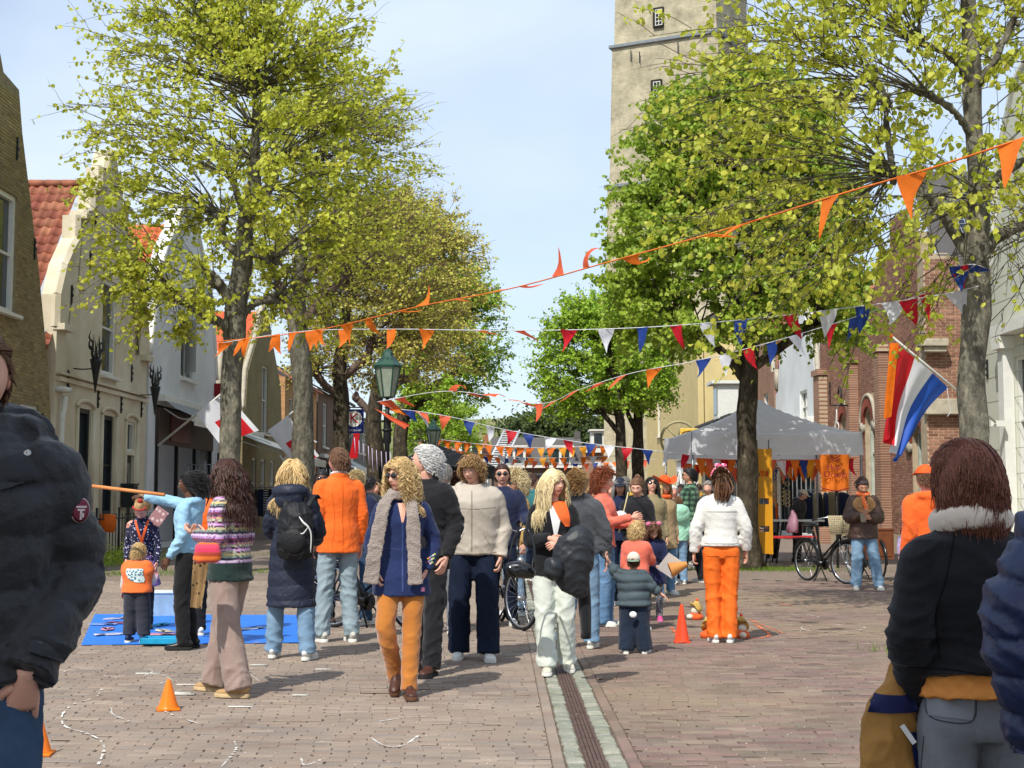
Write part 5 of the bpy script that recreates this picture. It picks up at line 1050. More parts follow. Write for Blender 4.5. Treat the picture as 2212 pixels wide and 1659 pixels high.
            tors = np.maximum(np.abs(vr[:, 0]) - .02, 0); isarm = (best < .115) & (np.abs(vr[:, 0]) > .135); q_ = np.where(isarm, arc, vr[:, 2] + .01 * np.sin(vr[:, 0] * 9)) / sp; gq = np.abs(np.sin(PI * q_)); N = vnorm(V, F)
            cr_ = np.sin(vr[:, 0] * 90 + 3 * np.sin(vr[:, 2] * 30)) * np.sin(vr[:, 1] * 80 + 2 * np.sin(vr[:, 2] * 40)); V = V + N * (dp * (gq ** .5 - .8) + .0025 * cr_ * np.exp(-gq * 5))[:, None]
        q = G(); q.add(V, F, 0); ms_ = t['m'] if isinstance(t['m'], (list, tuple)) else [t['m']]
        o = q.build(name, ms_, root); b = bvh(V, F); return o, b
    if top:
        tops = top if isinstance(top, list) else [top]
        for t in tops: out.top, out.bv = mkgarm(t, t.get('name', 'jacket'))
    # --- trousers
    if bottom:
        t = bottom; g = G(); r_ = np.array(t.get('r', (.098, .085, .075, .07))) * [.93, .9, .92, .95]; he = t.get('hemz', .07)
        g.add(*loft(S([(0, .01, .84), (0, .01, .90), (0, .012, .98), (0, .01, 1.05)]), np.array([(.13, .10), (.168, .112), (.162, .108), (.145, .10)]) * s_b * bs, ns=20, n=12))
        for k in (-1, 1):
            kn, an = legs[k]; hp = np.array([k * .088, .012, .90]); ae = an + nrm(kn - an) * (he - .085) if he != .07 else an + np.array([0, 0, -.03]); ae = ae.copy(); ae[1] += t.get('hy', -.005)
            g.add(*loft(S([hp + [-k * .01, 0, .04], hp, (hp + kn) / 2 + [k * .004, -.005, 0], kn, (kn + ae) / 2, ae]), np.array([r_[0] * .85, r_[0], (r_[0] + r_[1]) / 2, r_[1], (r_[1] + r_[2]) / 2 * .97, r_[2]])[:, None] * np.array([1, 1.08]) * rad, ns=16, n=30, ref=(1, 0, 0)))
        if t.get('butt', 1):
            for k in (-1, 1): g.add(*ell(S((k * .075, .062, .90)), np.array([.080, .062, .085]) * rad, 14, 10))
        V, F = remesh(g, vox, 3); N = vnorm(V, F); w_ = np.full(len(V), .35)
        for k in (-1, 1):
            for c, q, rr_ in ((legs[k][0], 1.0, .13), (legs[k][1] + [0, 0, .05], 1.2, .12), (np.array([0, -.08, .86]), .6, .1), (np.array([k * .09, .09, .80]), .6, .09)): w_ += q * np.exp(-((V / s_b - c) ** 2).sum(1) / rr_ ** 2)
        V = folds(V, N, t.get('fold', .009) * s_b, seed + 3, w_, t.get('zdir', .9), (.08, .2)); V[:, 2] = np.maximum(V[:, 2], .012); q = G(); q.add(V, F); out.bot = q.build('trousers', t['m'], root); out.bb = bvh(V, F)
    if skirt:
        t = skirt; g = G(); g.add(*loft(S(U(np.array([(0, .01, t['z']), (0, .01, (t['z'] + 1.0) / 2), (0, .01, 1.02)]))), np.array([t.get('r', (.2, .16)), (.185, .145), (.15, .11)]) * s_b * bs, ns=24, n=16)); V, F = remesh(g, vox, 2); N = vnorm(V, F); V = folds(V, N, .014 * s_b, seed + 5, None, .15, (.1, .2)); q = G(); q.add(V, F); q.build('skirt', t['m'], root)
    if shoes:
        for k in (-1, 1):
            pt = shoes.get('pitch', {}).get(k, 0); shoe(root, S(legs[k][1]), shoes.get('yaw', {}).get(k, k * .12), rad * (1.0 if m_ else .93), shoes['m'], shoes.get('sole', M_white), pt, shoes.get('kind', 'sneaker'))
    # --- hair
    if hair:
        hm = hairm(hair['c'], *HR[hair['c']]); g = G(); st = hair['style']; N = int(hair.get('n', {0: 240, 1: 420, 2: 1100}[lod]) * (1 if lod == 0 else 2.2)); rr_ = hair.get('r', {0: .0085, 1: .0062, 2: .0042}[lod]) * (1 if lod == 0 else .62); sg = {0: 6, 1: 11, 2: 14}[lod]; ln = hair.get('len', .3)
        kw = dict(hair.get('kw', {}))
        if st != 'bald': hair_cap(g, HM, kw.get('low', -.5), kw.get('hair_line', .3), hair.get('cap', 1.05))
        else: hair_cap(g, HM, -.5, .9, 1.0)
        if st in ('long', 'curly', 'pony', 'bun', 'braids', 'bob'):
            if st == 'long': strands(g, HM, N, ln, seed, 'down', rr_, nseg=sg, **{**dict(wave=.012, wf=1.6), **kw})
            if st == 'bob': strands(g, HM, N, ln, seed, 'down', rr_, nseg=sg, **{**dict(wave=.008, wf=1.2, vol=1.12), **kw})
            if st == 'curly': strands(g, HM, N, ln, seed, 'down', rr_, nseg=sg + 8, **{**dict(wave=.022, wf=3.2, vol=1.22, gravity=.5, mess=2.2), **kw})
            if st in ('pony', 'bun', 'braids'):
                strands(g, HM, N, .14, seed, 'back', rr_, nseg=6, **{**dict(gravity=.05, vol=1.03), **kw}); c0 = np.array([0, .10, .055 if st != 'bun' else .09])
                if st == 'bun': 
                    for k in range(14):
                        a = k * .9; g.add(*[HM(x) if i == 0 else x for i, x in enumerate(loft([c0 + [.03 * math.cos(a + q), .01 + .02 * math.sin(a * 2 + q), .025 + .035 * math.sin(a + q)] for q in np.linspace(0, 3, 6)], .010, ns=5))], 0, .2 + .7 * hsh(k, 1))
                else:
                    nb = 7 if st == 'braids' else 70
                    for k in range(nb):
                        o_ = np.array([rg.normal(0, .018), rg.normal(0, .012), 0]); L2 = hair.get('tail', .3) * rg.uniform(.8, 1.1); Q = [c0 + o_ * .3 + [0, -.01, 0], c0 + o_ + [0, .035, .01], c0 + o_ * 1.8 + [0, .055, -L2 * .35], c0 + o_ * 2.2 + [0, .05, -L2 * .7], c0 + o_ * 1.5 + [rg.normal(0, .01), .045, -L2]]
                        V, F = loft(Q, np.array([.008, .011, .011, .009, .003]) * (1.2 if st == 'braids' else .8), ns=5); g.add(HM(V), F, 0, rg.random())
        elif st == 'short': strands(g, HM, int(N * 1.2), ln, seed, 'back', rr_ * .8, nseg=5, **{**dict(gravity=.25, vol=1.02, mess=2.5), **kw})
        elif st == 'mop': strands(g, HM, N, min(ln, .10), seed, 'front', rr_, nseg=8, **{**dict(gravity=.2, vol=1.06, spread=1, wave=.009, mess=4, wf=1.3), **kw})
        elif st == 'fluffy': strands(g, HM, int(N * 1.3), ln, seed, 'back', rr_, nseg=8, **{**dict(gravity=.1, vol=1.12, wave=.007, wf=1.0, spread=1), **kw})
        elif st == 'curls': strands(g, HM, N, ln, seed, 'round', rr_, nseg=12, **{**dict(gravity=.5, vol=1.12, wave=.012, wf=2.5), **kw})
        elif st == 'bald': strands(g, HM, int(N * .8), .03, seed, 'back', rr_ * .6, nseg=3, hair_line=.9)
        g.build('hair', hm, root)
    if glasses:
        g = G()
        for k in (-1, 1):
            V, F = ell((k * .032, -.101, .010), (.026, .006, .021), 14, 6, Matrix.Rotation(k * .22, 3, 'Z')); V = V - [k * .032, -.101, .010]; 
            V, F = ell((0, 0, 0), (.027, .005, .021), 14, 6); V = V @ np.array(Matrix.Rotation(k * .25, 3, 'Z')).T + [k * .033, -.103, .011]; g.add(HM(V), F)
            V, F = loft([(k * .056, -.092, .014), (k * .08, -.04, .016), (k * .082, .01, .01)], .003, ns=5); g.add(HM(V), F)
        V, F = loft([(-.012, -.111, .014), (.012, -.111, .014)], .003, ns=5); g.add(HM(V), F); g.build('glasses', M_lens, root)
    return out
def worn(p, g, name, m, smooth=True): return g.build(name, m, p.root, smooth)
def neckscarf(p, m, r=.035, drop=None, name='scarf'):
    g = G(); a = np.linspace(0, 2 * PI, 17); rg = np.random.default_rng(3); c = np.array([p.U((.082 * math.sin(q), .0 + .085 * math.cos(q), 1.505 + .02 * math.cos(q))) for q in a]); V, F = loft(p.S(c), np.full((17, 2), r) * p.rad, ns=10, n=40); g.add(V, F)
    for d in (drop or []):
        Q = np.array([p.U(q[:3]) for q in d]); w_ = np.array([q[3] for q in d]); V, F = loft(p.S(Q), np.c_[w_, np.full(len(w_), .013)] * p.rad, ns=12, n=30, ref=(1, 0, 0)); g.add(V, F)
    V, F = remesh(g, .010, 1); V = folds(V, vnorm(V, F), .006, 5, None, .5, (.04, .09)); g = G(); g.add(V, F); return g.build(name, m, p.root)
def capstack(p, m, brim=1, up=0, name='cap', m2=None, bz=0.02):
    g = G(); V, F = ell((0, .005, .03), (.093, .112, .105), 22, 14); k = V[:, 2] < .028 + bz; V[k, 2] = .028 + bz; g.add(p.HM(V), F)
    a = np.linspace(-1.1, 1.1, 11); yb = -1 * brim; V = []
    for q in a: V.append([.085 * math.sin(q), yb * .10 * math.cos(q), .04 + bz])
    for q in a: V.append([.088 * math.sin(q), yb * (.10 * math.cos(q) + .085 * math.cos(q * .9)), .02 + bz + up])
    for q in a: V.append([.088 * math.sin(q), yb * (.10 * math.cos(q) + .085 * math.cos(q * .9)), .012 + bz + up])
    i = np.arange(10); V = np.array(V); g.add(p.HM(V), np.concatenate([np.stack([i, i + 1, i + 12, i + 11], -1), np.stack([i + 11, i + 12, i + 23, i + 22], -1), np.stack([i + 22, i + 23, i + 1, i], -1)]), 1); g.build(name, [m, m2 or m], p.root)

def camray(p, b, u, v):
    x = (u - 1106) / FPX; y = (829.5 - v) / FPX; d = Vector((x, math.cos(TH) - y * math.sin(TH), math.sin(TH) + y * math.cos(TH))); Ri = Matrix.Rotation(-p.root.rotation_euler.z, 3, 'Z')
    o = Ri @ (Vector((0, 0, CH)) - p.root.location); h = b.ray_cast(o, (Ri @ d).normalized()); return (np.array(h[0]), np.array(h[1])) if h[0] is not None else (None, None)
def patch(p, b, quad, n, off, name, m):
    """a piece sewn onto the garment, corners found from the photo"""
    q = np.array(quad, float); V = []; last = None
    for s in np.linspace(0, 1, n):
        for t in np.linspace(0, 1, n):
            c = (1 - s) * ((1 - t) * q[0] + t * q[1]) + s * ((1 - t) * q[3] + t * q[2]); h, nn = camray(p, b, *c)
            if h is None: h, nn = (last if last is not None else (None, None))
            if h is None: return
            last = (h, nn); V.append(h + nn * off)
    i = np.arange(n - 1)[:, None] * n; j = np.arange(n - 1)[None]; g = G(); g.add(np.array(V), np.stack([i + j, i + j + 1, i + n + j + 1, i + n + j], -1).reshape(-1, 4)); return g.build(name, m, p.root)
def seam(p, b, pts, m, r=.0025, d='front', name='seam', n=24, dens=6):
    """stitched line over a garment; pts (x, z) in body space, or (u, v) with d='cam'"""
    q = crs(np.array(pts, float), n); V = []
    for a, z in q:
        if d == 'cam': h, _ = camray(p, b, a, z)
        else: s_ = -1 if d == 'front' else 1; h = b.ray_cast(Vector((a, s_, z)), Vector((0, -s_, 0)))[0]
        if h is not None: V.append(np.array(h))
    if len(V) > 3: g = G(); g.tube(V, r, ns=5, n=len(V)); g.build(name, m, p.root)
# ================================================================ THE PEOPLE IN THE STREET
C_ = cloth
J_light = denim('light', '#86a0b6', '#66849f'); J_pale = denim('pale', '#9aa9ae', '#7f9199'); J_dark = denim('dark', '#1a2438', '#101828'); J_mid = denim('mid', '#41566e', '#2e4156'); J_blue = denim('blue', '#6c8cab', '#4f7092'); J_grey = denim('grey', '#8e9296', '#6c7074')
W_shoe = mat('white_leather', '#dcdad4', rough=.5, var=.04); K_shoe = mat('black_leather', '#191817', rough=.4, spec=.5); B_shoe = mat('brown_leather', '#4a2a1e', rough=.45, spec=.4); T_shoe = mat('tan_suede', '#a8875c', rough=.9); M_solw = mat('sole_white', '#d5d2c8', rough=.7); M_solk = mat('sole_black', '#1a1918', rough=.8); M_sole_t = mat('sole_tan', '#b39a74', rough=.8)
M_org = C_('orange', '#e8682a', c2='#dc5a20'); M_blk = C_('black', '#1b1b1e'); M_navy = C_('navy', '#1d2540')
def pmat(key, fn, rough=.85, bump=0):
    if key in MC: return MC[key]
    m = bpy.data.materials.new(key); m.use_nodes = True; n = m.node_tree.nodes; l = m.node_tree.links.new; b = n['Principled BSDF']; b.inputs['Roughness'].default_value = rough; b.inputs['Sheen Weight'].default_value = .2; b.inputs['Specular IOR Level'].default_value = .15
    tx = n.new('ShaderNodeTexCoord'); sp = n.new('ShaderNodeSeparateXYZ'); l(tx.outputs['Object'], sp.inputs[0]); l(fn(n, l, tx.outputs['Object'], sp), b.inputs['Base Color'])
    if bump:
        nb = n.new('ShaderNodeTexNoise'); nb.inputs['Scale'].default_value = 90; l(tx.outputs['Object'], nb.inputs[0]); bp = n.new('ShaderNodeBump'); bp.inputs['Strength'].default_value = bump; bp.inputs['Distance'].default_value = .01; l(nb.outputs['Fac'], bp.inputs['Height']); l(bp.outputs['Normal'], b.inputs['Normal'])
    MC[key] = m; return m
def mth(n, l, op, a, b=None, c=None):
    q = n.new('ShaderNodeMath'); q.operation = op
    for i, x in enumerate((a, b, c)):
        if x is None: continue
        if isinstance(x, (int, float)): q.inputs[i].default_value = x
        else: l(x, q.inputs[i])
    return q.outputs[0]
def knitfn(n, l, co, sp):
    xy = mth(n, l, 'ADD', sp.outputs[0], sp.outputs[1]); zz = mth(n, l, 'ADD', sp.outputs[2], mth(n, l, 'MULTIPLY', mth(n, l, 'PINGPONG', mth(n, l, 'MULTIPLY', xy, 45.0), 1.0), .007))
    f = mth(n, l, 'FRACT', mth(n, l, 'MULTIPLY', zz, 5.3)); c = ['#7a2f4a', '#b58ac0', '#c9b6c9', '#37384a', '#8a9b86', '#c9b27a', '#5c3a55', '#c48fc0', '#4a3340', '#b9c0a0', '#a05a78', '#2f3140']
    st = [(i / len(c), c[i]) for i in range(len(c))]; r = ramp(n, st, 'CONSTANT'); l(f, r.inputs['Fac'])
    ck = mth(n, l, 'GREATER_THAN', mth(n, l, 'FRACT', mth(n, l, 'MULTIPLY', xy, 31.0)), .6); r2 = ramp(n, [(i / len(c), c[(i * 5 + 3) % len(c)]) for i in range(len(c))], 'CONSTANT'); l(f, r2.inputs['Fac'])
    mu = n.new('ShaderNodeMix'); mu.data_type = 'RGBA'; l(mth(n, l, 'MULTIPLY', ck, .7), mu.inputs['Factor']); l(r.outputs['Color'], mu.inputs['A']); l(r2.outputs['Color'], mu.inputs['B'])
    m2 = n.new('ShaderNodeMix'); m2.data_type = 'RGBA'; l(mth(n, l, 'LESS_THAN', mth(n, l, 'ADD', sp.outputs[2], mth(n, l, 'MULTIPLY', sp.outputs[0], .0)), .965), m2.inputs['Factor']); l(mu.outputs['Result'], m2.inputs['A']); m2.inputs['B'].default_value = (*lin('#22332f'), 1); return m2.outputs['Result']
def plaidfn(n, l, co, sp):
    a = mth(n, l, 'GREATER_THAN', mth(n, l, 'FRACT', mth(n, l, 'MULTIPLY', sp.outputs[2], 11.0)), .5); b = mth(n, l, 'GREATER_THAN', mth(n, l, 'FRACT', mth(n, l, 'MULTIPLY', mth(n, l, 'ADD', sp.outputs[0], sp.outputs[1]), 11.0)), .5)
    r = ramp(n, [(0, '#1c2a24'), (.5, '#34503f'), (1, '#5f8265')]); l(mth(n, l, 'MULTIPLY', mth(n, l, 'ADD', a, b), .5), r.inputs['Fac']); return r.outputs['Color']
def dotfn(c1, c2, scale=60, th=.28):
    def f(n, l, co, sp):
        v = n.new('ShaderNodeTexVoronoi'); v.inputs['Scale'].default_value = scale; l(co, v.inputs['Vector']); r = ramp(n, [(0, c2), (th, c1)], 'CONSTANT'); l(v.outputs['Distance'], r.inputs['Fac']); return r.outputs['Color']
    return f
def stripefn(cols, k, off=0):
    def f(n, l, co, sp):
        r = ramp(n, [(i / len(cols), c) for i, c in enumerate(cols)], 'CONSTANT'); l(mth(n, l, 'FRACT', mth(n, l, 'ADD', mth(n, l, 'MULTIPLY', sp.outputs[2], k), off)), r.inputs['Fac']); return r.outputs['Color']
    return f
M_knit = pmat('fair_isle_knit', knitfn, bump=.5); M_plaid = pmat('green_plaid', plaidfn); M_dots = pmat('navy_dots', dotfn('#20203c', '#c9c6d8', 34, .26)); M_leo = pmat('leopard', dotfn('#8a6f4a', '#33271c', 26, .3))
M_wool = C_('grey_wool', '#55585c', bump=.9, bs=140, var=.2)
def fg(u, v): g_ = Gd(u, v); return (g_[0], g_[1])
SN = dict(m=W_shoe, sole=M_solw)
# 1 near man at the left edge
p1 = person('man in black padded winter jacket and jeans cut off by the left edge', (-1.41, 3.62), 12, 1.90, 'm', 'fair', dict(style='short', c='lbrown', len=.04), dict(m=C_('black_puffer', '#242427', rough=.6, bump=.3, bs=45, spec=.4), quilt=(.125, .014), hem=.90, hemr=(.205, .16), ease=.045, puff=0, sleeve=(.106, .088, .074), hood=1.9, collar=1.9, neck=.06, nr=.03, fold=.008, sm=2), dict(m=J_mid, r=(.10, .09, .075, .07)),
            SN, armL=((.272, .07, 1.16), (.165, -.10, .92)), armR=((-.31, .05, 1.15), (-.24, -.05, .9)), hyaw=12, hpitch=6, lod=2, handL=dict(d=(-.15, .45, -1), n=(-.3, 1, 0), curl=.3))
b = p1.bv; M_pf2 = C_('black_puffer2', '#2a2a2d', rough=.6); M_st = mat('stitch_dark', '#15161a', rough=.8)
patch(p1, b, [(-8, 1000), (88, 968), (98, 1035), (-8, 1066)], 12, .014, 'collar_flap', M_pf2); patch(p1, b, [(70, 1375), (145, 1398), (131, 1430), (58, 1410)], 9, .012, 'cuff_strap', M_pf2)
seam(p1, b, [(30, 1440), (80, 1462), (118, 1478)], M_st, .004, 'cam')
for u, v, lst in ((60, 985, ((.011, .011, .018, mat('snap', '#b9b6b0', metal=.8, rough=.3), 'snap_button'),)), (172, 1102, ((.026, .034, .004, mat('badge_white', '#d9c6c3', rough=.6), 'badge'), (.0235, .031, .007, mat('badge_maroon', '#7a2f40', rough=.6), 'badge')))):
    c, n_ = camray(p1, b, u, v)
    if c is None: continue
    n_ = nrm(n_ + np.array([.1, -1.2, 0])); tq = np.array(Vector(n_).to_track_quat('Z', 'Y').to_matrix())
    for rx_, ry_, dz, mm, nm in lst: g = G(); V, F = ell((0, 0, 0), (rx_, ry_, .004), 22, 4); g.add(V @ tq.T + c + n_ * dz, F); g.build(nm, mm, p1.root)
    if v > 1000:
        for k in range(5): g = G(); g.box((0, 0, 0), ((.028, .02, .006, .008, .005)[k], .005 if k < 2 else .011, .002)); g.v = [(g.v[0] + [(0, 0, 0, .004, 0)[k], (.010, .002, -.006, -.012, -.018)[k], 0]) @ tq.T + c + n_ * .0115]; g.build('badge_mark', MC['badge_white'], p1.root, smooth=False)
# 2 woman from behind at the right
p2 = person('woman with auburn bob and short black jacket seen from behind carrying a brown bag', (1.315, 4.0), 180, 1.60, 'f', 'fair', dict(style='bob', c='auburn', len=.15, n=4200, r=.0025, kw=dict(wave=.007, wf=1.1, vol=1.16, gravity=.5, low=-.8)),
            [dict(m=mat('orange_shirt', '#ee9c4c', rough=.85, bump=.1), hem=.965, hemr=(.195, .15), ease=.015, sleeve=None, name='shirt'), dict(m=C_('black_wool', '#1c1c1f', bump=.25, bs=160), hem=1.03, hemr=(.205, .165), ease=.042, sleeve=(.092, .088, .05), fold=.010, collar=1.4, neck=.02, nr=.03, cw=.01)],
            dict(m=J_grey, r=(.105, .09, .08, .075), fold=.006), SN, armL=((.235, .05, 1.16), (.19, -.05, .93)), armR=((-.24, .03, 1.16), (-.2, -.08, .92)), hyaw=42, lod=2, handL=dict(d=(-.1, -.1, -1), curl=1.3))
g = G(); V, F = decal(p2.bv, [(1.385, -.18, .20), (1.36, -.20, .215), (1.335, -.18, .20)], 16, .012, 'back'); 
neckscarf(p2, C_('cream_scarf', '#e2d3c0', bump=.1, bs=30), .050)
M_stg = mat('stitch_grey', '#4a4d52', rough=.9)
patch(p2, p2.bb, [(2001, 1478), (2108, 1500), (2100, 1556), (2006, 1545)], 10, .003, 'back_pocket', denim('grey2', '#989ca0', '#74787c'))
seam(p2, p2.bb, [(2000, 1472), (2003, 1540), (2050, 1560), (2102, 1556), (2110, 1500)], M_stg, .0022, 'cam', n=40); seam(p2, p2.bb, [(2000, 1480), (2050, 1489), (2110, 1503)], M_stg, .0022, 'cam'); seam(p2, p2.bb, [(1996, 1590), (1990, 1659), (1988, 1750)], M_stg, .0022, 'cam')
M_stb = mat('stitch_black', '#0d0d0f', rough=.9)
seam(p2, p2.bv, [(2062, 1150), (2045, 1240), (2022, 1330), (2030, 1420)], M_stb, .0035, 'cam', n=40); seam(p2, p2.bv, [(1960, 1440), (2050, 1446), (2140, 1460)], M_stb, .003, 'cam', n=40)
patch(p2, p2.bv, [(2000, 1150), (2050, 1108), (2078, 1118), (2030, 1160)], 8, .008, 'shoulder_tab', C_('black_tab', '#26262a'))
c, n_ = camray(p2, p2.bv, 2022, 1140)
if c is not None: g = G(); V, F = ell(c + n_ * .012, (.012, .009, .011), 14, 6); g.add(V, F); g.build('button', mat('dark_button', '#4a4c52', rough=.15, spec=.8), p2.root)
# 3 navy puffer at the right edge
p3 = person('person in glossy navy quilted jacket cut off by the right edge', (1.49, 3.3), 176, 1.76, 'm', 'fair', dict(style='short', c='brown', len=.04), dict(m=mat('navy_puffer', '#1c2a4e', rough=.42, bump=.2, bs=35, spec=.5, var=.08), quilt=(.095, .020), hem=.86, hemr=(.22, .17), ease=.06, sleeve=(.118, .112, .075), fold=.010, collar=1.8, neck=.06, nr=.04, sm=1), dict(m=J_dark), SN, armL=((.315, .0, 1.15), (.25, -.06, .84)), lod=2, handL=dict(curl=.5))
# 4 girl with polka dots
def at(u, v): return fg(u, v)
p4 = person('girl in navy polka dot sweater with orange lanyard bending over the blue mat', at(305, 1360), 8, 1.45, 'f', 'pink', dict(style='bun', c='dblond', kw=dict(hair_line=.35)), dict(m=M_dots, hem=.90, hemr=(.17, .13), ease=.012, sleeve=(.06, .055, .04), name='sweater'), dict(m=M_blk, r=(.08, .07, .055, .05)), dict(m=K_shoe, sole=M_solk), skirt=dict(z=.58, r=(.25, .22), m=pmat('tutu', stripefn(['#6a4a86', '#c9a4b8', '#d98a78', '#e0c8c8', '#8a6aa0'], 4.0))), lean=16, hpitch=28, hyaw=-8, armL=((.23, -.1, 1.1), (.22, -.22, .88)), armR=((-.22, -.02, 1.12), (-.20, -.2, .92)))
g = G()
for x0, x1 in ((-.07, -.005), (.07, .012)):
    zt, zb = 1.15, .92; V, F = decal(p4.bv, [(1.19, x0 - .012, x0 + .012), (.98, x1 - .013, x1 + .013), (.90, x1 - .013, x1 + .013)], 4, .006); g.add(V, F)
g.build('lanyard', mat('lanyard_orange', '#e8602a', rough=.6), p4.root)
g = G(); a = np.linspace(.1, PI - .1, 13); V, F = loft([(.086 * math.cos(q), -.01 - .075 * math.sin(q), .088) for q in a], np.array([[.004, .013]] * 13), ns=6, ref=(0, 0, 1)); g.add(p4.HM(V), F); V, F = ell((0, .03, .14), (.035, .035, .03), 12, 8); g.add(p4.HM(V), F); g.build('headband', mat('headband_red', '#a8352a', rough=.8), p4.root)
# 5 toddler
p5 = person('toddler in orange gilet with white sleeves standing on the blue mat', at(294, 1388), 178, .99, 'm', 'pink', dict(style='mop', c='blond', len=.07), [dict(m=mat('cream_sleeve', '#e6ddd0', rough=.9), hem=1.0, hemr=(.16, .12), ease=.015, sleeve=(.075, .065, .05), name='shirt'), dict(m=C_('bright_orange', '#f07438'), hem=.92, hemr=(.20, .16), ease=.035, sleeve=(.095, .08, .07), short=1, fold=.012, name='gilet')], dict(m=C_('charcoal', '#33343c'), r=(.11, .10, .085, .055), fold=.014, hemz=.13), dict(m=mat('navy_trainer', '#1e2a44', rough=.5), sole=M_solw), kid=.55, hpitch=12, wid=1.35, armL=((.27, -.06, 1.17), (.33, -.16, .98)), armR=((-.25, -.15, 1.15), (-.2, -.32, 1.1)), legL=((.12, -.02, .5), (.14, .02, .085)), legR=((-.12, -.02, .5), (-.15, .02, .085)))
g = G(); V, F = decal(p5.bv, [(.735, -.09, .08), (.69, -.085, .085), (.63, -.10, .05), (.60, -.09, -.02)], 8, .010, 'back'); g.add(V, F); g.build('bandana', pmat('bandana', dotfn('#cfe0dc', '#2f6a86', 45, .42)), p5.root)
# 6 girl in light blue sweatshirt
p6 = person('young woman with black braids in light blue sweatshirt holding up an orange stick', at(402, 1402), -98, 1.68, 'f', 'dark', dict(style='braids', c='black', tail=.26, kw=dict(hair_line=.32)), dict(m=C_('light_blue', '#9cc4dc', c2='#88b4d0'), hem=.93, hemr=(.16, .125), ease=.028, sleeve=(.078, .07, .048), fold=.011, hood=.8, neck=.02, name='sweatshirt'), dict(m=C_('black_flare', '#1a1a1c'), r=(.10, .085, .075, .10), fold=.008), dict(m=K_shoe, sole=M_solk), armR=((-.15, -.27, 1.47), (-.06, -.50, 1.50)), armL=((.225, .02, 1.13), (.21, -.12, .90)), handR=dict(d=(0.1, -1, .15), n=(0, 0, -1), curl=.9), hyaw=-4)
t = thing('stick', 'long orange wooden stick held out by the woman in light blue', 'stick'); q = G(); q.tube([P(200, 1050, 13.5), P(355, 1069, 13.2)], .017, ns=8); q.build('shaft', mat('stick_wood', '#d98c50', rough=.5), t)
# 7 knit sweater woman
p7 = person('woman with long dark hair in striped patterned knit sweater and wide beige trousers', at(490, 1500), -112, 1.73, 'f', 'fair', dict(style='long', c='brown', len=.40, n=800, kw=dict(wave=.016, wf=2.4, vol=1.14)), dict(m=M_knit, hem=.84, hemr=(.215, .175), ease=.040, sleeve=(.088, .084, .05), fold=.008, name='sweater', neck=.03), dict(m=C_('beige_cord', '#a08b80', bump=.4, bs=150, c2='#8f7a70'), r=(.112, .108, .108, .118), fold=.012, hemz=.055), dict(m=T_shoe, sole=M_sole_t), armL=((.235, .03, 1.12), (.11, -.235, 1.18)), armR=((-.22, .0, 1.12), (-.07, -.25, 1.18)), legL=((.11, .07, .50), (.13, .19, .085)), legR=((-.10, -.09, .50), (-.09, -.17, .085)), handL=dict(d=(-.3, -1, .35), n=(-.4, 0, 1), curl=.7), handR=dict(d=(.3, -1, .35), n=(.4, 0, 1), curl=.7), hpitch=12)
# 8 navy coat
p8 = person('blonde woman in long navy quilted coat with a black backpack', at(628, 1424), 172, 1.78, 'f', 'fair', dict(style='long', c='blond', len=.36, n=650, kw=dict(wave=.016, wf=1.8, vol=1.14)), dict(m=mat('navy_coat', '#1e2436', rough=.55, bump=.25, bs=40, spec=.35), quilt=(.13, .010), hem=.46, hemr=(.225, .175), ease=.035, sleeve=(.085, .08, .06), hood=1.3, fold=.007, name='coat'), dict(m=J_light, r=(.10, .09, .085, .092), fold=.010), dict(m=W_shoe, sole=M_solw), armL=((.25, -.05, 1.14), (.17, -.22, 1.02)), armR=((-.25, -.05, 1.14), (-.17, -.22, 1.02)), legL=((.15, -.04, .5), (.18, -.06, .085)), legR=((-.13, .02, .5), (-.17, .07, .085)), hyaw=18)
# 9 orange blazer
p9 = person('tall man in bright orange blazer and pale jeans with his back turned', at(728, 1386), -155, 1.94, 'm', 'pink', dict(style='short', c='lbrown', len=.055), dict(m=mat('orange_blazer', '#f06a1e', rough=.8, bump=.08, bs=100, var=.04, sheen=.1), hem=.80, hemr=(.205, .155), ease=.03, sleeve=(.078, .066, .058), fold=.005, neck=.02, nr=.015, collar=.8, cut=.96, name='blazer'), dict(m=J_pale, r=(.10, .09, .085, .085), fold=.012), dict(m=mat('grey_white_trainer', '#b9b8ae', rough=.6), sole=M_solw), glasses=True, hyaw=18, armR=((-.245, .03, 1.14), (-.25, -.05, .88)), legL=((.11, -.02, .5), (.13, -.04, .085)), legR=((-.10, .0, .5), (-.12, .06, .085)))
g = G(); a = np.linspace(0, 2 * PI, 17); V, F = loft([p9.S(p9.U((.068 * math.sin(q), .01 + .068 * math.cos(q), 1.515 + .015 * math.cos(q)))) for q in a], .013, ns=6); g.add(V, F); g.build('shirt_collar', M_white, p9.root)
M_sto = mat('stitch_orange', '#b84a10', rough=.9); sb = p9.s
seam(p9, p9.bv, [(0, 1.42 * sb), (0, 1.1 * sb), (.003, .83 * sb)], M_sto, .003, 'back'); seam(p9, p9.bv, [(.10 * sb, 1.36 * sb), (.07 * sb, 1.1 * sb), (.10 * sb, .84 * sb)], M_sto, .002, 'back'); seam(p9, p9.bv, [(-.10 * sb, 1.36 * sb), (-.07 * sb, 1.1 * sb), (-.10 * sb, .84 * sb)], M_sto, .002, 'back')
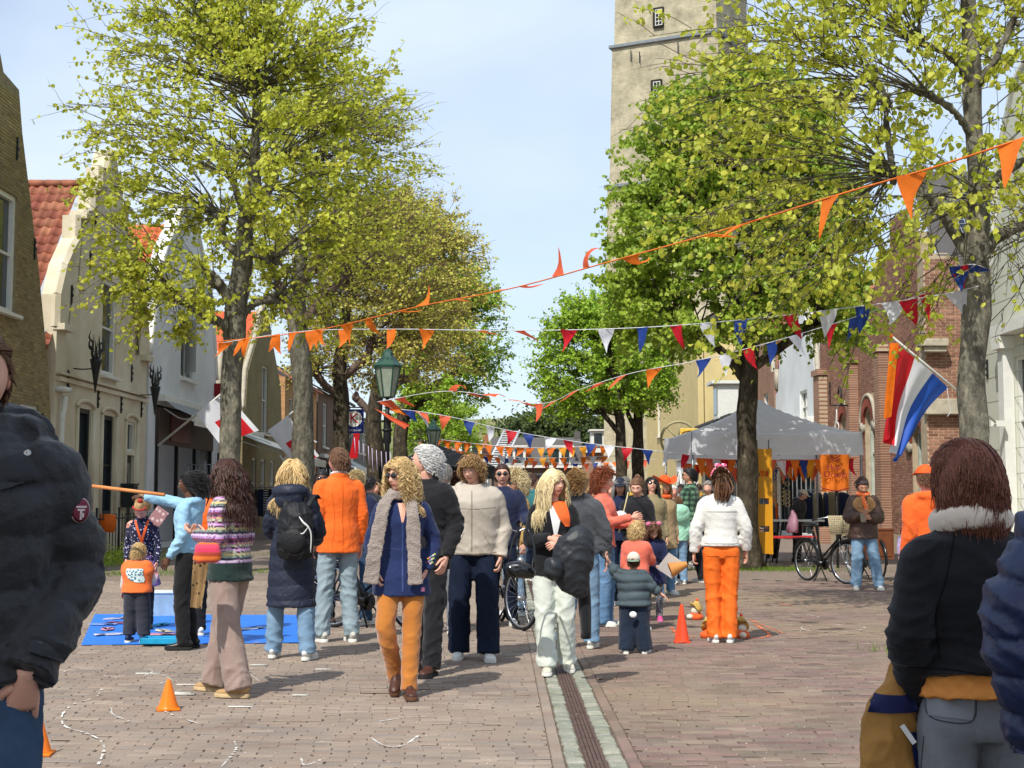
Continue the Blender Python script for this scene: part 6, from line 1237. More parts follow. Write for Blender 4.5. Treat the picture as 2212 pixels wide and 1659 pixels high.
# 12 curly woman
p12 = person('woman with curly blonde hair in dark blue tunic with long wool scarf and orange trousers', at(866, 1503), 6, 1.71, 'f', 'fair', dict(style='curly', c='blond', len=.28, n=1000, r=.0052, kw=dict(wave=.016, wf=3.6, vol=1.28, gravity=.45)), dict(m=C_('blue_tunic', '#222f58', c2='#1b274c'), hem=.74, hemr=(.225, .165), ease=.018, sleeve=(.075, .072, .052), fold=.006, name='tunic', neck=.015), dict(m=C_('orange_velvet', '#b9742f', c2='#a66526', sheen=.4), r=(.098, .083, .07, .098), fold=.007), dict(m=B_shoe, sole=mat('sole_brown', '#5a3a26'), kind='boot', pitch={-1: .5}), armL=((.27, .06, 1.14), (.19, -.05, .93)), armR=((-.25, .05, 1.14), (-.20, -.04, .92)), legR=((-.115, -.10, .49), (-.03, .10, .12)), legL=((.075, -.06, .50), (.055, -.14, .085)), hyaw=-48, glasses=True, dropx=-.0, handL=dict(d=(-.3, -.1, -1)))
neckscarf(p12, C_('wool_scarf', '#a89a90', bump=1.0, bs=120, var=.15), .036, [[(-.09, -.06, 1.50, .045), (-.14, -.135, 1.40, .055), (-.20, -.165, 1.1, .062), (-.235, -.17, .84, .066)], [(.06, -.07, 1.49, .045), (.075, -.155, 1.35, .055), (.085, -.165, 1.1, .058), (.10, -.185, .83, .060)]])
g = G(); V, F = decal(p12.bv, [(1.40, -.035, .03), (1.33, -.02, .022), (1.26, -.006, .008)], 6, .004); g.add(V, F); g.build('neckline', skin('fair'), p12.root)
g = G(); V, F = decal(p12.bv, [(1.27, -.004, .008), (.76, -.002, .010)], 3, .004, nz=30); g.add(V, F); g.build('zip', mat('zip_blue', '#39487a', rough=.4), p12.root)
g = G(); wr = p12.S((p12.arms[1][0] * .35 + p12.arms[1][1] * .65))
for k, c in enumerate(('#c9a23a', '#b8708f', '#5f9aa0', '#d8b8c8', '#a8c060')):
    g = G()
    for j in range(3): V, F = ell(wr + [.012 * (k - 2) + .01 * j, -.058, .03 * (j - 1) + .008 * (k - 2)], (.010, .004, .008), 7, 4); g.add(V, F)
    g.build('embroidery', mat('embroidery%s' % 'abcde'[k], c), p12.root)
h_ = p12.bv.ray_cast(Vector((.15, -1, .775)), Vector((0, 1, 0)))
if h_[0]: g = G(); g.box(np.array(h_[0]) + [0, -.004, 0], (.03, .005, .03)); g.build('pink_label', mat('label_pink', '#e08ab0'), p12.root, smooth=False)
# 13 white haired man
p13 = person('white haired man in dark jacket walking right behind the curly blonde woman', at(918, 1455), -25, 1.86, 'm', 'fair', dict(style='fluffy', c='white', len=.07, kw=dict(hair_line=.5)), dict(m=M_blk, hem=.80, hemr=(.205, .16), ease=.04, sleeve=(.085, .075, .055), fold=.012, collar=1.0), dict(m=C_('black_trousers', '#1d1d20'), r=(.10, .09, .08, .078), fold=.012), dict(m=B_shoe, sole=M_solk, kind='boot'), hyaw=-75, armL=((.27, .05, 1.14), (.24, -.08, .9)), legL=((.11, -.06, .5), (.12, -.12, .085)), legR=((-.10, .02, .5), (-.10, .15, .10)))
p14 = person('bald man in black coat behind the white haired man', at(958, 1368), 165, 1.80, 'm', 'pink', dict(style='bald', c='grey'), dict(m=M_blk, hem=.82, hemr=(.2, .155), ease=.035, collar=1.2), dict(m=J_grey), SN)
# 15 young man
p15 = person('young man with tousled fair hair in pale beige windbreaker and dark wide jeans', at(1022, 1424), 2, 1.82, 'm', 'fair', dict(style='mop', c='dblond', len=.10, n=700, kw=dict(hair_line=.40, vol=1.06)), dict(m=mat('beige_shell', '#b5ab9c', rough=.6, bump=.12, bs=30, spec=.3, var=.03), hem=.885, hemr=(.205, .155), ease=.05, sleeve=(.105, .092, .062), fold=.014, hood=1.2, collar=1.2, neck=.025, nr=.03, name='windbreaker', cw=.02, lam=(.12, .3)), dict(m=J_dark, r=(.112, .112, .112, .118), fold=.012, hemz=.06), SN, armL=((.285, .05, 1.13), (.25, -.04, .87)), armR=((-.27, .14, 1.16), (-.25, .22, .98)), hyaw=-24, hpitch=12, legL=((.12, -.06, .5), (.13, -.10, .085)), legR=((-.12, .0, .5), (-.12, .08, .085)), handL=dict(curl=.6))
g = G(); V, F = decal(p15.bv, [(1.50, -.022, -.012), (.96, -.022, -.012)], 3, .004, nz=30); g.add(V, F); g.build('zip', mat('zip_beige', '#8f877a'), p15.root)
M_stc = mat('stitch_beige', '#93897c', rough=.9); sb = p15.s; seam(p15, p15.bv, [(-.19 * sb, 1.30 * sb), (0, 1.285 * sb), (.19 * sb, 1.30 * sb)], M_stc, .0028); seam(p15, p15.bv, [(-.2 * sb, .915 * sb), (0, .905 * sb), (.2 * sb, .915 * sb)], M_stc, .003); seam(p15, p15.bv, [(.08 * sb, 1.08 * sb), (.14 * sb, .98 * sb)], M_stc, .003); seam(p15, p15.bv, [(-.08 * sb, 1.08 * sb), (-.14 * sb, .98 * sb)], M_stc, .003)
sb = p12.s; seam(p12, p12.bv, [(-.15 * sb, 1.10 * sb), (0, 1.09 * sb), (.15 * sb, 1.10 * sb)], MC['zip_blue'], .002)
# 18 blonde in black blazer
p18 = person('young blonde woman in black blazer and pale trousers carrying a black coat', at(1196, 1452), 4, 1.67, 'f', 'fair', dict(style='long', c='lblond', len=.42, n=1300, kw=dict(wave=.011, wf=1.3, vol=1.13, part=.15)), dict(m=C_('black_blazer', '#17171a'), hem=.83, hemr=(.20, .165), ease=.026, sleeve=(.078, .072, .052), fold=.006, neck=.01, name='blazer'), dict(m=C_('pale_mint', '#cfd4c8', c2='#c0c6ba'), r=(.105, .098, .095, .105), fold=.010, hemz=.055), dict(m=mat('cream_trainer', '#c9c4b2', rough=.6), sole=M_solw, pitch={1: .25}), armL=((.235, -.02, 1.13), (.03, -.225, 1.13)), armR=((-.235, -.02, 1.13), (-.06, -.215, 1.16)), handR=dict(d=(1, -.25, -.25), n=(0, .9, -.3), curl=.7), handL=dict(d=(-.9, -.2, -.35), n=(0, .9, -.3), curl=.8), hyaw=28, legL=((.10, -.03, .5), (.12, .08, .1)), legR=((-.085, -.07, .5), (-.07, -.14, .085)))
g = G(); V, F = decal(p18.bv, [(1.40, -.035, .055), (1.33, -.04, .06), (1.2, -.02, .035), (1.10, 0, .012)], 7, .005); g.add(V, F); g.build('shirt', M_white, p18.root)
g = G(); V, F = decal(p18.bv, [(1.41, -.03, .10), (1.35, -.005, .115), (1.27, .035, .13), (1.20, .09, .13)], 7, .014); V = folds(V, np.tile([0, -1., 0], (len(V), 1)), .01, 4); g.add(V, F); g.build('neckerchief', mat('kerchief_orange', '#ec6a2c', rough=.6), p18.root)
# 19 grey wool
p19 = person('woman with blond bun in grey wool jacket and blue jeans seen from behind', at(1255, 1400), 168, 1.70, 'f', 'fair', dict(style='bun', c='dblond'), dict(m=M_wool, hem=.93, hemr=(.205, .165), ease=.05, sleeve=(.095, .09, .06), fold=.010, collar=1.6, neck=.04, nr=.03), dict(m=J_light, r=(.105, .1, .095, .105), fold=.010, hemz=.06), dict(m=W_shoe, sole=M_solw), armR=((-.27, .0, 1.13), (-.27, -.05, .88)), armL=((.25, -.1, 1.15), (.12, -.25, 1.1)), legL=((.12, -.0, .5), (.16, .03, .085)), hyaw=-20)
p20 = person('woman with short red curls and coral scarf holding out her hands', at(1305, 1352), 75, 1.74, 'f', 'fair', dict(style='curls', c='red', len=.10, n=380), dict(m=C_('coral', '#e0705a'), hem=.88, hemr=(.19, .15), ease=.03, sleeve=(.08, .07, .05)), dict(m=J_blue, r=(.11, .1, .105, .125), hemz=.03), SN, armR=((-.22, -.1, 1.17), (-.12, -.34, 1.22)), armL=((.22, -.12, 1.15), (.10, -.36, 1.15)))
# crowd facing the game
p21 = person('woman with navy cap and navy shirt watching the game', at(1341, 1308), -5, 1.70, 'f', 'tan', dict(style='long', c='grey', len=.25), dict(m=M_navy, hem=.88), dict(m=J_dark), SN, armR=((-.22, -.05, 1.14), (-.05, -.22, 1.2)), armL=((.22, -.05, 1.14), (.05, -.24, 1.22)), hpitch=10)
capstack(p21, mat('cap_navy', '#23283a', rough=.8))
p22 = person('girl in black hoodie holding a stick of white cotton candy', at(1378, 1318), -14, 1.68, 'f', 'fair', dict(style='bun', c='lbrown', kw=dict(hair_line=.3)), dict(m=M_blk, hem=.9, hemr=(.2, .16), ease=.045, sleeve=(.09, .08, .055), hood=1.2, fold=.012, name='hoodie'), dict(m=M_blk), SN, hpitch=15, armR=((-.22, -.06, 1.12), (-.05, -.25, 1.15)), armL=((.22, -.06, 1.12), (.02, -.26, 1.1)))
p23 = person('woman with dark hair and sunglasses in khaki jacket tilting her face up', at(1410, 1295), 5, 1.72, 'f', 'fair', dict(style='long', c='black', len=.25), dict(m=C_('khaki', '#8c7f5e'), hem=.80, hemr=(.2, .16), ease=.035, hood=1.0), dict(m=J_blue), SN, glasses=True, hpitch=-18)
p24 = person('woman with orange cowboy hat and orange scarf in sand coloured coat', at(1437, 1285), 25, 1.70, 'f', 'tan', dict(style='long', c='blond', len=.3), dict(m=C_('sand_coat', '#a38a66'), hem=.70, hemr=(.22, .18), ease=.035), dict(m=J_blue), SN)
g = G(); V, F = ell((0, 0, .10), (.09, .11, .095), 18, 10); g.add(V, F); a = np.linspace(0, 2 * PI, 33); n_ = 33; r1, r2 = .09, .19; V = np.array([[r1 * math.cos(q), r1 * 1.15 * math.sin(q), .075] for q in a] + [[r2 * math.cos(q), r2 * 1.1 * math.sin(q), .085 + .10 * abs(math.cos(q)) ** 2 - .03 * abs(math.sin(q))] for q in a]); i = np.arange(32); g.add(V, np.stack([i, i + 1, i + 34, i + 33], -1)); g.v = [p24.HM(v) for v in g.v]; g.build('cowboy_hat', mat('hat_orange', '#ee5a22', rough=.8), p24.root)
neckscarf(p24, M_org, .035)
p25 = person('child in mint green hoodie and jeans beside the plaid shirt man', at(1466, 1262), 190, 1.45, 'f', 'fair', dict(style='short', c='lbrown', len=.06), dict(m=C_('mint', '#9ccfb4'), hem=.86, hemr=(.19, .15), ease=.04, sleeve=(.085, .075, .05), hood=2.2), dict(m=J_light, r=(.1, .095, .09, .09)), SN)
p26 = person('dark haired man in green plaid overshirt and black trousers looking left', at(1492, 1258), -120, 1.93, 'm', 'tan', dict(style='short', c='black', len=.06), dict(m=M_plaid, hem=.82, hemr=(.205, .155), ease=.035, sleeve=(.085, .075, .055), collar=.8, name='overshirt'), dict(m=M_blk, r=(.11, .1, .09, .085)), SN, glasses=True, hyaw=25, armL=((.25, .0, 1.14), (.15, -.2, 1.0)), armR=((-.25, .0, 1.14), (-.2, -.2, .98)), legL=((.12, -.05, .5), (.14, -.1, .085)), legR=((-.1, .05, .5), (-.1, .18, .085)))
# 27 white jacket
p27 = person('woman in white denim jacket and orange trousers seen from behind', at(1560, 1388), 178, 1.73, 'f', 'fair', dict(style='pony', c='lbrown', tail=.26), dict(m=C_('white_denim', '#dedcd4', c2='#d2d0c8'), hem=.955, hemr=(.195, .15), ease=.036, sleeve=(.088, .078, .056), fold=.007, neck=.025, nr=.015), dict(m=mat('orange_trousers', '#ec6e20', rough=.75, bump=.1, bs=80, var=.04), r=(.108, .092, .086, .09), fold=.010, hemz=.05), SN, armL=((.275, .02, 1.15), (.29, -.02, .90)), armR=((-.275, .02, 1.15), (-.28, -.05, .92)), legL=((.085, -.01, .5), (.075, .02, .085)), legR=((-.085, -.01, .5), (-.075, .02, .085)), handL=dict(curl=.7))
g = G(); a = np.linspace(.15, PI - .15, 15); V, F = loft([(.092 * math.cos(q), .03, .02 + .118 * math.sin(q)) for q in a], np.array([[.022, .012]] * 15), ns=8, ref=(0, 1, 0)); g.add(p27.HM(V), F)
for k in (-1, 1): V, F = ell((k * .03, .05, .15), (.035, .015, .022), 10, 6); g.add(p27.HM(V), F)
g.build('hair_bow', pmat('bow_dots', dotfn('#d9557a', '#f0e6ea', 60, .35)), p27.root)
g = G(); V, F = decal(p27.bv, [(1.30, -.155, .155), (1.293, -.155, .155)], 20, .003, 'back', nz=2); g.add(V, F); V, F = decal(p27.bv, [(.985, -.17, .17), (.978, -.17, .17)], 20, .003, 'back', nz=2); g.add(V, F); g.build('seam', mat('seam_grey', '#a9a69e'), p27.root)
g = G()
for k in (-1, 1): V, F = decal(p27.bb, [(.86, k * .03, k * .155), (.852, k * .03, k * .155)], 8, .003, 'back', nz=2); g.add(V, F)
g.build('pocket_seam', mat('seam_orange', '#b84e12'), p27.root)
# 28 toddler with cap
p28 = person('toddler in grey green quilted coat with reversed cap holding an adult hand', at(1370, 1411), 172, .93, 'm', 'fair', dict(style='short', c='lbrown', len=.04), dict(m=mat('quilted_green', '#465358', rough=.7, bump=.2, bs=40), quilt=(.16, .020), hem=.86, hemr=(.23, .19), ease=.05, sleeve=(.10, .095, .06), fold=.010, name='coat'), dict(m=C_('navy_cord', '#202c3e', bump=.4), r=(.13, .12, .11, .10), fold=.012), dict(m=mat('cream_shoe', '#cfc8b8'), sole=M_solw), kid=.5, wid=1.35, armL=((.32, .0, 1.42), (.47, -.02, 1.62)), armR=((-.33, .02, 1.22), (-.50, .0, 1.10)), legL=((.12, 0, .5), (.15, .05, .085)), legR=((-.13, 0, .5), (-.20, -.02, .085)), handL=dict(d=(.5, 0, 1)))
capstack(p28, mat('cap_cream', '#d8cfba', rough=.9), brim=-1, name='cap', m2=mat('cap_sage', '#8ca08a', rough=.9), bz=-.01)
g = G(); V, F = ell((0, .135 * p28.s / .47, .72 * p28.s), (.035, .012, .03), 12, 6); g.add(V, F); g.build('tag', M_white, p28.root)
p29 = person('small blond boy in coral shirt turned away behind the toddler', at(1376, 1362), 150, 1.18, 'm', 'fair', dict(style='mop', c='blond', len=.10), dict(m=C_('coral', '#e0705a'), hem=.9, ease=.03, sleeve=(.085, .07, .05), name='shirt'), dict(m=J_blue), SN, kid=.35, wid=1.15, armR=((-.24, -.15, 1.15), (-.1, -.35, 1.1)))
p30 = person('little girl with pink pompom hairband in navy dress reaching for a paper', at(1412, 1341), -8, 1.18, 'f', 'fair', dict(style='curly', c='lbrown', len=.22, n=260), dict(m=C_('navy_dress', '#22284a'), hem=.66, hemr=(.22, .18), ease=.03, sleeve=(.08, .068, .045), name='dress'), dict(m=pmat('grey_dots', dotfn('#55585f', '#c8c6c2', 60, .3)), r=(.075, .065, .055, .05), butt=0), dict(m=mat('pink_trainer', '#d04a86', rough=.6), sole=mat('pink_sole', '#c06a96')), kid=.35, wid=1.12, lean=14, hpitch=22, hyaw=12, armL=((.25, -.12, 1.12), (.33, -.26, .98)), armR=((-.1, -.22, 1.1), (.08, -.35, .98)))
g = G()
for k in (-1, 1): V, F = ell((k * .075, .0, .125), (.042, .03, .042), 12, 8); g.add(p30.HM(V), F)
V, F = loft([(.09 * math.cos(q), 0, .02 + .115 * math.sin(q)) for q in np.linspace(0, PI, 13)], .009, ns=6); g.add(p30.HM(V), F); g.build('pompom_hairband', mat('pompom_pink', '#dc7f9a', rough=.9, bump=.6), p30.root)
# 31 brown sheepskin jacket
p31 = person('woman in brown sheepskin jacket and blue jeans looking at her phone', at(1868, 1274), -6, 1.73, 'f', 'tan', dict(style='pony', c='brown', tail=.15), dict(m=mat('brown_leather_coat', '#4e372c', rough=.5, bump=.25, bs=14, spec=.4, var=.2), hem=.80, hemr=(.225, .18), ease=.055, sleeve=(.112, .105, .07), fold=.013), dict(m=J_light, r=(.105, .1, .095, .10), fold=.010, hemz=.06), SN, armL=((.26, -.05, 1.13), (.08, -.25, 1.12)), armR=((-.26, -.05, 1.13), (-.03, -.26, 1.17)), handR=dict(d=(.3, -.5, .6), n=(.3, .8, .3), curl=.9), handL=dict(d=(-.7, -.4, .2), n=(0, .9, .2), curl=.8), legL=((.15, -.02, .5), (.22, -.0, .085)), legR=((-.11, -.02, .5), (-.13, .02, .085)), hpitch=22, wid=1.05)
g = G()
for k in (-1, 1):
    V, F = decal(p31.bv, [(1.44, k * .05, k * .10), (1.36, k * .035, k * .17), (1.28, k * .03, k * .16), (1.2, k * .02, k * .08)], 6, .018); V = folds(V, np.tile([0, -1., 0], (len(V), 1)), .008, 3); g.add(V, F if k > 0 else F[:, ::-1])
g.build('fleece_collar', mat('fleece', '#b5885a', rough=1, bump=1, bs=90), p31.root)
neckscarf(p31, pmat('orange_scarf', dotfn('#ee7238', '#f2c8a8', 30, .25)), .03, [[(-.02, -.07, 1.47, .035), (.0, -.17, 1.38, .04), (.03, -.20, 1.24, .035)]])
g = G()
for k in (-1, 1): V, F = ell((k * .03, -.06, .10), (.027, .012, .018), 10, 5); g.add(p31.HM(V), F)
g.build('sunglasses_on_head', mat('mirror_lens', '#6a6e78', rough=.1, metal=.6), p31.root)
# 32.. others at the right
p32 = person('person in orange shirt and orange cap partly hidden behind the auburn haired woman', (3.92, 13.2), 195, 1.74, 'm', 'pink', dict(style='short', c='lbrown', len=.05), dict(m=M_org, hem=.82, hemr=(.2, .16), ease=.05, sleeve=(.095, .085, .06), hood=.9), dict(m=J_dark), SN); capstack(p32, mat('hat_orange', '#ee5a22'))
p33 = person('small child in lilac sweater beside the person in orange', at(1958, 1262), 160, .98, 'f', 'fair', dict(style='fluffy', c='red', len=.09), dict(m=C_('lilac', '#b9a4cc'), hem=.9, ease=.03, name='sweater'), dict(m=J_light), SN, kid=.45, wid=1.2)
p34 = person('person in bright orange jacket behind the woman in the knit sweater', at(452, 1372), -160, 1.66, 'f', 'fair', dict(style='short', c='brown', len=.07), dict(m=mat('neon_orange', '#f8681a', rough=.6), hem=.86, ease=.04), dict(m=M_blk), SN)
p35 = person('man with sunglasses in black leather jacket behind the orange blazer', at(692, 1345), 10, 1.76, 'm', 'dark', dict(style='short', c='black', len=.03), dict(m=mat('leather_black', '#151517', rough=.3, spec=.5), hem=.86, ease=.03), dict(m=M_blk), dict(m=B_shoe, sole=M_solk), glasses=True)
p36 = person('woman with blonde ponytail and navy jacket beside the orange blazer', at(772, 1350), 165, 1.74, 'f', 'fair', dict(style='pony', c='lblond', tail=.26, n=500), dict(m=M_navy, hem=.88, ease=.04, sleeve=(.09, .08, .055), collar=1.2), dict(m=J_mid, r=(.1, .09, .085, .095)), SN)
p37 = person('man in navy tracksuit jacket with white sleeve stripes behind the beige windbreaker', at(1085, 1350), 0, 1.82, 'm', 'fair', dict(style='short', c='brown', len=.04), dict(m=M_navy, hem=.85, ease=.05, sleeve=(.09, .08, .055)), dict(m=J_dark), SN, glasses=True, armL=((.27, -.05, 1.17), (.3, -.25, 1.1)))
p38 = person('woman with curly light hair and round sunglasses in mustard jacket beside the bicycle', at(1112, 1330), -50, 1.72, 'f', 'fair', dict(style='curls', c='lblond', len=.15, n=380, kw=dict(vol=1.2)), dict(m=C_('mustard', '#a8864a'), hem=.85, hemr=(.2, .16), ease=.04, sleeve=(.09, .08, .055)), dict(m=J_light), dict(m=W_shoe, sole=M_solw), glasses=True)
# people sitting under the tent
p39 = person('person in cream cap and black puffer sitting under the tent', P(1722, 1200, 31)[:2], 60, 1.62, 'm', 'fair', dict(style='short', c='grey', len=.04), dict(m=C_('black_puffer', '#212227'), hem=.9, puff=5, ease=.05, hood=1.2, sleeve=(.1, .09, .06), armL=None), dict(m=M_blk), dict(m=K_shoe, sole=M_solk), lean=12, hpitch=15); capstack(p39, mat('cap_cream', '#d8cfba'))
p40 = person('person in grey coat with orange scarf under the tent behind the yellow board', P(1668, 1200, 31.5)[:2], 30, 1.6, 'f', 'fair', dict(style='short', c='lbrown', len=.06), dict(m=C_('grey_coat', '#6a6c70'), hem=.7, hemr=(.22, .18)), dict(m=M_blk), SN); neckscarf(p40, M_org, .04, [[(.03, -.1, 1.47, .05), (.03, -.16, 1.3, .05), (.03, -.17, .95, .05)]])
# background crowd: (u, head-top v, distance, facing, hair, style, jacket colour)
CR = [(985, 1022, 24, 170, 'brown', 'bun', '#2c2f3a', 'dark slate jacket and brown bun'), (1003, 1030, 30, 20, 'black', 'short', '#3b2a26', 'dark brown jacket and black hair'), (1150, 1038, 27, -30, 'brown', 'long', '#5a3a2a', 'rust brown coat and long brown hair'), (1223, 1042, 26, 40, 'lbrown', 'short', '#4a4f58', 'slate grey jacket near the red haired woman'),
      (1238, 1030, 33, 0, 'grey', 'short', '#26314a', 'dark blue jacket and grey hair'), (800, 1030, 22, 160, 'black', 'short', '#23262c', 'charcoal jacket with short black hair'), (812, 1042, 27, 0, 'dblond', 'long', '#6b2f2c', 'dark red jacket and fair hair'), (1165, 1045, 36, 10, 'black', 'short', '#1d1f24', 'black coat far down the street'), (1140, 1050, 44, 180, 'brown', 'short', '#39506e', 'steel blue jacket far down the street'),
      (1325, 1045, 24, -40, 'grey', 'fluffy', '#555a44', 'olive jacket and grey hair'), (1400, 1050, 30, 0, 'dblond', 'long', '#7d7f86', 'light grey coat and fair hair'), (1455, 1050, 27, 20, 'white', 'fluffy', '#c8a0a0', 'pale pink jacket and white hair'), (1530, 1040, 25, -20, 'grey', 'fluffy', '#3c3f44', 'graphite jacket behind the tree trunk'), (1425, 1046, 33, 180, 'red', 'short', '#8a5a3a', 'cinnamon jacket and reddish hair'),
      (860, 1045, 34, 0, 'brown', 'short', '#2a3550', 'navy coat behind the curly blonde woman'), (1255, 1048, 40, 160, 'blond', 'pony', '#b98a5a', 'camel jacket and blonde ponytail'), (1195, 1050, 48, 0, 'lbrown', 'short', '#8a8f94', 'silver grey jacket in the distance'), (1215, 1055, 55, 10, 'black', 'short', '#a84a34', 'brick red jacket in the distance'), (1120, 1052, 52, 170, 'dblond', 'bun', '#2f4a3a', 'dark green jacket in the distance'),
      (1290, 1050, 45, -10, 'brown', 'long', '#d0cdc4', 'off white jacket in the distance'), (1352, 1052, 40, 170, 'grey', 'short', '#1f2430', 'midnight blue coat near the twin trunks'), (1385, 1046, 26, 10, 'brown', 'short', '#3a2f4a', 'dark purple jacket between the watching women'), (900, 1050, 42, 180, 'blond', 'long', '#4c4f52', 'dark grey coat and long blonde hair'), (1046, 1050, 38, 0, 'grey', 'short', '#5a6f8a', 'dusty blue jacket behind the windbreaker'), (840, 1050, 50, 10, 'black', 'bun', '#e07a3a', 'orange jacket in the distance'), (745, 1042, 30, -20, 'brown', 'long', '#30343c', 'anthracite coat by the second tree'), (1500, 1048, 30, 200, 'brown', 'short', '#b04a30', 'terracotta jacket by the tent corner')]
rc = np.random.default_rng(11)
for k, (u, v, d, yw, hc, hst, jc, lab) in enumerate(CR):
    q = P(u, v, d); person('person in ' + lab, (q[0], d), yw, min(1.9, max(1.58, q[2])), 'm' if hst == 'short' else 'f', ('fair', 'tan', 'pink')[k % 3], dict(style=hst, c=hc, len={'long': .28, 'short': .05, 'fluffy': .07}.get(hst, .2)), dict(m=C_('crowd' + jc, jc), hem=.84, hemr=(.195, .155), ease=.035 + .02 * rc.random(), sleeve=(.085, .075, .055), hood=1.0 if k % 3 == 0 else 0, vox=.026), dict(m=(J_dark, J_mid, M_blk, J_light)[k % 4]), dict(m=K_shoe if k % 2 else W_shoe, sole=M_solw), lod=0, glasses=(k % 5 == 0), group='people in the background crowd', armL=((.23, -.05, 1.14), (.15 + .08 * rc.random(), -.2, 1.0)) if k % 2 else None, hyaw=rc.uniform(-25, 25), legL=((.1, -.08, .5), (.1, -.14, .085)) if k % 3 == 1 else None)

CN = [('teal', '#2f6a6c'), ('wine red', '#5e2230'), ('sky blue', '#7fa6c8'), ('mustard yellow', '#b8923a'), ('forest green', '#2c4a34'), ('cream', '#d6ccb4'), ('coral red', '#cf5a48'), ('jet black', '#17181b'), ('bright orange', '#ea6a22'), ('royal blue', '#2a4a9a'), ('chocolate brown', '#4a3224'), ('pearl grey', '#b4b6b8')]
hn = [('brown', 'short', 'short brown hair'), ('blond', 'long', 'long blonde hair'), ('black', 'short', 'short black hair'), ('grey', 'fluffy', 'fluffy grey hair')]
for k in range(30):
    cn, ch = CN[(k * 5) % 12]; hc, hst, hl = hn[(k + k // 12) % 4]; d = 24 + 1.25 * k + rc.uniform(-.8, .8); u = 790 + (k * 97.3) % 740 if d > 30 else 1150 + (k * 67) % 370; q = P(u, 1040, d); H = rc.uniform(1.62, 1.86)
    person('person in %s jacket with %s %s' % (cn, hl, 'in the nearer crowd' if d < 40 else 'far down the street'), (q[0], d), rc.uniform(-60, 60) + (180 if k % 3 == 0 else 0), H, 'm' if hst == 'short' else 'f', ('fair', 'pink', 'tan')[k % 3], dict(style=hst, c=hc, n=140, len={'long': .28, 'short': .05, 'fluffy': .07}[hst]), dict(m=C_('far' + ch, ch), hem=.84, ease=.04, sleeve=(.085, .075, .055), vox=.03), dict(m=(J_dark, J_mid, M_blk, J_light)[k % 4]), dict(m=K_shoe, sole=M_solw), lod=0, group='people in the background crowd')
# ================================================================ STREET FURNITURE, BUNTING, GAMES
def pyaw(p): return Matrix.Rotation(p, 4, 'Z')
CO = {'o': mat('bunting_orange', '#f07a22', rough=.6, trans=.35, var=.1, bump=.35, bs=14), 'w': mat('bunting_white', '#e6e8ee', rough=.6, trans=.35, var=.1, bump=.35, bs=14), 'r': mat('bunting_red', '#cf2030', rough=.6, trans=.3, var=.1, bump=.35, bs=14), 'b': mat('bunting_blue', '#24418c', rough=.6, trans=.3, var=.1, bump=.35, bs=14), 'k': mat('bunting_coral', '#ea6a44', rough=.6, trans=.35, var=.1, bump=.35, bs=14), 'y': mat('bunting_yellow', '#eda32a', rough=.6, trans=.35, var=.03)}
M_cw = mat('cord_white', '#d9dade', rough=.7); M_co = mat('cord_orange', '#e8792c', rough=.7)
rf_ = np.random.default_rng(21)
def bunting(label, pts, pen, cord, W=.26, Ln=.36, r=.008):
    """pts [(u, v, Y)]; pen [(u, colour, angle, curl)] or [(u, colour)]; every pennant is a part"""
    Q = np.array([P(*p) for p in pts]); t = thing('bunting', label, 'bunting', tuple(Q[0]), 0, 'strings of bunting over the street'); C = crs(Q, 80) - Q[0]
    U_ = crs(np.array([[p[0]] for p in pts]), 80)[:, 0]; g = G(); g.tube(C, r, ns=5, n=80); g.build('cord', cord, t)
    for p in pen:
        u, c = p[0], p[1]; an = R(p[2] if len(p) > 2 else -90 + rf_.normal(0, 7)); cu = R(p[3] if len(p) > 3 else rf_.normal(0, 18)); wf = p[4] if len(p) > 4 else 1.0; lf = p[5] if len(p) > 5 else 1
        k = int(np.argmin(np.abs(U_ - u))); c0 = C[k]; tg = nrm(C[min(k + 1, 79)] - C[max(k - 1, 0)]); n = 7; pos = c0.copy(); L_ = []; yv = rf_.normal(0, .25); ph = rf_.random() * 6
        for i in range(n):
            f = i / (n - 1); a = an + cu * f * 1.6; d = nrm(np.array([math.cos(a), yv + .35 * math.sin(f * 5 + ph), math.sin(a)])); w_ = W * wf * (1 - f) * .5 + .004
            sd_ = nrm(tg + np.array([0, .5 * math.sin(f * 4 + ph), 0])); L_ += [pos - sd_ * w_, pos + np.cross(sd_, d) * .02 * math.sin(f * 3), pos + sd_ * w_]; pos = pos + d * Ln * lf / (n - 1)
        i = np.arange(n - 1) * 3; F = np.concatenate([np.stack([i, i + 1, i + 4, i + 3], -1), np.stack([i + 1, i + 2, i + 5, i + 4], -1)]); g = G(); g.add(np.array(L_), F); g.build('pennant', CO[c], t)
bunting('long orange bunting rising from the left tree to the upper right corner', [(470, 738, 25), (680, 714, 23.2), (905, 662, 20), (1100, 624, 17.5), (1300, 570, 15), (1560, 498, 13), (1800, 424, 11.2), (2015, 362, 10), (2230, 292, 9.2)],
        [(530, 'o', -105), (588, 'o', -95), (680, 'o', -100, 25), (750, 'o', -80), (805, 'o', -75, 40), (860, 'o', -20, 30, .7), (910, 'o', 45, 40, .8), (975, 'o', 5, -10, .5, .8), (1040, 'o', 8, 10, .5, .8), (1128, 'k', -15, 30, .8, .8), (1203, 'k', 75, 20, .8, 1), (1275, 'k', 100, -70, .8, 1), (1372, 'o', -60, 90, 1.1, .8), (1515, 'o', -5, 5, .7, .9), (1615, 'o', 195, 20, .8, 1), (1790, 'o', -112, 12), (1978, 'o', -96, 6), (2195, 'o', -110, 10)], M_co)
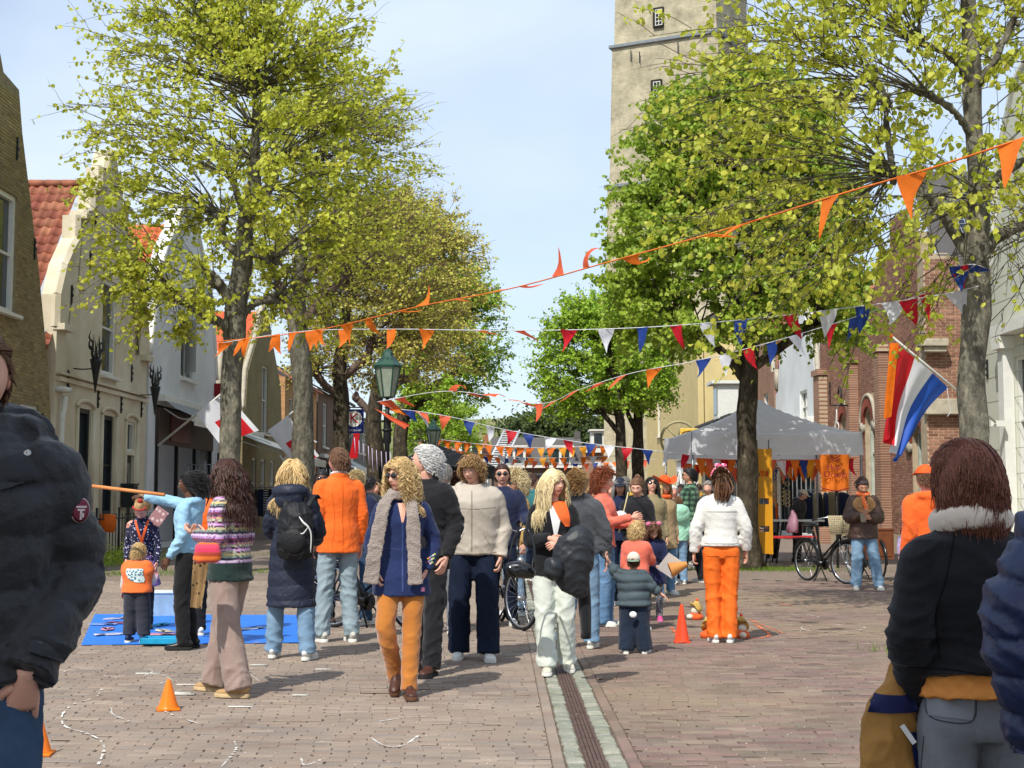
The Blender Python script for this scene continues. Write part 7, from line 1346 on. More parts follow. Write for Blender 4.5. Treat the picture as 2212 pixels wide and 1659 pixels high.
bunting('orange then red white and blue bunting from the left trees to the near right tree', [(470, 742, 25.5), (650, 716, 24.5), (840, 711, 23.3), (1110, 714, 21.5), (1375, 708, 19.6), (1610, 690, 18.2), (1870, 660, 17), (2035, 636, 16.5), (2115, 618, 16.3)],
        [(492, 'o', -120), (520, 'o', -110, -10), (590, 'o', -100), (630, 'o', -105, 5), (672, 'o', -88), (680, 'o', -84), (745, 'o', -85), (842, 'o'), (925, 'o'), (1028, 'o', -20, 10), (1112, 'k', -28, 0), (1224, 'r'), (1300, 'w'), (1375, 'b'), (1450, 'r'), (1530, 'w'), (1611, 'b'), (1698, 'r', -75), (1780, 'w'), (1868, 'b'), (1925, 'w', -70), (1962, 'r', -75), (2065, 'w', -60)], M_cw, r=.006)
bunting('lower orange bunting turning red white and blue towards the brick building', [(815, 868, 27), (975, 845, 26), (1160, 872, 25), (1250, 842, 24), (1365, 806, 23), (1510, 778, 22), (1670, 738, 20.5), (1850, 684, 18.5), (2000, 634, 17)],
        [(830, 'k', -40, 20, 1.2, 1.2), (862, 'k', -35, 10, 1.2), (972, 'k', 70, -90), (1018, 'k', -30, 20), (1055, 'k', 20, -40), (1090, 'k', -5, 0, .6), (1130, 'k', -25), (1168, 'k', -80), (1195, 'k', -140), (1240, 'k', -145, 0, .8), (1295, 'k', -140), (1345, 'k', -140), (1412, 'o', -115), (1512, 'b'), (1560, 'w'), (1612, 'r', -80), (1672, 'b', -80), (1728, 'w', -75), (1792, 'r', -85), (1855, 'b', -100), (1995, 'r', -85)], M_cw, r=.006)
bunting('red white and blue bunting descending from the lamp post to the party tent', [(835, 880, 27), (960, 898, 27.3), (1100, 930, 27.8), (1250, 955, 28.2), (1400, 972, 28.6), (1500, 984, 29)],
        [(845, 'o', -30, 10, 1.3, 1.3), (880, 'b', -60), (905, 'k', -30), (916, 'w', -70), (965, 'k', -100), (1010, 'b', -95), (1055, 'w', -80)] + [(1103 + 42.2 * k, 'rbw'[k % 3]) for k in range(10)], M_cw, W=.24, Ln=.32)
for j, (u0, v0, u1, v1, Y, cs) in enumerate(((935, 948, 1330, 962, 52, 'oyo'), (940, 968, 1330, 985, 60, 'oyw'), (1040, 985, 1420, 992, 68, 'okb'))):
    n = int((u1 - u0) / 22); bunting(('first', 'second', 'third')[j] + ' distant orange bunting across the end of the street', [(u0, v0, Y), ((u0 + u1) / 2, (v0 + v1) / 2 + 12, Y), (u1, v1, Y)], [(u0 + 10 + k * (u1 - u0 - 15) / n, cs[int(rf_.random() * 3)]) for k in range(n)], M_cw, W=.34, Ln=.42, r=.012)
bunting('short tangle of red and blue pennants on the near right tree trunk', [(2068, 575, 16.2), (2110, 572, 16.1), (2150, 592, 16.3)], [(2072, 'r', -85, 20, .9, .8), (2078, 'b', -100, 10, 1.1, .9), (2125, 'b', -160, 0, .9, .6)], M_cw, r=.005)
# ---- flags
def clothgrid(A, B, Cc, D, nu, nv, amp, dirn, fr=2.0, ph=0):
    """A,B on the pole, Cc,D the free edge"""
    s = np.linspace(0, 1, nu)[:, None, None]; t = np.linspace(0, 1, nv)[None, :, None]; Q = (1 - t) * ((1 - s) * A + s * B) + t * ((1 - s) * Cc + s * D)
    return Q + np.array(dirn) * (amp * np.sin(s * fr * 2 * PI + ph + t * 1.5) * t ** .6 + amp * .4 * np.sin(t * 6 + s * 3)) 
def gridF(nu, nv, off=0): i = np.arange(nu - 1)[:, None] * nv; j = np.arange(nv - 1)[None]; return np.stack([i + j, i + j + 1, i + nv + j + 1, i + nv + j], -1).reshape(-1, 4) + off
M_fr, M_fw, M_fb = mat('flag_red', '#d8242e', rough=.55, trans=.3, var=.02), mat('flag_white', '#eceef4', rough=.55, trans=.3, var=.02), mat('flag_blue', '#2a5cc0', rough=.55, trans=.3, var=.02)
YF = 25.5; pb, pt_ = P(2150, 912, 27.2), P(1925, 726, 24.6)
t = thing('national_flag', 'large red white and blue flag with orange streamer hanging from a slanted white pole', 'flag', tuple(pb)); g = G(); g.tube([np.zeros(3), pt_ - pb], .022, ns=8); pl = g.build('pole', M_frame, t)
g = G(); V, F = ell(pt_ - pb, (.035, .035, .05), 10, 6); g.add(V, F); g.build('finial', CO['o'], pl)
g = G(); g.box(P(2155, 915, 27.3) - pb, (.3, .12, .12)); g.build('bracket', M_frame, t, smooth=False)
def fl(f): k = (pt_ * (1 - f) + pb * f); return k
A, B = P(1932, 740, 24.7), P(2048, 838, 25.9); Cc, D = P(1912, 945, 24.9), P(1938, 998, 25.4)
Q = clothgrid(A, B, Cc, D, 31, 22, .12, (.5, -1, 0), 2.7) - pb; Q[:, :, 2] -= (.10 * np.sin(np.linspace(0, PI, 22)) ** 1)[None] * np.linspace(0, 1, 31)[:, None] ** 2 * -.6
g = G(); V = Q.reshape(-1, 3); F = gridF(31, 22); mi = np.repeat(np.minimum(np.arange(30) // 10, 2), 21); g.v = [V]; g.f = [(F, mi)]; g.t = [np.zeros(len(V))]; g.n = len(V); g.build('cloth', [M_fr, M_fw, M_fb], t)
Q = clothgrid(P(1922, 741, 24.6), P(1942, 741, 24.6), P(1908, 905, 24.7), P(1926, 900, 24.7), 7, 24, .03, (0, -1, 0), .6) - pb; g = G(); g.add(Q.reshape(-1, 3), gridF(7, 24)); g.build('streamer', mat('streamer_orange', '#f47a1a', rough=.4, trans=.3), t)
g = G(); g.tube([P(2046, 838, 25.8) - pb, P(2050, 870, 25.8) - pb, P(2054, 888, 25.8) - pb, P(2046, 900, 25.8) - pb], .006, ns=4); g.build('cord', M_cw, t)
def hflag(label, b, tp, A, B, Cc, D, YA, txt, nb=1):
    pb = P(*b); pt = P(*tp); t = thing('shop_flag', label, 'flag', tuple(pb), 0, 'red and white shop flags'); g = G(); g.tube([np.zeros(3), pt - pb], .03, ns=8); g.build('pole', M_frame, t)
    A, B, Cc, D = [P(*q, YA) for q in (A, B, Cc, D)]; nu, nv = 17, 17; Q = clothgrid(A, B, Cc, D, nu, nv, .06, (.1, -1, 0), 1.2) - pb; s = np.arange(nu - 1)[:, None] / nu; q = np.arange(nv - 1)[None] / nv; mi = ((s > .22) & (s < .80) & (q > .40)).astype(int).reshape(-1)
    V = Q.reshape(-1, 3); g = G(); g.v = [V]; g.f = [(gridF(nu, nv), mi)]; g.t = [np.zeros(len(V))]; g.n = len(V); g.build('cloth', [M_fw, M_fr], t)
    if txt:
        ex = nrm(Q[nu - 1, nv // 2] - Q[0, nv // 2]); ey = nrm(Q[nu // 2, 0] - Q[nu // 2, nv - 1]); ez = np.cross(ex, ey); c = Q[int(nu * .52), int(nv * .66)] + np.array([0, -.09, 0]); sgnz = 1 if ez[1] < 0 else -1
        text(txt, 'lettering', .5, M_fw, t, Matrix([[*[ex[0], ey[0], ez[0]], c[0]], [ex[1], ey[1], ez[1], c[1]], [ex[2], ey[2], ez[2], c[2]], [0, 0, 0, 1]]), .003)
hflag('white flag with red square hanging from a slanted pole on the white house', (342, 962, 37.7), (486, 845, 35.5), (424, 894), (484, 845), (474, 958), (560, 930), 35.8, '')
hflag('white and red shop flag with letters behind the second tree', (578, 935, 48), (640, 884, 45.5), (578, 930), (622, 898), (640, 1010), (690, 985), 46, 'HEMA')
# small flags further on
for lab, b, tp, c in (('small red white flag by the white awning down the left side', (755, 945, 70), (778, 922, 67), 'r'), ('small red white flag behind the roof of the party tent', (1590, 950, 52), (1566, 925, 50), 'r')):
    pb = P(*b); t = thing('small_flag', lab, 'flag', tuple(pb)); g = G(); g.tube([np.zeros(3), P(*tp) - pb], .03, ns=6); g.build('pole', M_frame, t); a = (P(*tp) - pb); Q = clothgrid(a, a * .45, a + [-.1, 0, -1.5], a * .45 + [-.25, 0, -1.3], 8, 8, .05, (0, -1, 0)); g = G(); g.add(Q.reshape(-1, 3), gridF(8, 8)); g.build('cloth', M_fr, t)
# ---- lamp posts
M_lg = mat('lamp_green', '#1f4a3c', rough=.35, spec=.5, var=.05); M_lgl = mat('lamp_glass', '#8f9a86', rough=.2, spec=.6); M_lpost = mat('lamp_black', '#1c1f20', rough=.45)
for lab, u, Y, vt in (('tall lamp post with green six sided lantern carrying orange pennants', 836, 27, 748), ('smaller looking green lantern lamp post further down the street', 936, 49, 905), ('distant lantern lamp post before the far houses', 1185, 78, 965)):
    b = P(u, 1000, Y); z = P(u, vt, Y)[2]; t = thing('street_lamp', lab, 'street lamp', (b[0], Y, 0), 0, 'green lantern street lamps'); g = G(); hz = z - 1.02
    g.tube([(0, 0, 0), (0, 0, .5), (0, 0, .55), (0, 0, 1.0), (0, 0, 1.05), (0, 0, hz - .9), (0, 0, hz - .85), (0, 0, hz - .35), (0, 0, hz - .3), (0, 0, hz)], [.13, .12, .09, .075, .06, .05, .08, .07, .045, .035], ns=12, n=10)
    for q, r_ in ((.52, .14), (1.03, .09), (hz - .62, .11), (hz - .32, .085)): V, F = ell((0, 0, q), (r_, r_, .045), 12, 6); g.add(V, F)
    g.tube([(-.3, 0, hz - .45), (.3, 0, hz - .45)], .018, ns=6); g.build('post', M_lpost, t)
    g = G(); g.tube([(0, 0, hz), (0, 0, hz + .03)], [.10, .14], ns=6, n=2); g.tube([(0, 0, hz + .60), (0, 0, hz + .64), (0, 0, hz + .82), (0, 0, hz + .90), (0, 0, hz + .98)], [.27, .28, .12, .10, .02], ns=6, n=5)
    for k in range(6): a = k * PI / 3; g.tube([(.14 * math.cos(a), .14 * math.sin(a), hz + .03), (.25 * math.cos(a), .25 * math.sin(a), hz + .61)], .013, ns=4)
    V, F = ell((0, 0, hz + 1.0), (.03, .03, .05), 8, 6); g.add(V, F); ln_ = g.build('lantern_frame', M_lg, t, smooth=False)
    g = G(); g.tube([(0, 0, hz + .03), (0, 0, hz + .6)], [.13, .24], ns=6, n=2); g.build('glass', M_lgl, ln_, smooth=False)
t = thing('fringed_pennants', 'dark fringed pennants and orange cloth tied round the lamp post', 'bunting', tuple(P(835, 895, 26.9)), 0); g = G()
for k in range(9): x = -.62 + k * .085 + .02 * hsh(k, 5); g.tube([(x, 0, -.45 - .28 * math.sin(PI * k / 15)), (x + .02, 0, -.75 - .3 * math.sin(PI * k / 15) - .15 * hsh(k, 2))], .007, ns=4)
g.build('fringe', mat('fringe_lilac', '#c9b9d6'), t)
g = G(); V = clothgrid(np.array([-.25, 0, .12]), np.array([-.05, -.1, -.02]), np.array([.45, 0, -.22]), np.array([.35, -.1, -.3]), 6, 10, .05, (0, -1, .4)); g.add(V.reshape(-1, 3), gridF(6, 10)); g.build('cloth', CO['k'], t)
# ---- hanging shop signs
t = thing('shop_sign', 'blue square shop sign with white disc and red K', 'sign', tuple(P(765, 910, 45)), 0); g = G(); g.box((0, 0, 0), (.62, .08, .78)); g.build('board', mat('sign_blue', '#1f2f7a', rough=.4), t, smooth=False, bev=.01)
g = G(); V, F = loft([(0, -.042, .08), (0, -.05, .08)], .26, ns=28); g.add(V, F); g.build('disc', M_white, t, smooth=False); FX = Matrix.Rotation(PI / 2, 4, 'X'); text('K', 'letter', .46, M_fr, t, Matrix.Translation((0, -.055, .08)) @ FX, .003); text('KEURSLAGER', 'lettering', .085, M_white, t, Matrix.Translation((0, -.045, -.30)) @ FX, .002); g = G(); g.tube([(.3, 0, .45), (-.5, 0, .45)], .02); g.tube([(-.2, 0, .45), (-.2, 0, .36)], .015); g.build('bracket', M_iron, t)
t = thing('red_shop_sign', 'dark red square shop sign with white letter beside the first tree', 'sign', tuple(P(474, 856, 45.6)), 0); g = G(); g.box((0, 0, 0), (.62, .1, .85)); g.build('board', mat('sign_red', '#8e1722', rough=.4), t, smooth=False, bev=.01); text('HE', 'letter', .34, M_white, t, Matrix.Translation((0, -.055, -.12)) @ FX, .003)
# fascia letters on the white shop
# ---- party tent
M_tent = mat('tent_white', '#f0f2f5', rough=.6, trans=.5, var=.03); M_pole = mat('alu_pole', '#8f9296', metal=.6, rough=.4)
tx0, tx1, ty0, ty1 = 3.62, 7.18, 28.75, 32.2; t = thing('party_tent', 'white peaked party tent standing behind the dense green tree', 'tent', ((tx0 + tx1) / 2, (ty0 + ty1) / 2, 0), R(3)); hx, hy = (tx1 - tx0) / 2, (ty1 - ty0) / 2
g = G(); n = 24
def tz_(x, y):
    r_ = max(abs(x) / hx, abs(y) / hy); sg = 3.72 + (2.78 - 3.72) * r_ ** .62; k = abs(abs(x) / hx - abs(y) / hy) * r_; return sg - .10 * k * (1 - r_) * 4 * r_ - .03 * (1 - min(1, (1 - min(abs(x) / hx, abs(y) / hy))) * 0)
X_ = np.linspace(-hx, hx, n); Y_ = np.linspace(-hy, hy, n); V = np.array([[x, y, tz_(x, y)] for x in X_ for y in Y_]); g.add(V, gridF(n, n)); g.build('canopy', M_tent, t)
g = G()
for (ax, ay), (bx_, by) in (((-hx, -hy), (hx, -hy)), ((hx, -hy), (hx, hy)), ((-hx, hy), (-hx, -hy)), ((hx, hy), (-hx, hy))):
    q = np.linspace(0, 1, 30); o = np.array([by - ay, ax - bx_]); o = o / np.linalg.norm(o); V = np.concatenate([np.c_[ax + (bx_ - ax) * q + o[0] * d * np.ones(30) + o[0] * .015 * np.sin(q * 22) * (k > 0), ay + (by - ay) * q + o[1] * d + o[1] * .015 * np.sin(q * 22) * (k > 0), z + 0 * q - (.05 * np.sin(q * PI) if k == 0 else 0)] for k, (z, d) in enumerate(((2.79, .005), (2.5, .02), (2.30, .03)))]); g.add(V, gridF(3, 30))
g.build('valance', M_tent, t)
for x in (-hx, hx):
    for y in (-hy, hy): g = G(); g.tube([(x * .99, y * .99, 0), (x * .99, y * .99, 2.78)], .025, ns=6); g.box((x * .99, y * .99, .01), (.12, .12, .02)); g.build('leg', M_pole, t)
g = G()
for k in range(4):
    a, b = [(-hx, -hy), (hx, -hy), (hx, hy), (-hx, hy)][k], [(hx, -hy), (hx, hy), (-hx, hy), (-hx, -hy)][k]
    for j in range(4):
        f0, f1 = j / 4, (j + 1) / 4; p0 = np.array([a[0] + (b[0] - a[0]) * f0, a[1] + (b[1] - a[1]) * f0]); p1_ = np.array([a[0] + (b[0] - a[0]) * f1, a[1] + (b[1] - a[1]) * f1]); g.tube([(*p0 * .98, 2.7), (*p1_ * .98, 2.4)], .012, ns=4); g.tube([(*p0 * .98, 2.4), (*p1_ * .98, 2.7)], .012, ns=4)
g.build('truss', M_pole, t)
bunting('dense orange and red bunting hanging inside the party tent', [(1500, 990, 28.9), (1600, 994, 28.95), (1730, 994, 28.9), (1850, 990, 28.85)], [(1515 + 17 * k, 'okwrobyo'[k % 8]) for k in range(20)], M_co, W=.2, Ln=.42)
bunting('second row of orange and red pennants deeper inside the party tent', [(1470, 1000, 31.5), (1600, 1012, 31.6), (1820, 1002, 31.4)], [(1480 + 15 * k, 'koroykb'[k % 7]) for k in range(22)], M_co, W=.2, Ln=.4)
M_yb = mat('yellow_plastic', '#d9981e', rough=.4, trans=.1, var=.03)
t = thing('game_board', 'tall narrow yellow plastic board with oval holes beside the tree trunk', 'game board', tuple(P(1649, 1000, 28.3) * [1, 1, 0])); g = G()
for x in (-.135, .135): g.box((x, 0, 1.35), (.07, .05, 2.14))
for k in range(4): g.box((0, .001, .51 + k * .56), (.2, .044, .44))
g.build('board', M_yb, t, smooth=False); g = G(); g.tube([(-.12, .05, 0), (-.12, .05, 2.6)], .015); g.tube([(.12, .05, 0), (.12, .05, 2.6)], .015); g.build('stand', M_pole, t)
t = thing('ring_curtain', 'hanging curtain of pale cardboard rings under the tent', 'ring curtain', tuple(P(1682, 990, 29.2)))
for i in range(4):
    for j in range(11):
        if hsh(i, j) < .06: continue
        g = G(); c = np.array([-.17 + i * .115, 0, -.05 - j * .088 - .045 * (i % 2)]); g.tube([c + [.045 * math.cos(a), 0, .043 * math.sin(a)] for a in np.linspace(0, 2 * PI, 13)], .009, ns=4, caps=False, n=13); g.build('ring', mat('ring_card', '#b9a878', rough=.7), t, smooth=False)
t = thing('jersey', 'orange football jersey with dark red lettering hung on a pole by the bicycles', 'jersey', tuple(P(1803, 1020, 28.3)))
g = G(); V = clothgrid(np.array([-.30, 0, .36]), np.array([.30, 0, .36]), np.array([-.27, 0, -.40]), np.array([.29, .02, -.37]), 20, 20, .035, (0, -1, 0), 2.5); g.add(V.reshape(-1, 3), gridF(20, 20)); g.build('cloth', mat('jersey_orange', '#d9701a', rough=.7, trans=.2), t)
g = G()
for z, w_ in ((.30, .2), (.24, .2), (-.36, .56)): g.tube([(-w_ / 2, -.05, z + .04), (0, -.06, z - .02), (w_ / 2, -.05, z + .04)], .01, ns=4)
g.build('trim', mat('trim_dark_red', '#7a1f2a'), t); text('Hup', 'lettering', .17, mat('trim_dark_red', '#7a1f2a'), t, Matrix.Translation((-.03, -.065, .10)) @ FX, .002); text('Oranje', 'lettering', .17, mat('trim_dark_red', '#7a1f2a'), t, Matrix.Translation((0, -.065, -.05)) @ FX, .002)
t = thing('jersey_pole', 'black pole standing behind the bicycle with the wicker basket', 'pole', tuple(P(1806, 1000, 28.4) * [1, 1, 0])); g = G(); g.tube([(0, 0, 0), (0, 0, 2.2)], .03); g.tube([(-.3, 0, 2.15), (.3, 0, 2.15)], .012); g.build('shaft', M_iron, t)
# tables and things under the tent
def tab(label, loc, w_, d_, h_, mt, rz=0, closed=False, name='table'):
    t = thing(name, label, 'table', loc, rz); g = G(); g.box((0, 0, h_), (w_, d_, .04)); g.build('top', mt, t, smooth=False, bev=.005)
    if closed: g = G(); g.box((0, -d_ / 2 + .02, h_ / 2), (w_, .02, h_ - .06)); g.build('front_panel', mt, t, smooth=False)
    for a in (-1, 1):
        for b in (-1, 1): g = G(); g.tube([(a * w_ * .32, b * d_ * .35, h_ - .02), (a * w_ * .46, b * d_ * .42, 0)], .018, ns=6); g.build('leg', M_iron, t)
tab('low red folding table under the party tent', tuple(P(1700, 1200, 28.6) * [1, 1, 0]), 1.1, .6, .62, mat('red_top', '#c22a2e', rough=.5))
tab('white counter table behind the bicycles in the tent', tuple(P(1722, 1200, 30.6) * [1, 1, 0]), 1.1, .6, .92, M_frame)
t = thing('plastic_bag', 'thin pink carrier bag standing on the red table', 'bag', tuple(P(1712, 1128, 28.5))); g = G(); V, F = loft([(0, 0, -.22), (0, 0, -.1), (.02, 0, .1), (.0, 0, .24)], [(.2, .1), (.22, .12), (.14, .08), (.03, .03)], ns=14, n=14); V = folds(V, nrm(V + 1e-6), .02, 4); g.add(V, F); g.build('bag_body', mat('pink_bag', '#b98a9c', rough=.4, trans=.3), t)
t = thing('clothes_rack', 'rack of dark coats in the doorway behind the party tent', 'clothes rack', (7.7, 34.5, 0)); g = G(); g.tube([(-.6, 0, 0), (-.6, 0, 1.6), (.6, 0, 1.6), (.6, 0, 0)], .02, n=4); g.build('rail', M_pole, t)
for k in range(8): g = G(); V, F = loft([(-.5 + .14 * k, 0, 1.55), (-.5 + .14 * k, 0, 1.4), (-.5 + .14 * k, 0, .7)], [(.02, .05), (.05, .22), (.06, .26)], ns=10, n=10); g.add(V, F); g.build('coat', (M_blk, M_navy, C_('khaki', '#8c7f5e'))[k % 3], t)
# ---- bicycles
M_tyre = mat('tyre', '#1a1a1b', rough=.8); M_rim = mat('rim', '#b9bcc0', metal=.9, rough=.25); M_bf = mat('bike_black', '#141516', rough=.25, spec=.6); M_wick = mat('wicker', '#cbbd9e', c2='#a39474', rough=.9, bump=.8, bs=50, vs_=30)
def bicycle(label, loc, rz, basket=True, crate=False, steer=0, frame=None):
    fm = frame or M_bf; t = thing('bicycle', label, 'bicycle', loc, rz); wb = 1.12; r = .345
    def wheel(y, rot=0):
        a = np.linspace(0, 2 * PI, 37); Mx = Matrix.Translation((0, y, r)) @ Matrix.Rotation(rot, 4, 'Z')
        g = G(); g.tube([(0, r * .965 * math.cos(q), r * .965 * math.sin(q)) for q in a], .019, ns=8, caps=False, n=37); w_ = g.build('wheel', M_tyre, t); w_.matrix_local = Mx
        g = G(); g.tube([(0, r * .90 * math.cos(q), r * .90 * math.sin(q)) for q in a], .011, ns=6, caps=False, n=37)
        for k in range(24): q = k * PI / 12; g.tube([(.02 * (-1) ** k, .02 * math.cos(q + .4), .02 * math.sin(q + .4)), (0, r * .9 * math.cos(q), r * .9 * math.sin(q))], .0022, ns=3, caps=False)
        g.tube([(-.05, 0, 0), (.05, 0, 0)], .025, ns=8); g.build('rim', M_rim, w_); g = G(); g.tube([(0, (r + .028) * math.cos(q), (r + .028) * math.sin(q)) for q in np.linspace(-.1 if y > 0 else .35, PI * .9 if y > 0 else PI * 1.05, 16)], .024, ns=6, flat=.3); mg = g.build('mudguard', fm, t); mg.matrix_local = Mx
    wheel(0); wheel(-wb, steer); bb = np.array([0, -.45, .30]); st = np.array([0, -.22, .80]); hd = np.array([0, -.92, .86]); hl = np.array([0, -.965, .70])
    g = G()
    for p in ((bb, st), (bb, hl), (bb + [0, .0, .12], hl + [0, 0, .1]), (st, st + [0, .06, .12])): g.tube(p, .017)
    for k in (-1, 1): g.tube([bb + [.03 * k, 0, 0], (.055 * k, 0, r)], .011, ns=6); g.tube([st + [.02 * k, 0, -.05], (.055 * k, 0, r)], .010, ns=6)
    g.tube([hl, hd + [0, .03, .12]], .02); g.build('frame', fm, t)
    g = G(); 
    for k in (-1, 1): g.tube([hl + [.045 * k, -.01, .0], (.05 * k, -wb, r)], .012, ns=6)
    g.tube([hl + [-.05, -.01, 0], hl + [.05, -.01, 0]], .014); g.build('fork', M_rim if basket else fm, t)
    g = G(); hb = hd + [0, .05, .22]; g.tube([hb + [-.29, .26, -.03], hb + [-.26, .1, 0], hb + [-.12, -.02, .02], hb + [0, 0, -.02], hb + [.12, -.02, .02], hb + [.26, .1, 0], hb + [.29, .26, -.03]], .011, ns=6); h_ = g.build('handlebar', M_rim, t)
    for k in (-1, 1): g = G(); g.tube([hb + [.275 * k, .17, -.015], hb + [.292 * k, .29, -.035]], .017, ns=7); g.build('grip', M_tyre, h_)
    g = G(); V, F = loft([st + [0, .20, .17], st + [0, .1, .18], st + [0, -.02, .17], st + [0, -.14, .165]], [(.09, .03), (.105, .035), (.06, .03), (.02, .015)], ns=12, n=12, ref=(1, 0, 0)); g.add(V, F); g.build('saddle', M_bf, t)
    g = G(); g.tube([bb, (.06, 0, r)], .055, ns=8, flat=.35); V, F = loft([bb + [.04, 0, 0], bb + [.055, 0, 0]], .10, ns=18); g.add(V, F); g.build('chain_case', M_bf, t)
    g = G(); g.tube([bb + [.07, 0, 0], bb + [.07, -.12, -.12]], .01); g.tube([bb + [-.07, 0, 0], bb + [-.07, .12, .12]], .01); g.box(bb + [.12, -.12, -.12], (.09, .07, .02)); g.box(bb + [-.12, .12, .12], (.09, .07, .02)); g.build('pedals', M_tyre, t)
    g = G()
    for k in (-1, 1): g.tube([(.07 * k, -.12, .73), (.07 * k, .30, .73)], .007, ns=5); g.tube([(.07 * k, .20, .73), (.055 * k, 0, r)], .006, ns=5)
    for k in range(4): g.tube([(-.07, -.1 + k * .12, .73), (.07, -.1 + k * .12, .73)], .006, ns=5)
    g.build('rack', M_bf, t)
    g = G()
    for k in (-1, 1): g.tube([bb + [0, .05, -.06], (.14 * k, -.38, .0)], .011)
    g.build('kickstand', M_iron, t)
    g = G(); V, F = ell(hl + [0, -.1, .05], (.04, .05, .045), 12, 8); g.add(V, F); g.build('headlight', M_rim, t)
    if basket:
        g = G(); c = hd + [0, -.22, .0]; w2, d2, hh = .22, .15, .27
        for k in range(9):
            z = -.02 + hh * k / 8; s_ = 1 + .12 * k / 8; g.tube([c + [a * w2 * s_, b * d2 * s_, z] for a, b in ((-1, -1), (1, -1), (1, 1), (-1, 1), (-1, -1))], .0175, ns=5, n=5, caps=False)
        for k in range(13):
            for b in (-1, 1): x = -w2 + 2 * w2 * k / 12; g.tube([c + [x, b * (d2 + .012), -.03], c + [x * 1.12, b * (d2 + .012) * 1.12, hh]], .009, ns=4)
        for k in range(8):
            for a in (-1, 1): y = -d2 + 2 * d2 * k / 7; g.tube([c + [a * (w2 + .012), y, -.03], c + [a * (w2 + .012) * 1.12, y * 1.12, hh]], .009, ns=4)
        g.box(c + [0, 0, -.03], (.44, .3, .02)); g.build('basket', M_wick, t)
    if crate: g = G(); g.box((0, -.95, .62), (.50, .55, .50)); g.box((0, -.95, .88), (.53, .58, .03)); g.box((0, -1.235, .62), (.42, .012, .40)); g.build('box', mat('varnished_wood', '#7a4526', rough=.35, var=.25, vs_=3), t, smooth=False, bev=.01)
    return t
bicycle('black bicycle with pale wicker front basket parked by the tent', (5.1, 24.2, 0), R(24), True, steer=.25)
bicycle('bicycle with brown wooden front box behind the woman with the phone', (6.15, 25.2, 0), R(8), False, True)
bicycle('black bicycle with chrome fork standing behind the young blonde woman', (-.13, 16.35, 0), R(12), False, steer=.35)
bicycle('dark bicycle half hidden behind the red folding table', (5.15, 30.2, 0), R(-70), False)
bicycle('dark bicycle behind the curly blonde woman and the orange blazer', (-2.0, 15.6, 0), R(60), False)
# ---- cones
def cone(label, u, v, mc, h_=.28, rb=.105, base=.165, name='traffic_cone', rz=0):
    a = Gd(u, v); t = thing(name, label, 'cone', (a[0], a[1], 0), rz, 'orange game cones'); g = G(); g.tube([(0, 0, .012), (0, 0, .03), (0, 0, h_ - .01), (0, 0, h_)], [rb * 1.05, rb * .86, rb * .22, rb * .14], ns=28, n=24); g.build('body', mc, t); g = G(); g.box((0, 0, .007), (base * 1.7, base * 1.7, .014)); g.build('base', mc, t, smooth=False, bev=.004)
M_cone = mat('cone_orange', '#ff8a12', rough=.35, spec=.5, trans=.25, var=.03); M_cone2 = mat('cone_red', '#ef4a1c', rough=.3, spec=.6, var=.04)
cone('orange plastic cone in front of the woman in the knit sweater', 363, 1533, M_cone, .20, .075, .09, rz=.3)
cone('orange plastic cone beside the jeans of the man at the left edge', 84, 1630, M_cone, .20, .075, .09, rz=.1)
cone('taller shiny red orange cone beside the toddler with the cap', 1473, 1388, M_cone2, .36, .085, .09)
# ---- blue mat with paper fish
g = G(); c = [Gd(175, 1395), Gd(660, 1390), Gd(640, 1330), Gd(205, 1328)]; n = 14; s_ = np.linspace(0, 1, n)[:, None, None]; q_ = np.linspace(0, 1, 10)[None, :, None]; V = ((1 - s_) * ((1 - q_) * c[0] + q_ * c[3]) + s_ * ((1 - q_) * c[1] + q_ * c[2])).reshape(-1, 3); V[:, 2] = .007 + .006 * np.abs(np.sin(V[:, 0] * 5) * np.sin(V[:, 1] * 3)); g.add(V, gridF(n, 10)); tag(g.build('play_mat', mat('mat_blue', '#2f78d6', rough=.55, var=.06)), 'bright blue mat spread on the bricks behind the knit sweater woman', 'mat')
for k, (u, v, c, lab) in enumerate(((218, 1352, '#8fa7d9', 'pale lilac paper fish at the far left of the blue mat'), (245, 1340, '#d6cfe0', 'white and violet paper fish near the back of the mat'), (232, 1363, '#c48a9a', 'pink paper fish near the left end of the mat'), (262, 1349, '#9a5a74', 'dark pink paper fish just left of the toddler'), (242, 1374, '#e2e0e6', 'white paper fish with black marks on the mat'), (350, 1352, '#4ab8d9', 'turquoise paper fish right of the toddler'), (352, 1366, '#d9d2b4', 'cream paper fish in front of the black trousers'), (340, 1374, '#e8a4b0', 'rose paper fish beside the blue tray'), (540, 1362, '#e6e8ee', 'white paper fish right of the beige trousers'))):
    a = Gd(u, v); g = G(); q = [(-.12, 0), (-.05, .045), (.04, .05), (.09, .01), (.14, .05), (.14, -.05), (.09, -.01), (.04, -.05), (-.05, -.045)]; V = np.array([[x * 1.25, y * 1.4, 0] for x, y in q] + [[x * 1.25, y * 1.4, .008] for x, y in q]); nq = len(q); g.add(V, np.array([[nq, nq + i, nq + i + 1] for i in range(1, nq - 1)])); g.add(V, np.array([[i, (i + 1) % nq, nq + (i + 1) % nq, nq + i] for i in range(nq)])); o = g.build('paper_fish', mat('fish' + c, c, rough=.7), smooth=False); o.location = (a[0], a[1], .018); o.rotation_euler = (0, 0, k * .9); tag(o, lab, 'paper fish', 'paper fish on the blue mat')
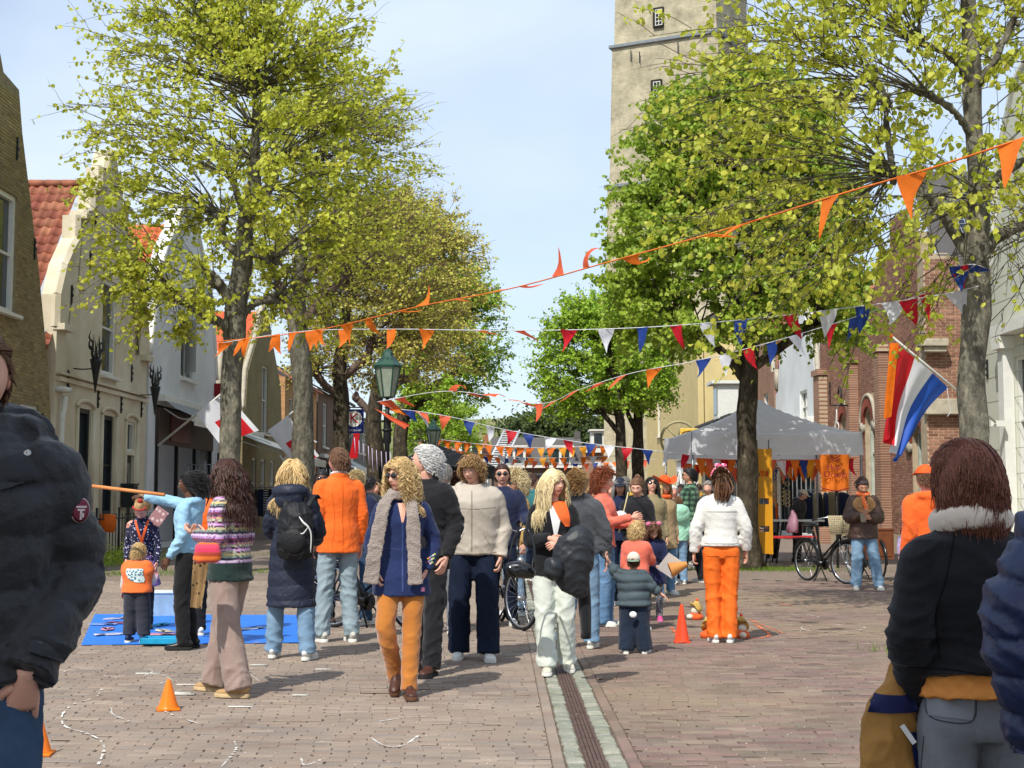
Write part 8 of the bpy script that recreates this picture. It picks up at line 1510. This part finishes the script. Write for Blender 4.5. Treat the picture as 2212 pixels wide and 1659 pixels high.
def opentray(name, label, cat, loc, w_, d_, h_, m, rz=0, thick=.012, lid=None):
    t = thing(name, label, cat, loc, rz); g = G(); g.box((0, 0, thick / 2), (w_, d_, thick))
    for a in (-1, 1): g.box((a * (w_ - thick) / 2, 0, h_ / 2), (thick, d_, h_)); g.box((0, a * (d_ - thick) / 2, h_ / 2), (w_ - 2 * thick, thick, h_))
    g.build('body', m, t, smooth=False, bev=.004)
    if lid: g = G(); g.box((0, 0, h_ + .01), (w_ + .03, d_ + .03, .025)); g.build('lid', lid, t, smooth=False, bev=.006)
    return t
a = Gd(355, 1394); opentray('tray', 'shallow turquoise tray on the front edge of the blue mat', 'tray', (a[0], a[1], .02), .42, .26, .06, mat('tray_cyan', '#1f9cc9', rough=.4))
a = Gd(362, 1330); opentray('storage_box', 'translucent pale blue storage box with lid behind the black trousers', 'box', (a[0], a[1], 0), .34, .26, .28, mat('box_clear', '#a9c6dd', rough=.25, trans=.3), lid=mat('lid_white', '#d9e2e8', rough=.4))
# clown hat targets and small toys
def gametoy(label, u, v, rz=0):
    a = Gd(u, v); t = thing('clown_target', label, 'toy', (a[0], a[1], 0), rz, 'clown shaped throwing targets'); t.scale = (.72,) * 3; g = G(); g.tube([(0, 0, 0), (0, 0, .06), (0, 0, .12)], [.12, .13, .05], ns=14, n=8); g.build('body', mat('toy_orange', '#e2602a'), t)
    g = G(); V, F = ell((.0, -.03, .14), (.075, .06, .06), 14, 8); g.add(V, F); V, F = ell((-.1, -.08, .05), (.06, .05, .045), 12, 7); g.add(V, F); g.build('face', mat('toy_white', '#ddd3be'), t); g = G(); g.tube([(0, 0, .19), (.02, 0, .205), (.03, .0, .30)], [.13, .10, .03], ns=14, n=3); V, F = ell((.03, 0, .32), (.025, .025, .025), 8, 6); g.add(V, F, 1); g.build('hat', [mat('toy_gold', '#c9a65a'), M_cone2], t)
gametoy('clown target toy with gold hat left of the orange trousers', 1502, 1338); gametoy('fallen clown target toy hidden behind the orange trousers', 1600, 1378, 1.0); gametoy('small clown target toy peeping out left of the orange trousers', 1532, 1378, 2)
def heldthing(name, label, cat, loc, rz=0): return thing(name, label, cat, tuple(loc), rz)
t = heldthing('paper_sheet', 'white sheet of paper held by the girl with pink pompoms', 'paper', P(1448, 1222, 15.2)); g = G(); g.box((0, 0, 0), (.2, .004, .24), rx=.5, ry=.6); g.build('sheet', M_white, t, smooth=False)
t = heldthing('cone_hat', 'orange and gold party hat in the hand of the little girl', 'party hat', P(1468, 1222, 15.1)); g = G(); g.tube([(.08, 0, .02), (-.1, 0, -.05)], [.03, .085], ns=14, n=2, caps=False); g.build('shell', mat('hat_gold', '#c98a4a', rough=.4), t)
t = heldthing('cotton_candy', 'white cotton candy on a stick held by the girl in the black hoodie', 'cotton candy', P(1340, 1112, 17.2)); g = G(); g.tube([(-.02, 0, -.22), (.10, 0, .28)], .008, ns=5); g.build('stick', mat('cane', '#c9b98a'), t); g = G(); V, F = ell((.01, 0, -.02), (.075, .06, .065), 16, 12); V += rf_.normal(0, .006, V.shape); g.add(V, F); V, F = ell((-.12, 0, -.14), (.055, .05, .05), 14, 10); V += rf_.normal(0, .005, V.shape); g.add(V, F); g.build('sugar', mat('sugar', '#e8dfe2', rough=1, bump=.8), t)
t = heldthing('phone', 'phone held by the woman in the brown sheepskin jacket', 'phone', P(1864, 1118, 20.55)); g = G(); g.box((0, 0, 0), (.075, .01, .15), rx=-.5); g.build('case', mat('phone_gold', '#8a7a66', rough=.3), t, smooth=False, bev=.004)
# bags
def bagblob(name, label, cat, loc, rings, m, rz=0, seed=1, amp=.012, strap=None, ms=None, ref=(1, 0, 0), body='bag_body'):
    t = thing(name, label, cat, tuple(loc), rz); g = G(); g.add(*loft([r_[:3] for r_ in rings], [r_[3:] for r_ in rings], ns=20, n=24, ref=ref)); V, F = remesh(g, .012, 2); V = folds(V, vnorm(V, F), amp, seed, None, .6, (.06, .14)); g = G(); g.add(V, F); g.build(body, m, t)
    for s_ in strap or []: g = G(); g.add(*loft(s_[0], np.array([[s_[1], .006]] * len(s_[0])), ns=6, ref=(1, 0, 0) if len(s_) < 3 else s_[2])); g.build('strap', ms or m, t)
    return t
M_bp = mat('backpack_black', '#17181b', rough=.6, bump=.3, bs=30); x, y = at(640, 1424); 
t = bagblob('backpack', 'black backpack with white swoosh on the navy coat', 'backpack', (x + .02, y - .265, 1.16), [(0, 0, -.26, .13, .06), (0, -.01, -.20, .165, .10), (0, -.01, 0, .165, .105), (0, 0, .16, .14, .085), (0, .01, .24, .07, .04)], M_bp, R(-8), strap=[([(-.10, .02, .2), (-.13, .14, .30), (-.13, .26, .27)], .028), ([(.10, .02, .2), (.13, .14, .30), (.13, .26, .27)], .028)])
g = G(); g.add(*loft([(.155, -.055, -.20), (.16, -.06, -.05), (.14, -.08, .02), (.10, -.09, .06), (.055, -.095, .12)], [(.004, .004), (.008, .006), (.010, .008), (.022, .008), (.004, .004)], ns=6)); g.tube([(.06, -.112, -.02), (.10, -.108, -.035), (.145, -.085, .03)], [.004, .012, .003], flat=.5); g.build('logo', M_white, t)
g = G(); V, F = ell((.01, -.105, -.10), (.115, .03, .11), 18, 10); g.add(V, F); g.build('front_pocket', M_bp, t)
x, y = at(445, 1470); t = bagblob('handbag', 'orange and pink striped shoulder bag of the woman in the knit sweater', 'bag', P(448, 1193, 9.78), [(0, 0, -.075, .075, .03), (0, 0, -.04, .10, .045), (0, 0, .04, .09, .04), (0, 0, .07, .07, .02)], pmat('bag_stripes', stripefn(['#c93a5a', '#e0455f', '#c9622a', '#b84a3a', '#d9702f', '#a8442e'], 6.0)), amp=.005)
g = G(); Q = clothgrid(np.array([-.06, 0, .0]), np.array([.05, 0, 0]), np.array([-.075, 0, -.33]), np.array([.01, 0, -.34]), 8, 16, .02, (0, -1, 0)); g.add(Q.reshape(-1, 3), gridF(8, 16)); o = g.build('scarf', M_leo); o.location = tuple(P(436, 1210, 9.9)); tag(o, 'leopard print scarf hanging below the striped shoulder bag', 'scarf')
t = bagblob('shoulder_bag', 'glossy black shoulder bag at the hip of the young blonde woman', 'bag', P(1126, 1225, 10.95), [(-.12, 0, -.02, .03, .035), (-.08, 0, -.015, .06, .05), (.03, 0, -.03, .065, .055), (.11, 0, -.06, .03, .035)], mat('patent_black', '#101214', rough=.15, spec=.7), ref=(0, 0, 1), amp=.004, strap=[([(-.10, 0, .05), (-.06, .02, .22), (.02, .04, .34)], .008), ([(.10, 0, 0), (.10, .02, .16), (.05, .04, .30)], .008)])
t = bagblob('folded_coat', 'black quilted coat draped over the arm of the young blonde woman', 'coat', P(1222, 1205, 10.72), [(.07, .02, .23, .05, .05), (.09, .0, .16, .13, .09), (.06, 0, .02, .165, .10), (.05, .01, -.12, .155, .09), (.10, .02, -.23, .10, .07), (.14, .03, -.30, .04, .04)], mat('quilt_black', '#25282d', rough=.5, spec=.4, bump=.3, bs=25), amp=.006, seed=9)
g = G(); V, F = ell((-.09, -.06, -.08), (.085, .07, .10), 18, 14); V = folds(V, nrm(V - [-.09, -.06, -.08]), .016, 3, None, 1, (.05, .1)); g.add(V, F); g.build('sleeve', MC['quilt_black'], t)
g = G(); g.add(*loft([(.13, .12, -.1), (.15, .12, -.35), (.16, .12, -.62)], [(.1, .05), (.09, .05), (.09, .04)], ns=12)); g.build('coat_tail', M_blk, t)
# brown canvas shopping bag
pc = P(1905, 1600, 4.02); t = thing('shopping_bag', 'brown canvas shopping bag with navy patches and white label held low at the right', 'bag', tuple(pc)); M_cv = mat('canvas_brown', '#a97b3e', rough=.8, bump=.2, bs=60, var=.05); M_cn = mat('canvas_navy', '#1d2450', rough=.8)
g = G(); g.add(*loft([(.055, 0, .235), (.05, .0, .19), (.035, 0, .12), (.02, 0, .05), (.012, 0, -.12), (.0, 0, -.24)], [(.016, .02), (.028, .035), (.06, .05), (.078, .055), (.088, .06), (.09, .06)], ns=20, n=30, ref=(1, 0, 0))); V, F = remesh(g, .008, 2); V = folds(V, vnorm(V, F), .010, 5, None, .2, (.10, .2)); bb_ = bvh(V, F); g = G(); g.add(V, F); g.build('bag_body', M_cv, t)
g = G(); V, F = decal(bb_, [(.135, -.02, .085), (.10, -.045, .092), (.085, -.05, .092)], 10, .009); g.add(V, F); g.build('navy_patch', M_cn, t); g = G(); V, F = decal(bb_, [(.03, .07, .115), (-.02, .075, .12), (-.16, .09, .12)], 8, .009); g.add(V, F); g.build('navy_patch', M_cn, t); g = G(); g.box((.055, -.073, .03), (.014, .004, .06), ry=-.6); g.build('label', M_white, t, smooth=False)
for s_ in (0, .02): g = G(); g.add(*loft([(.05, s_, .20), (.065, s_, .28), (.082, s_ + .01, .345)], [(.012, .003)] * 3, ns=6, ref=(1, 0, 0))); g.build('handle', M_cv, t)
# small square clutch of the polka dot girl, orange kids seat, fence, rack at the left
t = thing('pink_pouch', 'brown pouch with pale circles hanging beside the polka dot girl', 'pouch', tuple(P(343, 1115, 14.0)), 0); g = G(); g.box((0, 0, 0), (.14, .03, .16), ry=.6); g.build('pouch', pmat('pouch_dots', dotfn('#9a7274', '#c9b0ae', 22, .34)), t, smooth=False, bev=.005)
t = thing('wrapped_bag', 'orange padded seat cover on the fence by the left house', 'seat cover', tuple(P(232, 1130, 31)), 0); g = G(); g.add(*loft([(0, 0, -.2), (0, 0, 0), (0, 0, .16), (0, 0, .2)], [(.16, .1), (.2, .13), (.18, .1), (.1, .05)], ns=14)); g.build('cover', CO['o'], t)
a = P(238, 1190, 31.5); t = thing('railing', 'low black iron railing in front of the cream house', 'railing', (XL + .75, 33.0, 0)); g = G(); g.tube([(0, -2.6, .95), (0, 2.6, .95)], .018); g.tube([(0, -2.6, .15), (0, 2.6, .15)], .014); g.build('rail', M_iron, t)
for k in range(22): g = G(); y = -2.6 + k * .2476; big = k % 7 == 0; g.tube([(0, y, 0), (0, y, 1.15 if big else 1.02)], .028 if big else .011, ns=6); V, F = ell((0, y, 1.17 if big else 1.04), (.035,) * 3 if big else (.018,) * 3, 8, 5); g.add(V, F); g.build('bar', M_iron, t)
g = G(); rg = np.random.default_rng(9); c = P(252, 1190, 30.5); Pn = np.array([c[0], 30.6, .12]) + rg.normal(0, 1, (1500, 3)) * [.35, 1.2, .12]; Pn[:, 2] = np.abs(Pn[:, 2]) ; leaves(g, Pn, .06, rg, .3); tag(g.build('hedge_plants', MC['leaf_green']), 'low green plants along the foot of the iron railing', 'plants', kind='stuff')
# stand with beach balls in the shop door
t = thing('toy_rack', 'wire rack of colourful beach balls and toys at the shop door', 'rack', (-8.3, 37.6, 0)); g = G()
for k in range(10): g.tube([(-.45 + .1 * k, 0, 1.0), (-.45 + .1 * k, 0, 2.3)], .008, ns=4)
for z in (1.0, 2.3): g.tube([(-.47, 0, z), (.47, 0, z)], .012, ns=5)
g.tube([(0, 0, 0), (0, 0, 2.4)], .02); g.build('wire_frame', M_pole, t)
for k, (x, z, r_, cs) in enumerate(((-.28, 1.86, .15, ['#3fa2d9', '#7ad06a', '#e8c23a', '#e86a3a']), (-.12, 1.9, .16, ['#d9643a', '#e8b23a', '#6ac06a', '#c9503a']), (.26, 1.88, .16, ['#e8854a', '#e8c84a', '#8ad04a', '#d94a4a']), (.30, 1.45, .17, ['#8fa7c9', '#a9bcd6', '#7f96ba', '#b6c4d9']), (.28, 1.15, .15, ['#a9b4c4', '#8a96ac', '#b4bfce', '#97a3b8']), (-.42, 1.84, .10, ['#4a9ad0', '#3a8ac0', '#5aaade', '#3f8fc4']))):
    g = G(); V, F = ell((0, 0, 0), (r_,) * 3, 20, 12); g.add(V, F); o = g.build('ball', pmat('ball%d' % k, (lambda cs: lambda n, l, co, sp: (lambda r: (l(mth(n, l, 'FRACT', mth(n, l, 'MULTIPLY', sp.outputs[0], 3.0)), r.inputs['Fac']), r.outputs['Color'])[1])(ramp(n, [(i / 4, c) for i, c in enumerate(cs)])))(cs), rough=.3)); o.location = (-8.3 + x, 37.35, z); tag(o, ('blue green beach ball at the left of the wire rack', 'orange striped beach ball hanging second from the left', 'orange and green beach ball hanging at the right', 'pale blue ball below the hanging beach balls', 'grey blue ball lowest on the wire rack', 'small blue ball at the left end of the rack')[k], 'ball', 'balls on the toy rack')
t = thing('clothes_rack', 'rail of dark clothes under the long grey awning', 'clothes rack', (-7.9, 48.5, 0)); g = G(); g.tube([(-1.1, 0, 0), (-1.1, 0, 1.75), (1.5, 0, 1.75), (1.5, 0, 0)], .02, n=4); g.build('rail', M_pole, t)
for k in range(15): g = G(); V, F = loft([(-1 + .17 * k, 0, 1.7), (-1 + .17 * k, 0, 1.55), (-1 + .17 * k, 0, .75)], [(.02, .05), (.06, .2), (.07, .24)], ns=10, n=8); g.add(V, F); g.build('garment', (M_blk, M_navy, pmat('striped_shirt', stripefn(['#1a1a1c', '#1a1a1c', '#c9c9c9'], 12)))[k % 3], t)
# ladder truck and black tent far down the street
Yt = 72; a = P(1068, 1010, Yt); b = P(1106, 930, Yt + 5); t = thing('ladder_truck', 'dark utility truck with raised aluminium ladder at the end of the street', 'truck', (a[0] + .8, Yt, 0)); o0 = np.array([a[0] + .8, Yt, 0])
g = G(); g.box((.6, 1.2, 1.5), (2.3, 5.5, 2.2)); g.box((.6, -2.2, 1.2), (2.2, 1.6, 2.0)); g.build('body', mat('truck_dark', '#2a2c33', rough=.4), t, smooth=False, bev=.08); g = G(); g.box((.6, -3.01, 1.6), (1.9, .04, .8)); g.build('windscreen', M_glass, t, smooth=False)
for sx_ in (-.45, 1.65):
    for y in (-2.0, 2.8): g = G(); g.tube([(sx_ - .12, y, .45), (sx_ + .12, y, .45)], .45, ns=20); g.build('wheel', M_tyre, t)
g = G(); A_, B_ = a - o0, b - o0
for k in (-.42, .42): g.tube([A_ + [k, 0, 0], B_ + [k, 0, 0]], .07, ns=4)
for k in range(16): f = (k + .5) / 16; c = A_ * (1 - f) + B_ * f; g.tube([c - [.42, 0, 0], c + [.42, 0, 0]], .035, ns=4)
g.build('ladder', mat('ladder_alu', '#cfd2d4', rough=.4), t)
t = thing('black_tent', 'black market tent behind the white haired man', 'tent', tuple(P(950, 1060, 40) * [1, 1, 0])); g = G(); h0, h1 = P(950, 1010, 40)[2], P(940, 962, 40)[2]
V = [(-1.6, -1.6, h0), (1.6, -1.6, h0), (1.6, 1.6, h0), (-1.6, 1.6, h0), (0, 0, h1)]; g.add(V, np.array([[0, 1, 4], [1, 2, 4], [2, 3, 4], [3, 0, 4]])); g.add([(-1.6, -1.61, h0), (1.6, -1.61, h0), (1.6, -1.61, h0 - .35), (-1.6, -1.61, h0 - .35)], np.array([[0, 1, 2, 3]])); g.build('canopy', M_blk, t, smooth=False)
for x in (-1.55, 1.55): g = G(); g.tube([(x, -1.55, 0), (x, -1.55, h0)], .03); g.build('leg', M_iron, t)
# information board on the yellow hall
t = thing('notice_board', 'white notice board leaning at the corner of the yellow hall', 'notice board', tuple(P(1310, 1035, 70) * [1, 1, 0])); z = P(1310, 1030, 70)[2]; g = G(); g.box((0, 0, z), (1.2, .06, 1.5)); g.build('board', M_white, t, smooth=False); g = G(); g.tube([(-.5, .05, 0), (-.5, .05, z)], .03); g.tube([(.5, .05, 0), (.5, .05, z)], .03); g.build('post', M_iron, t)
for o in list(bpy.data.scenes['work'].collection.objects): bpy.data.objects.remove(o)
bpy.data.scenes.remove(work)
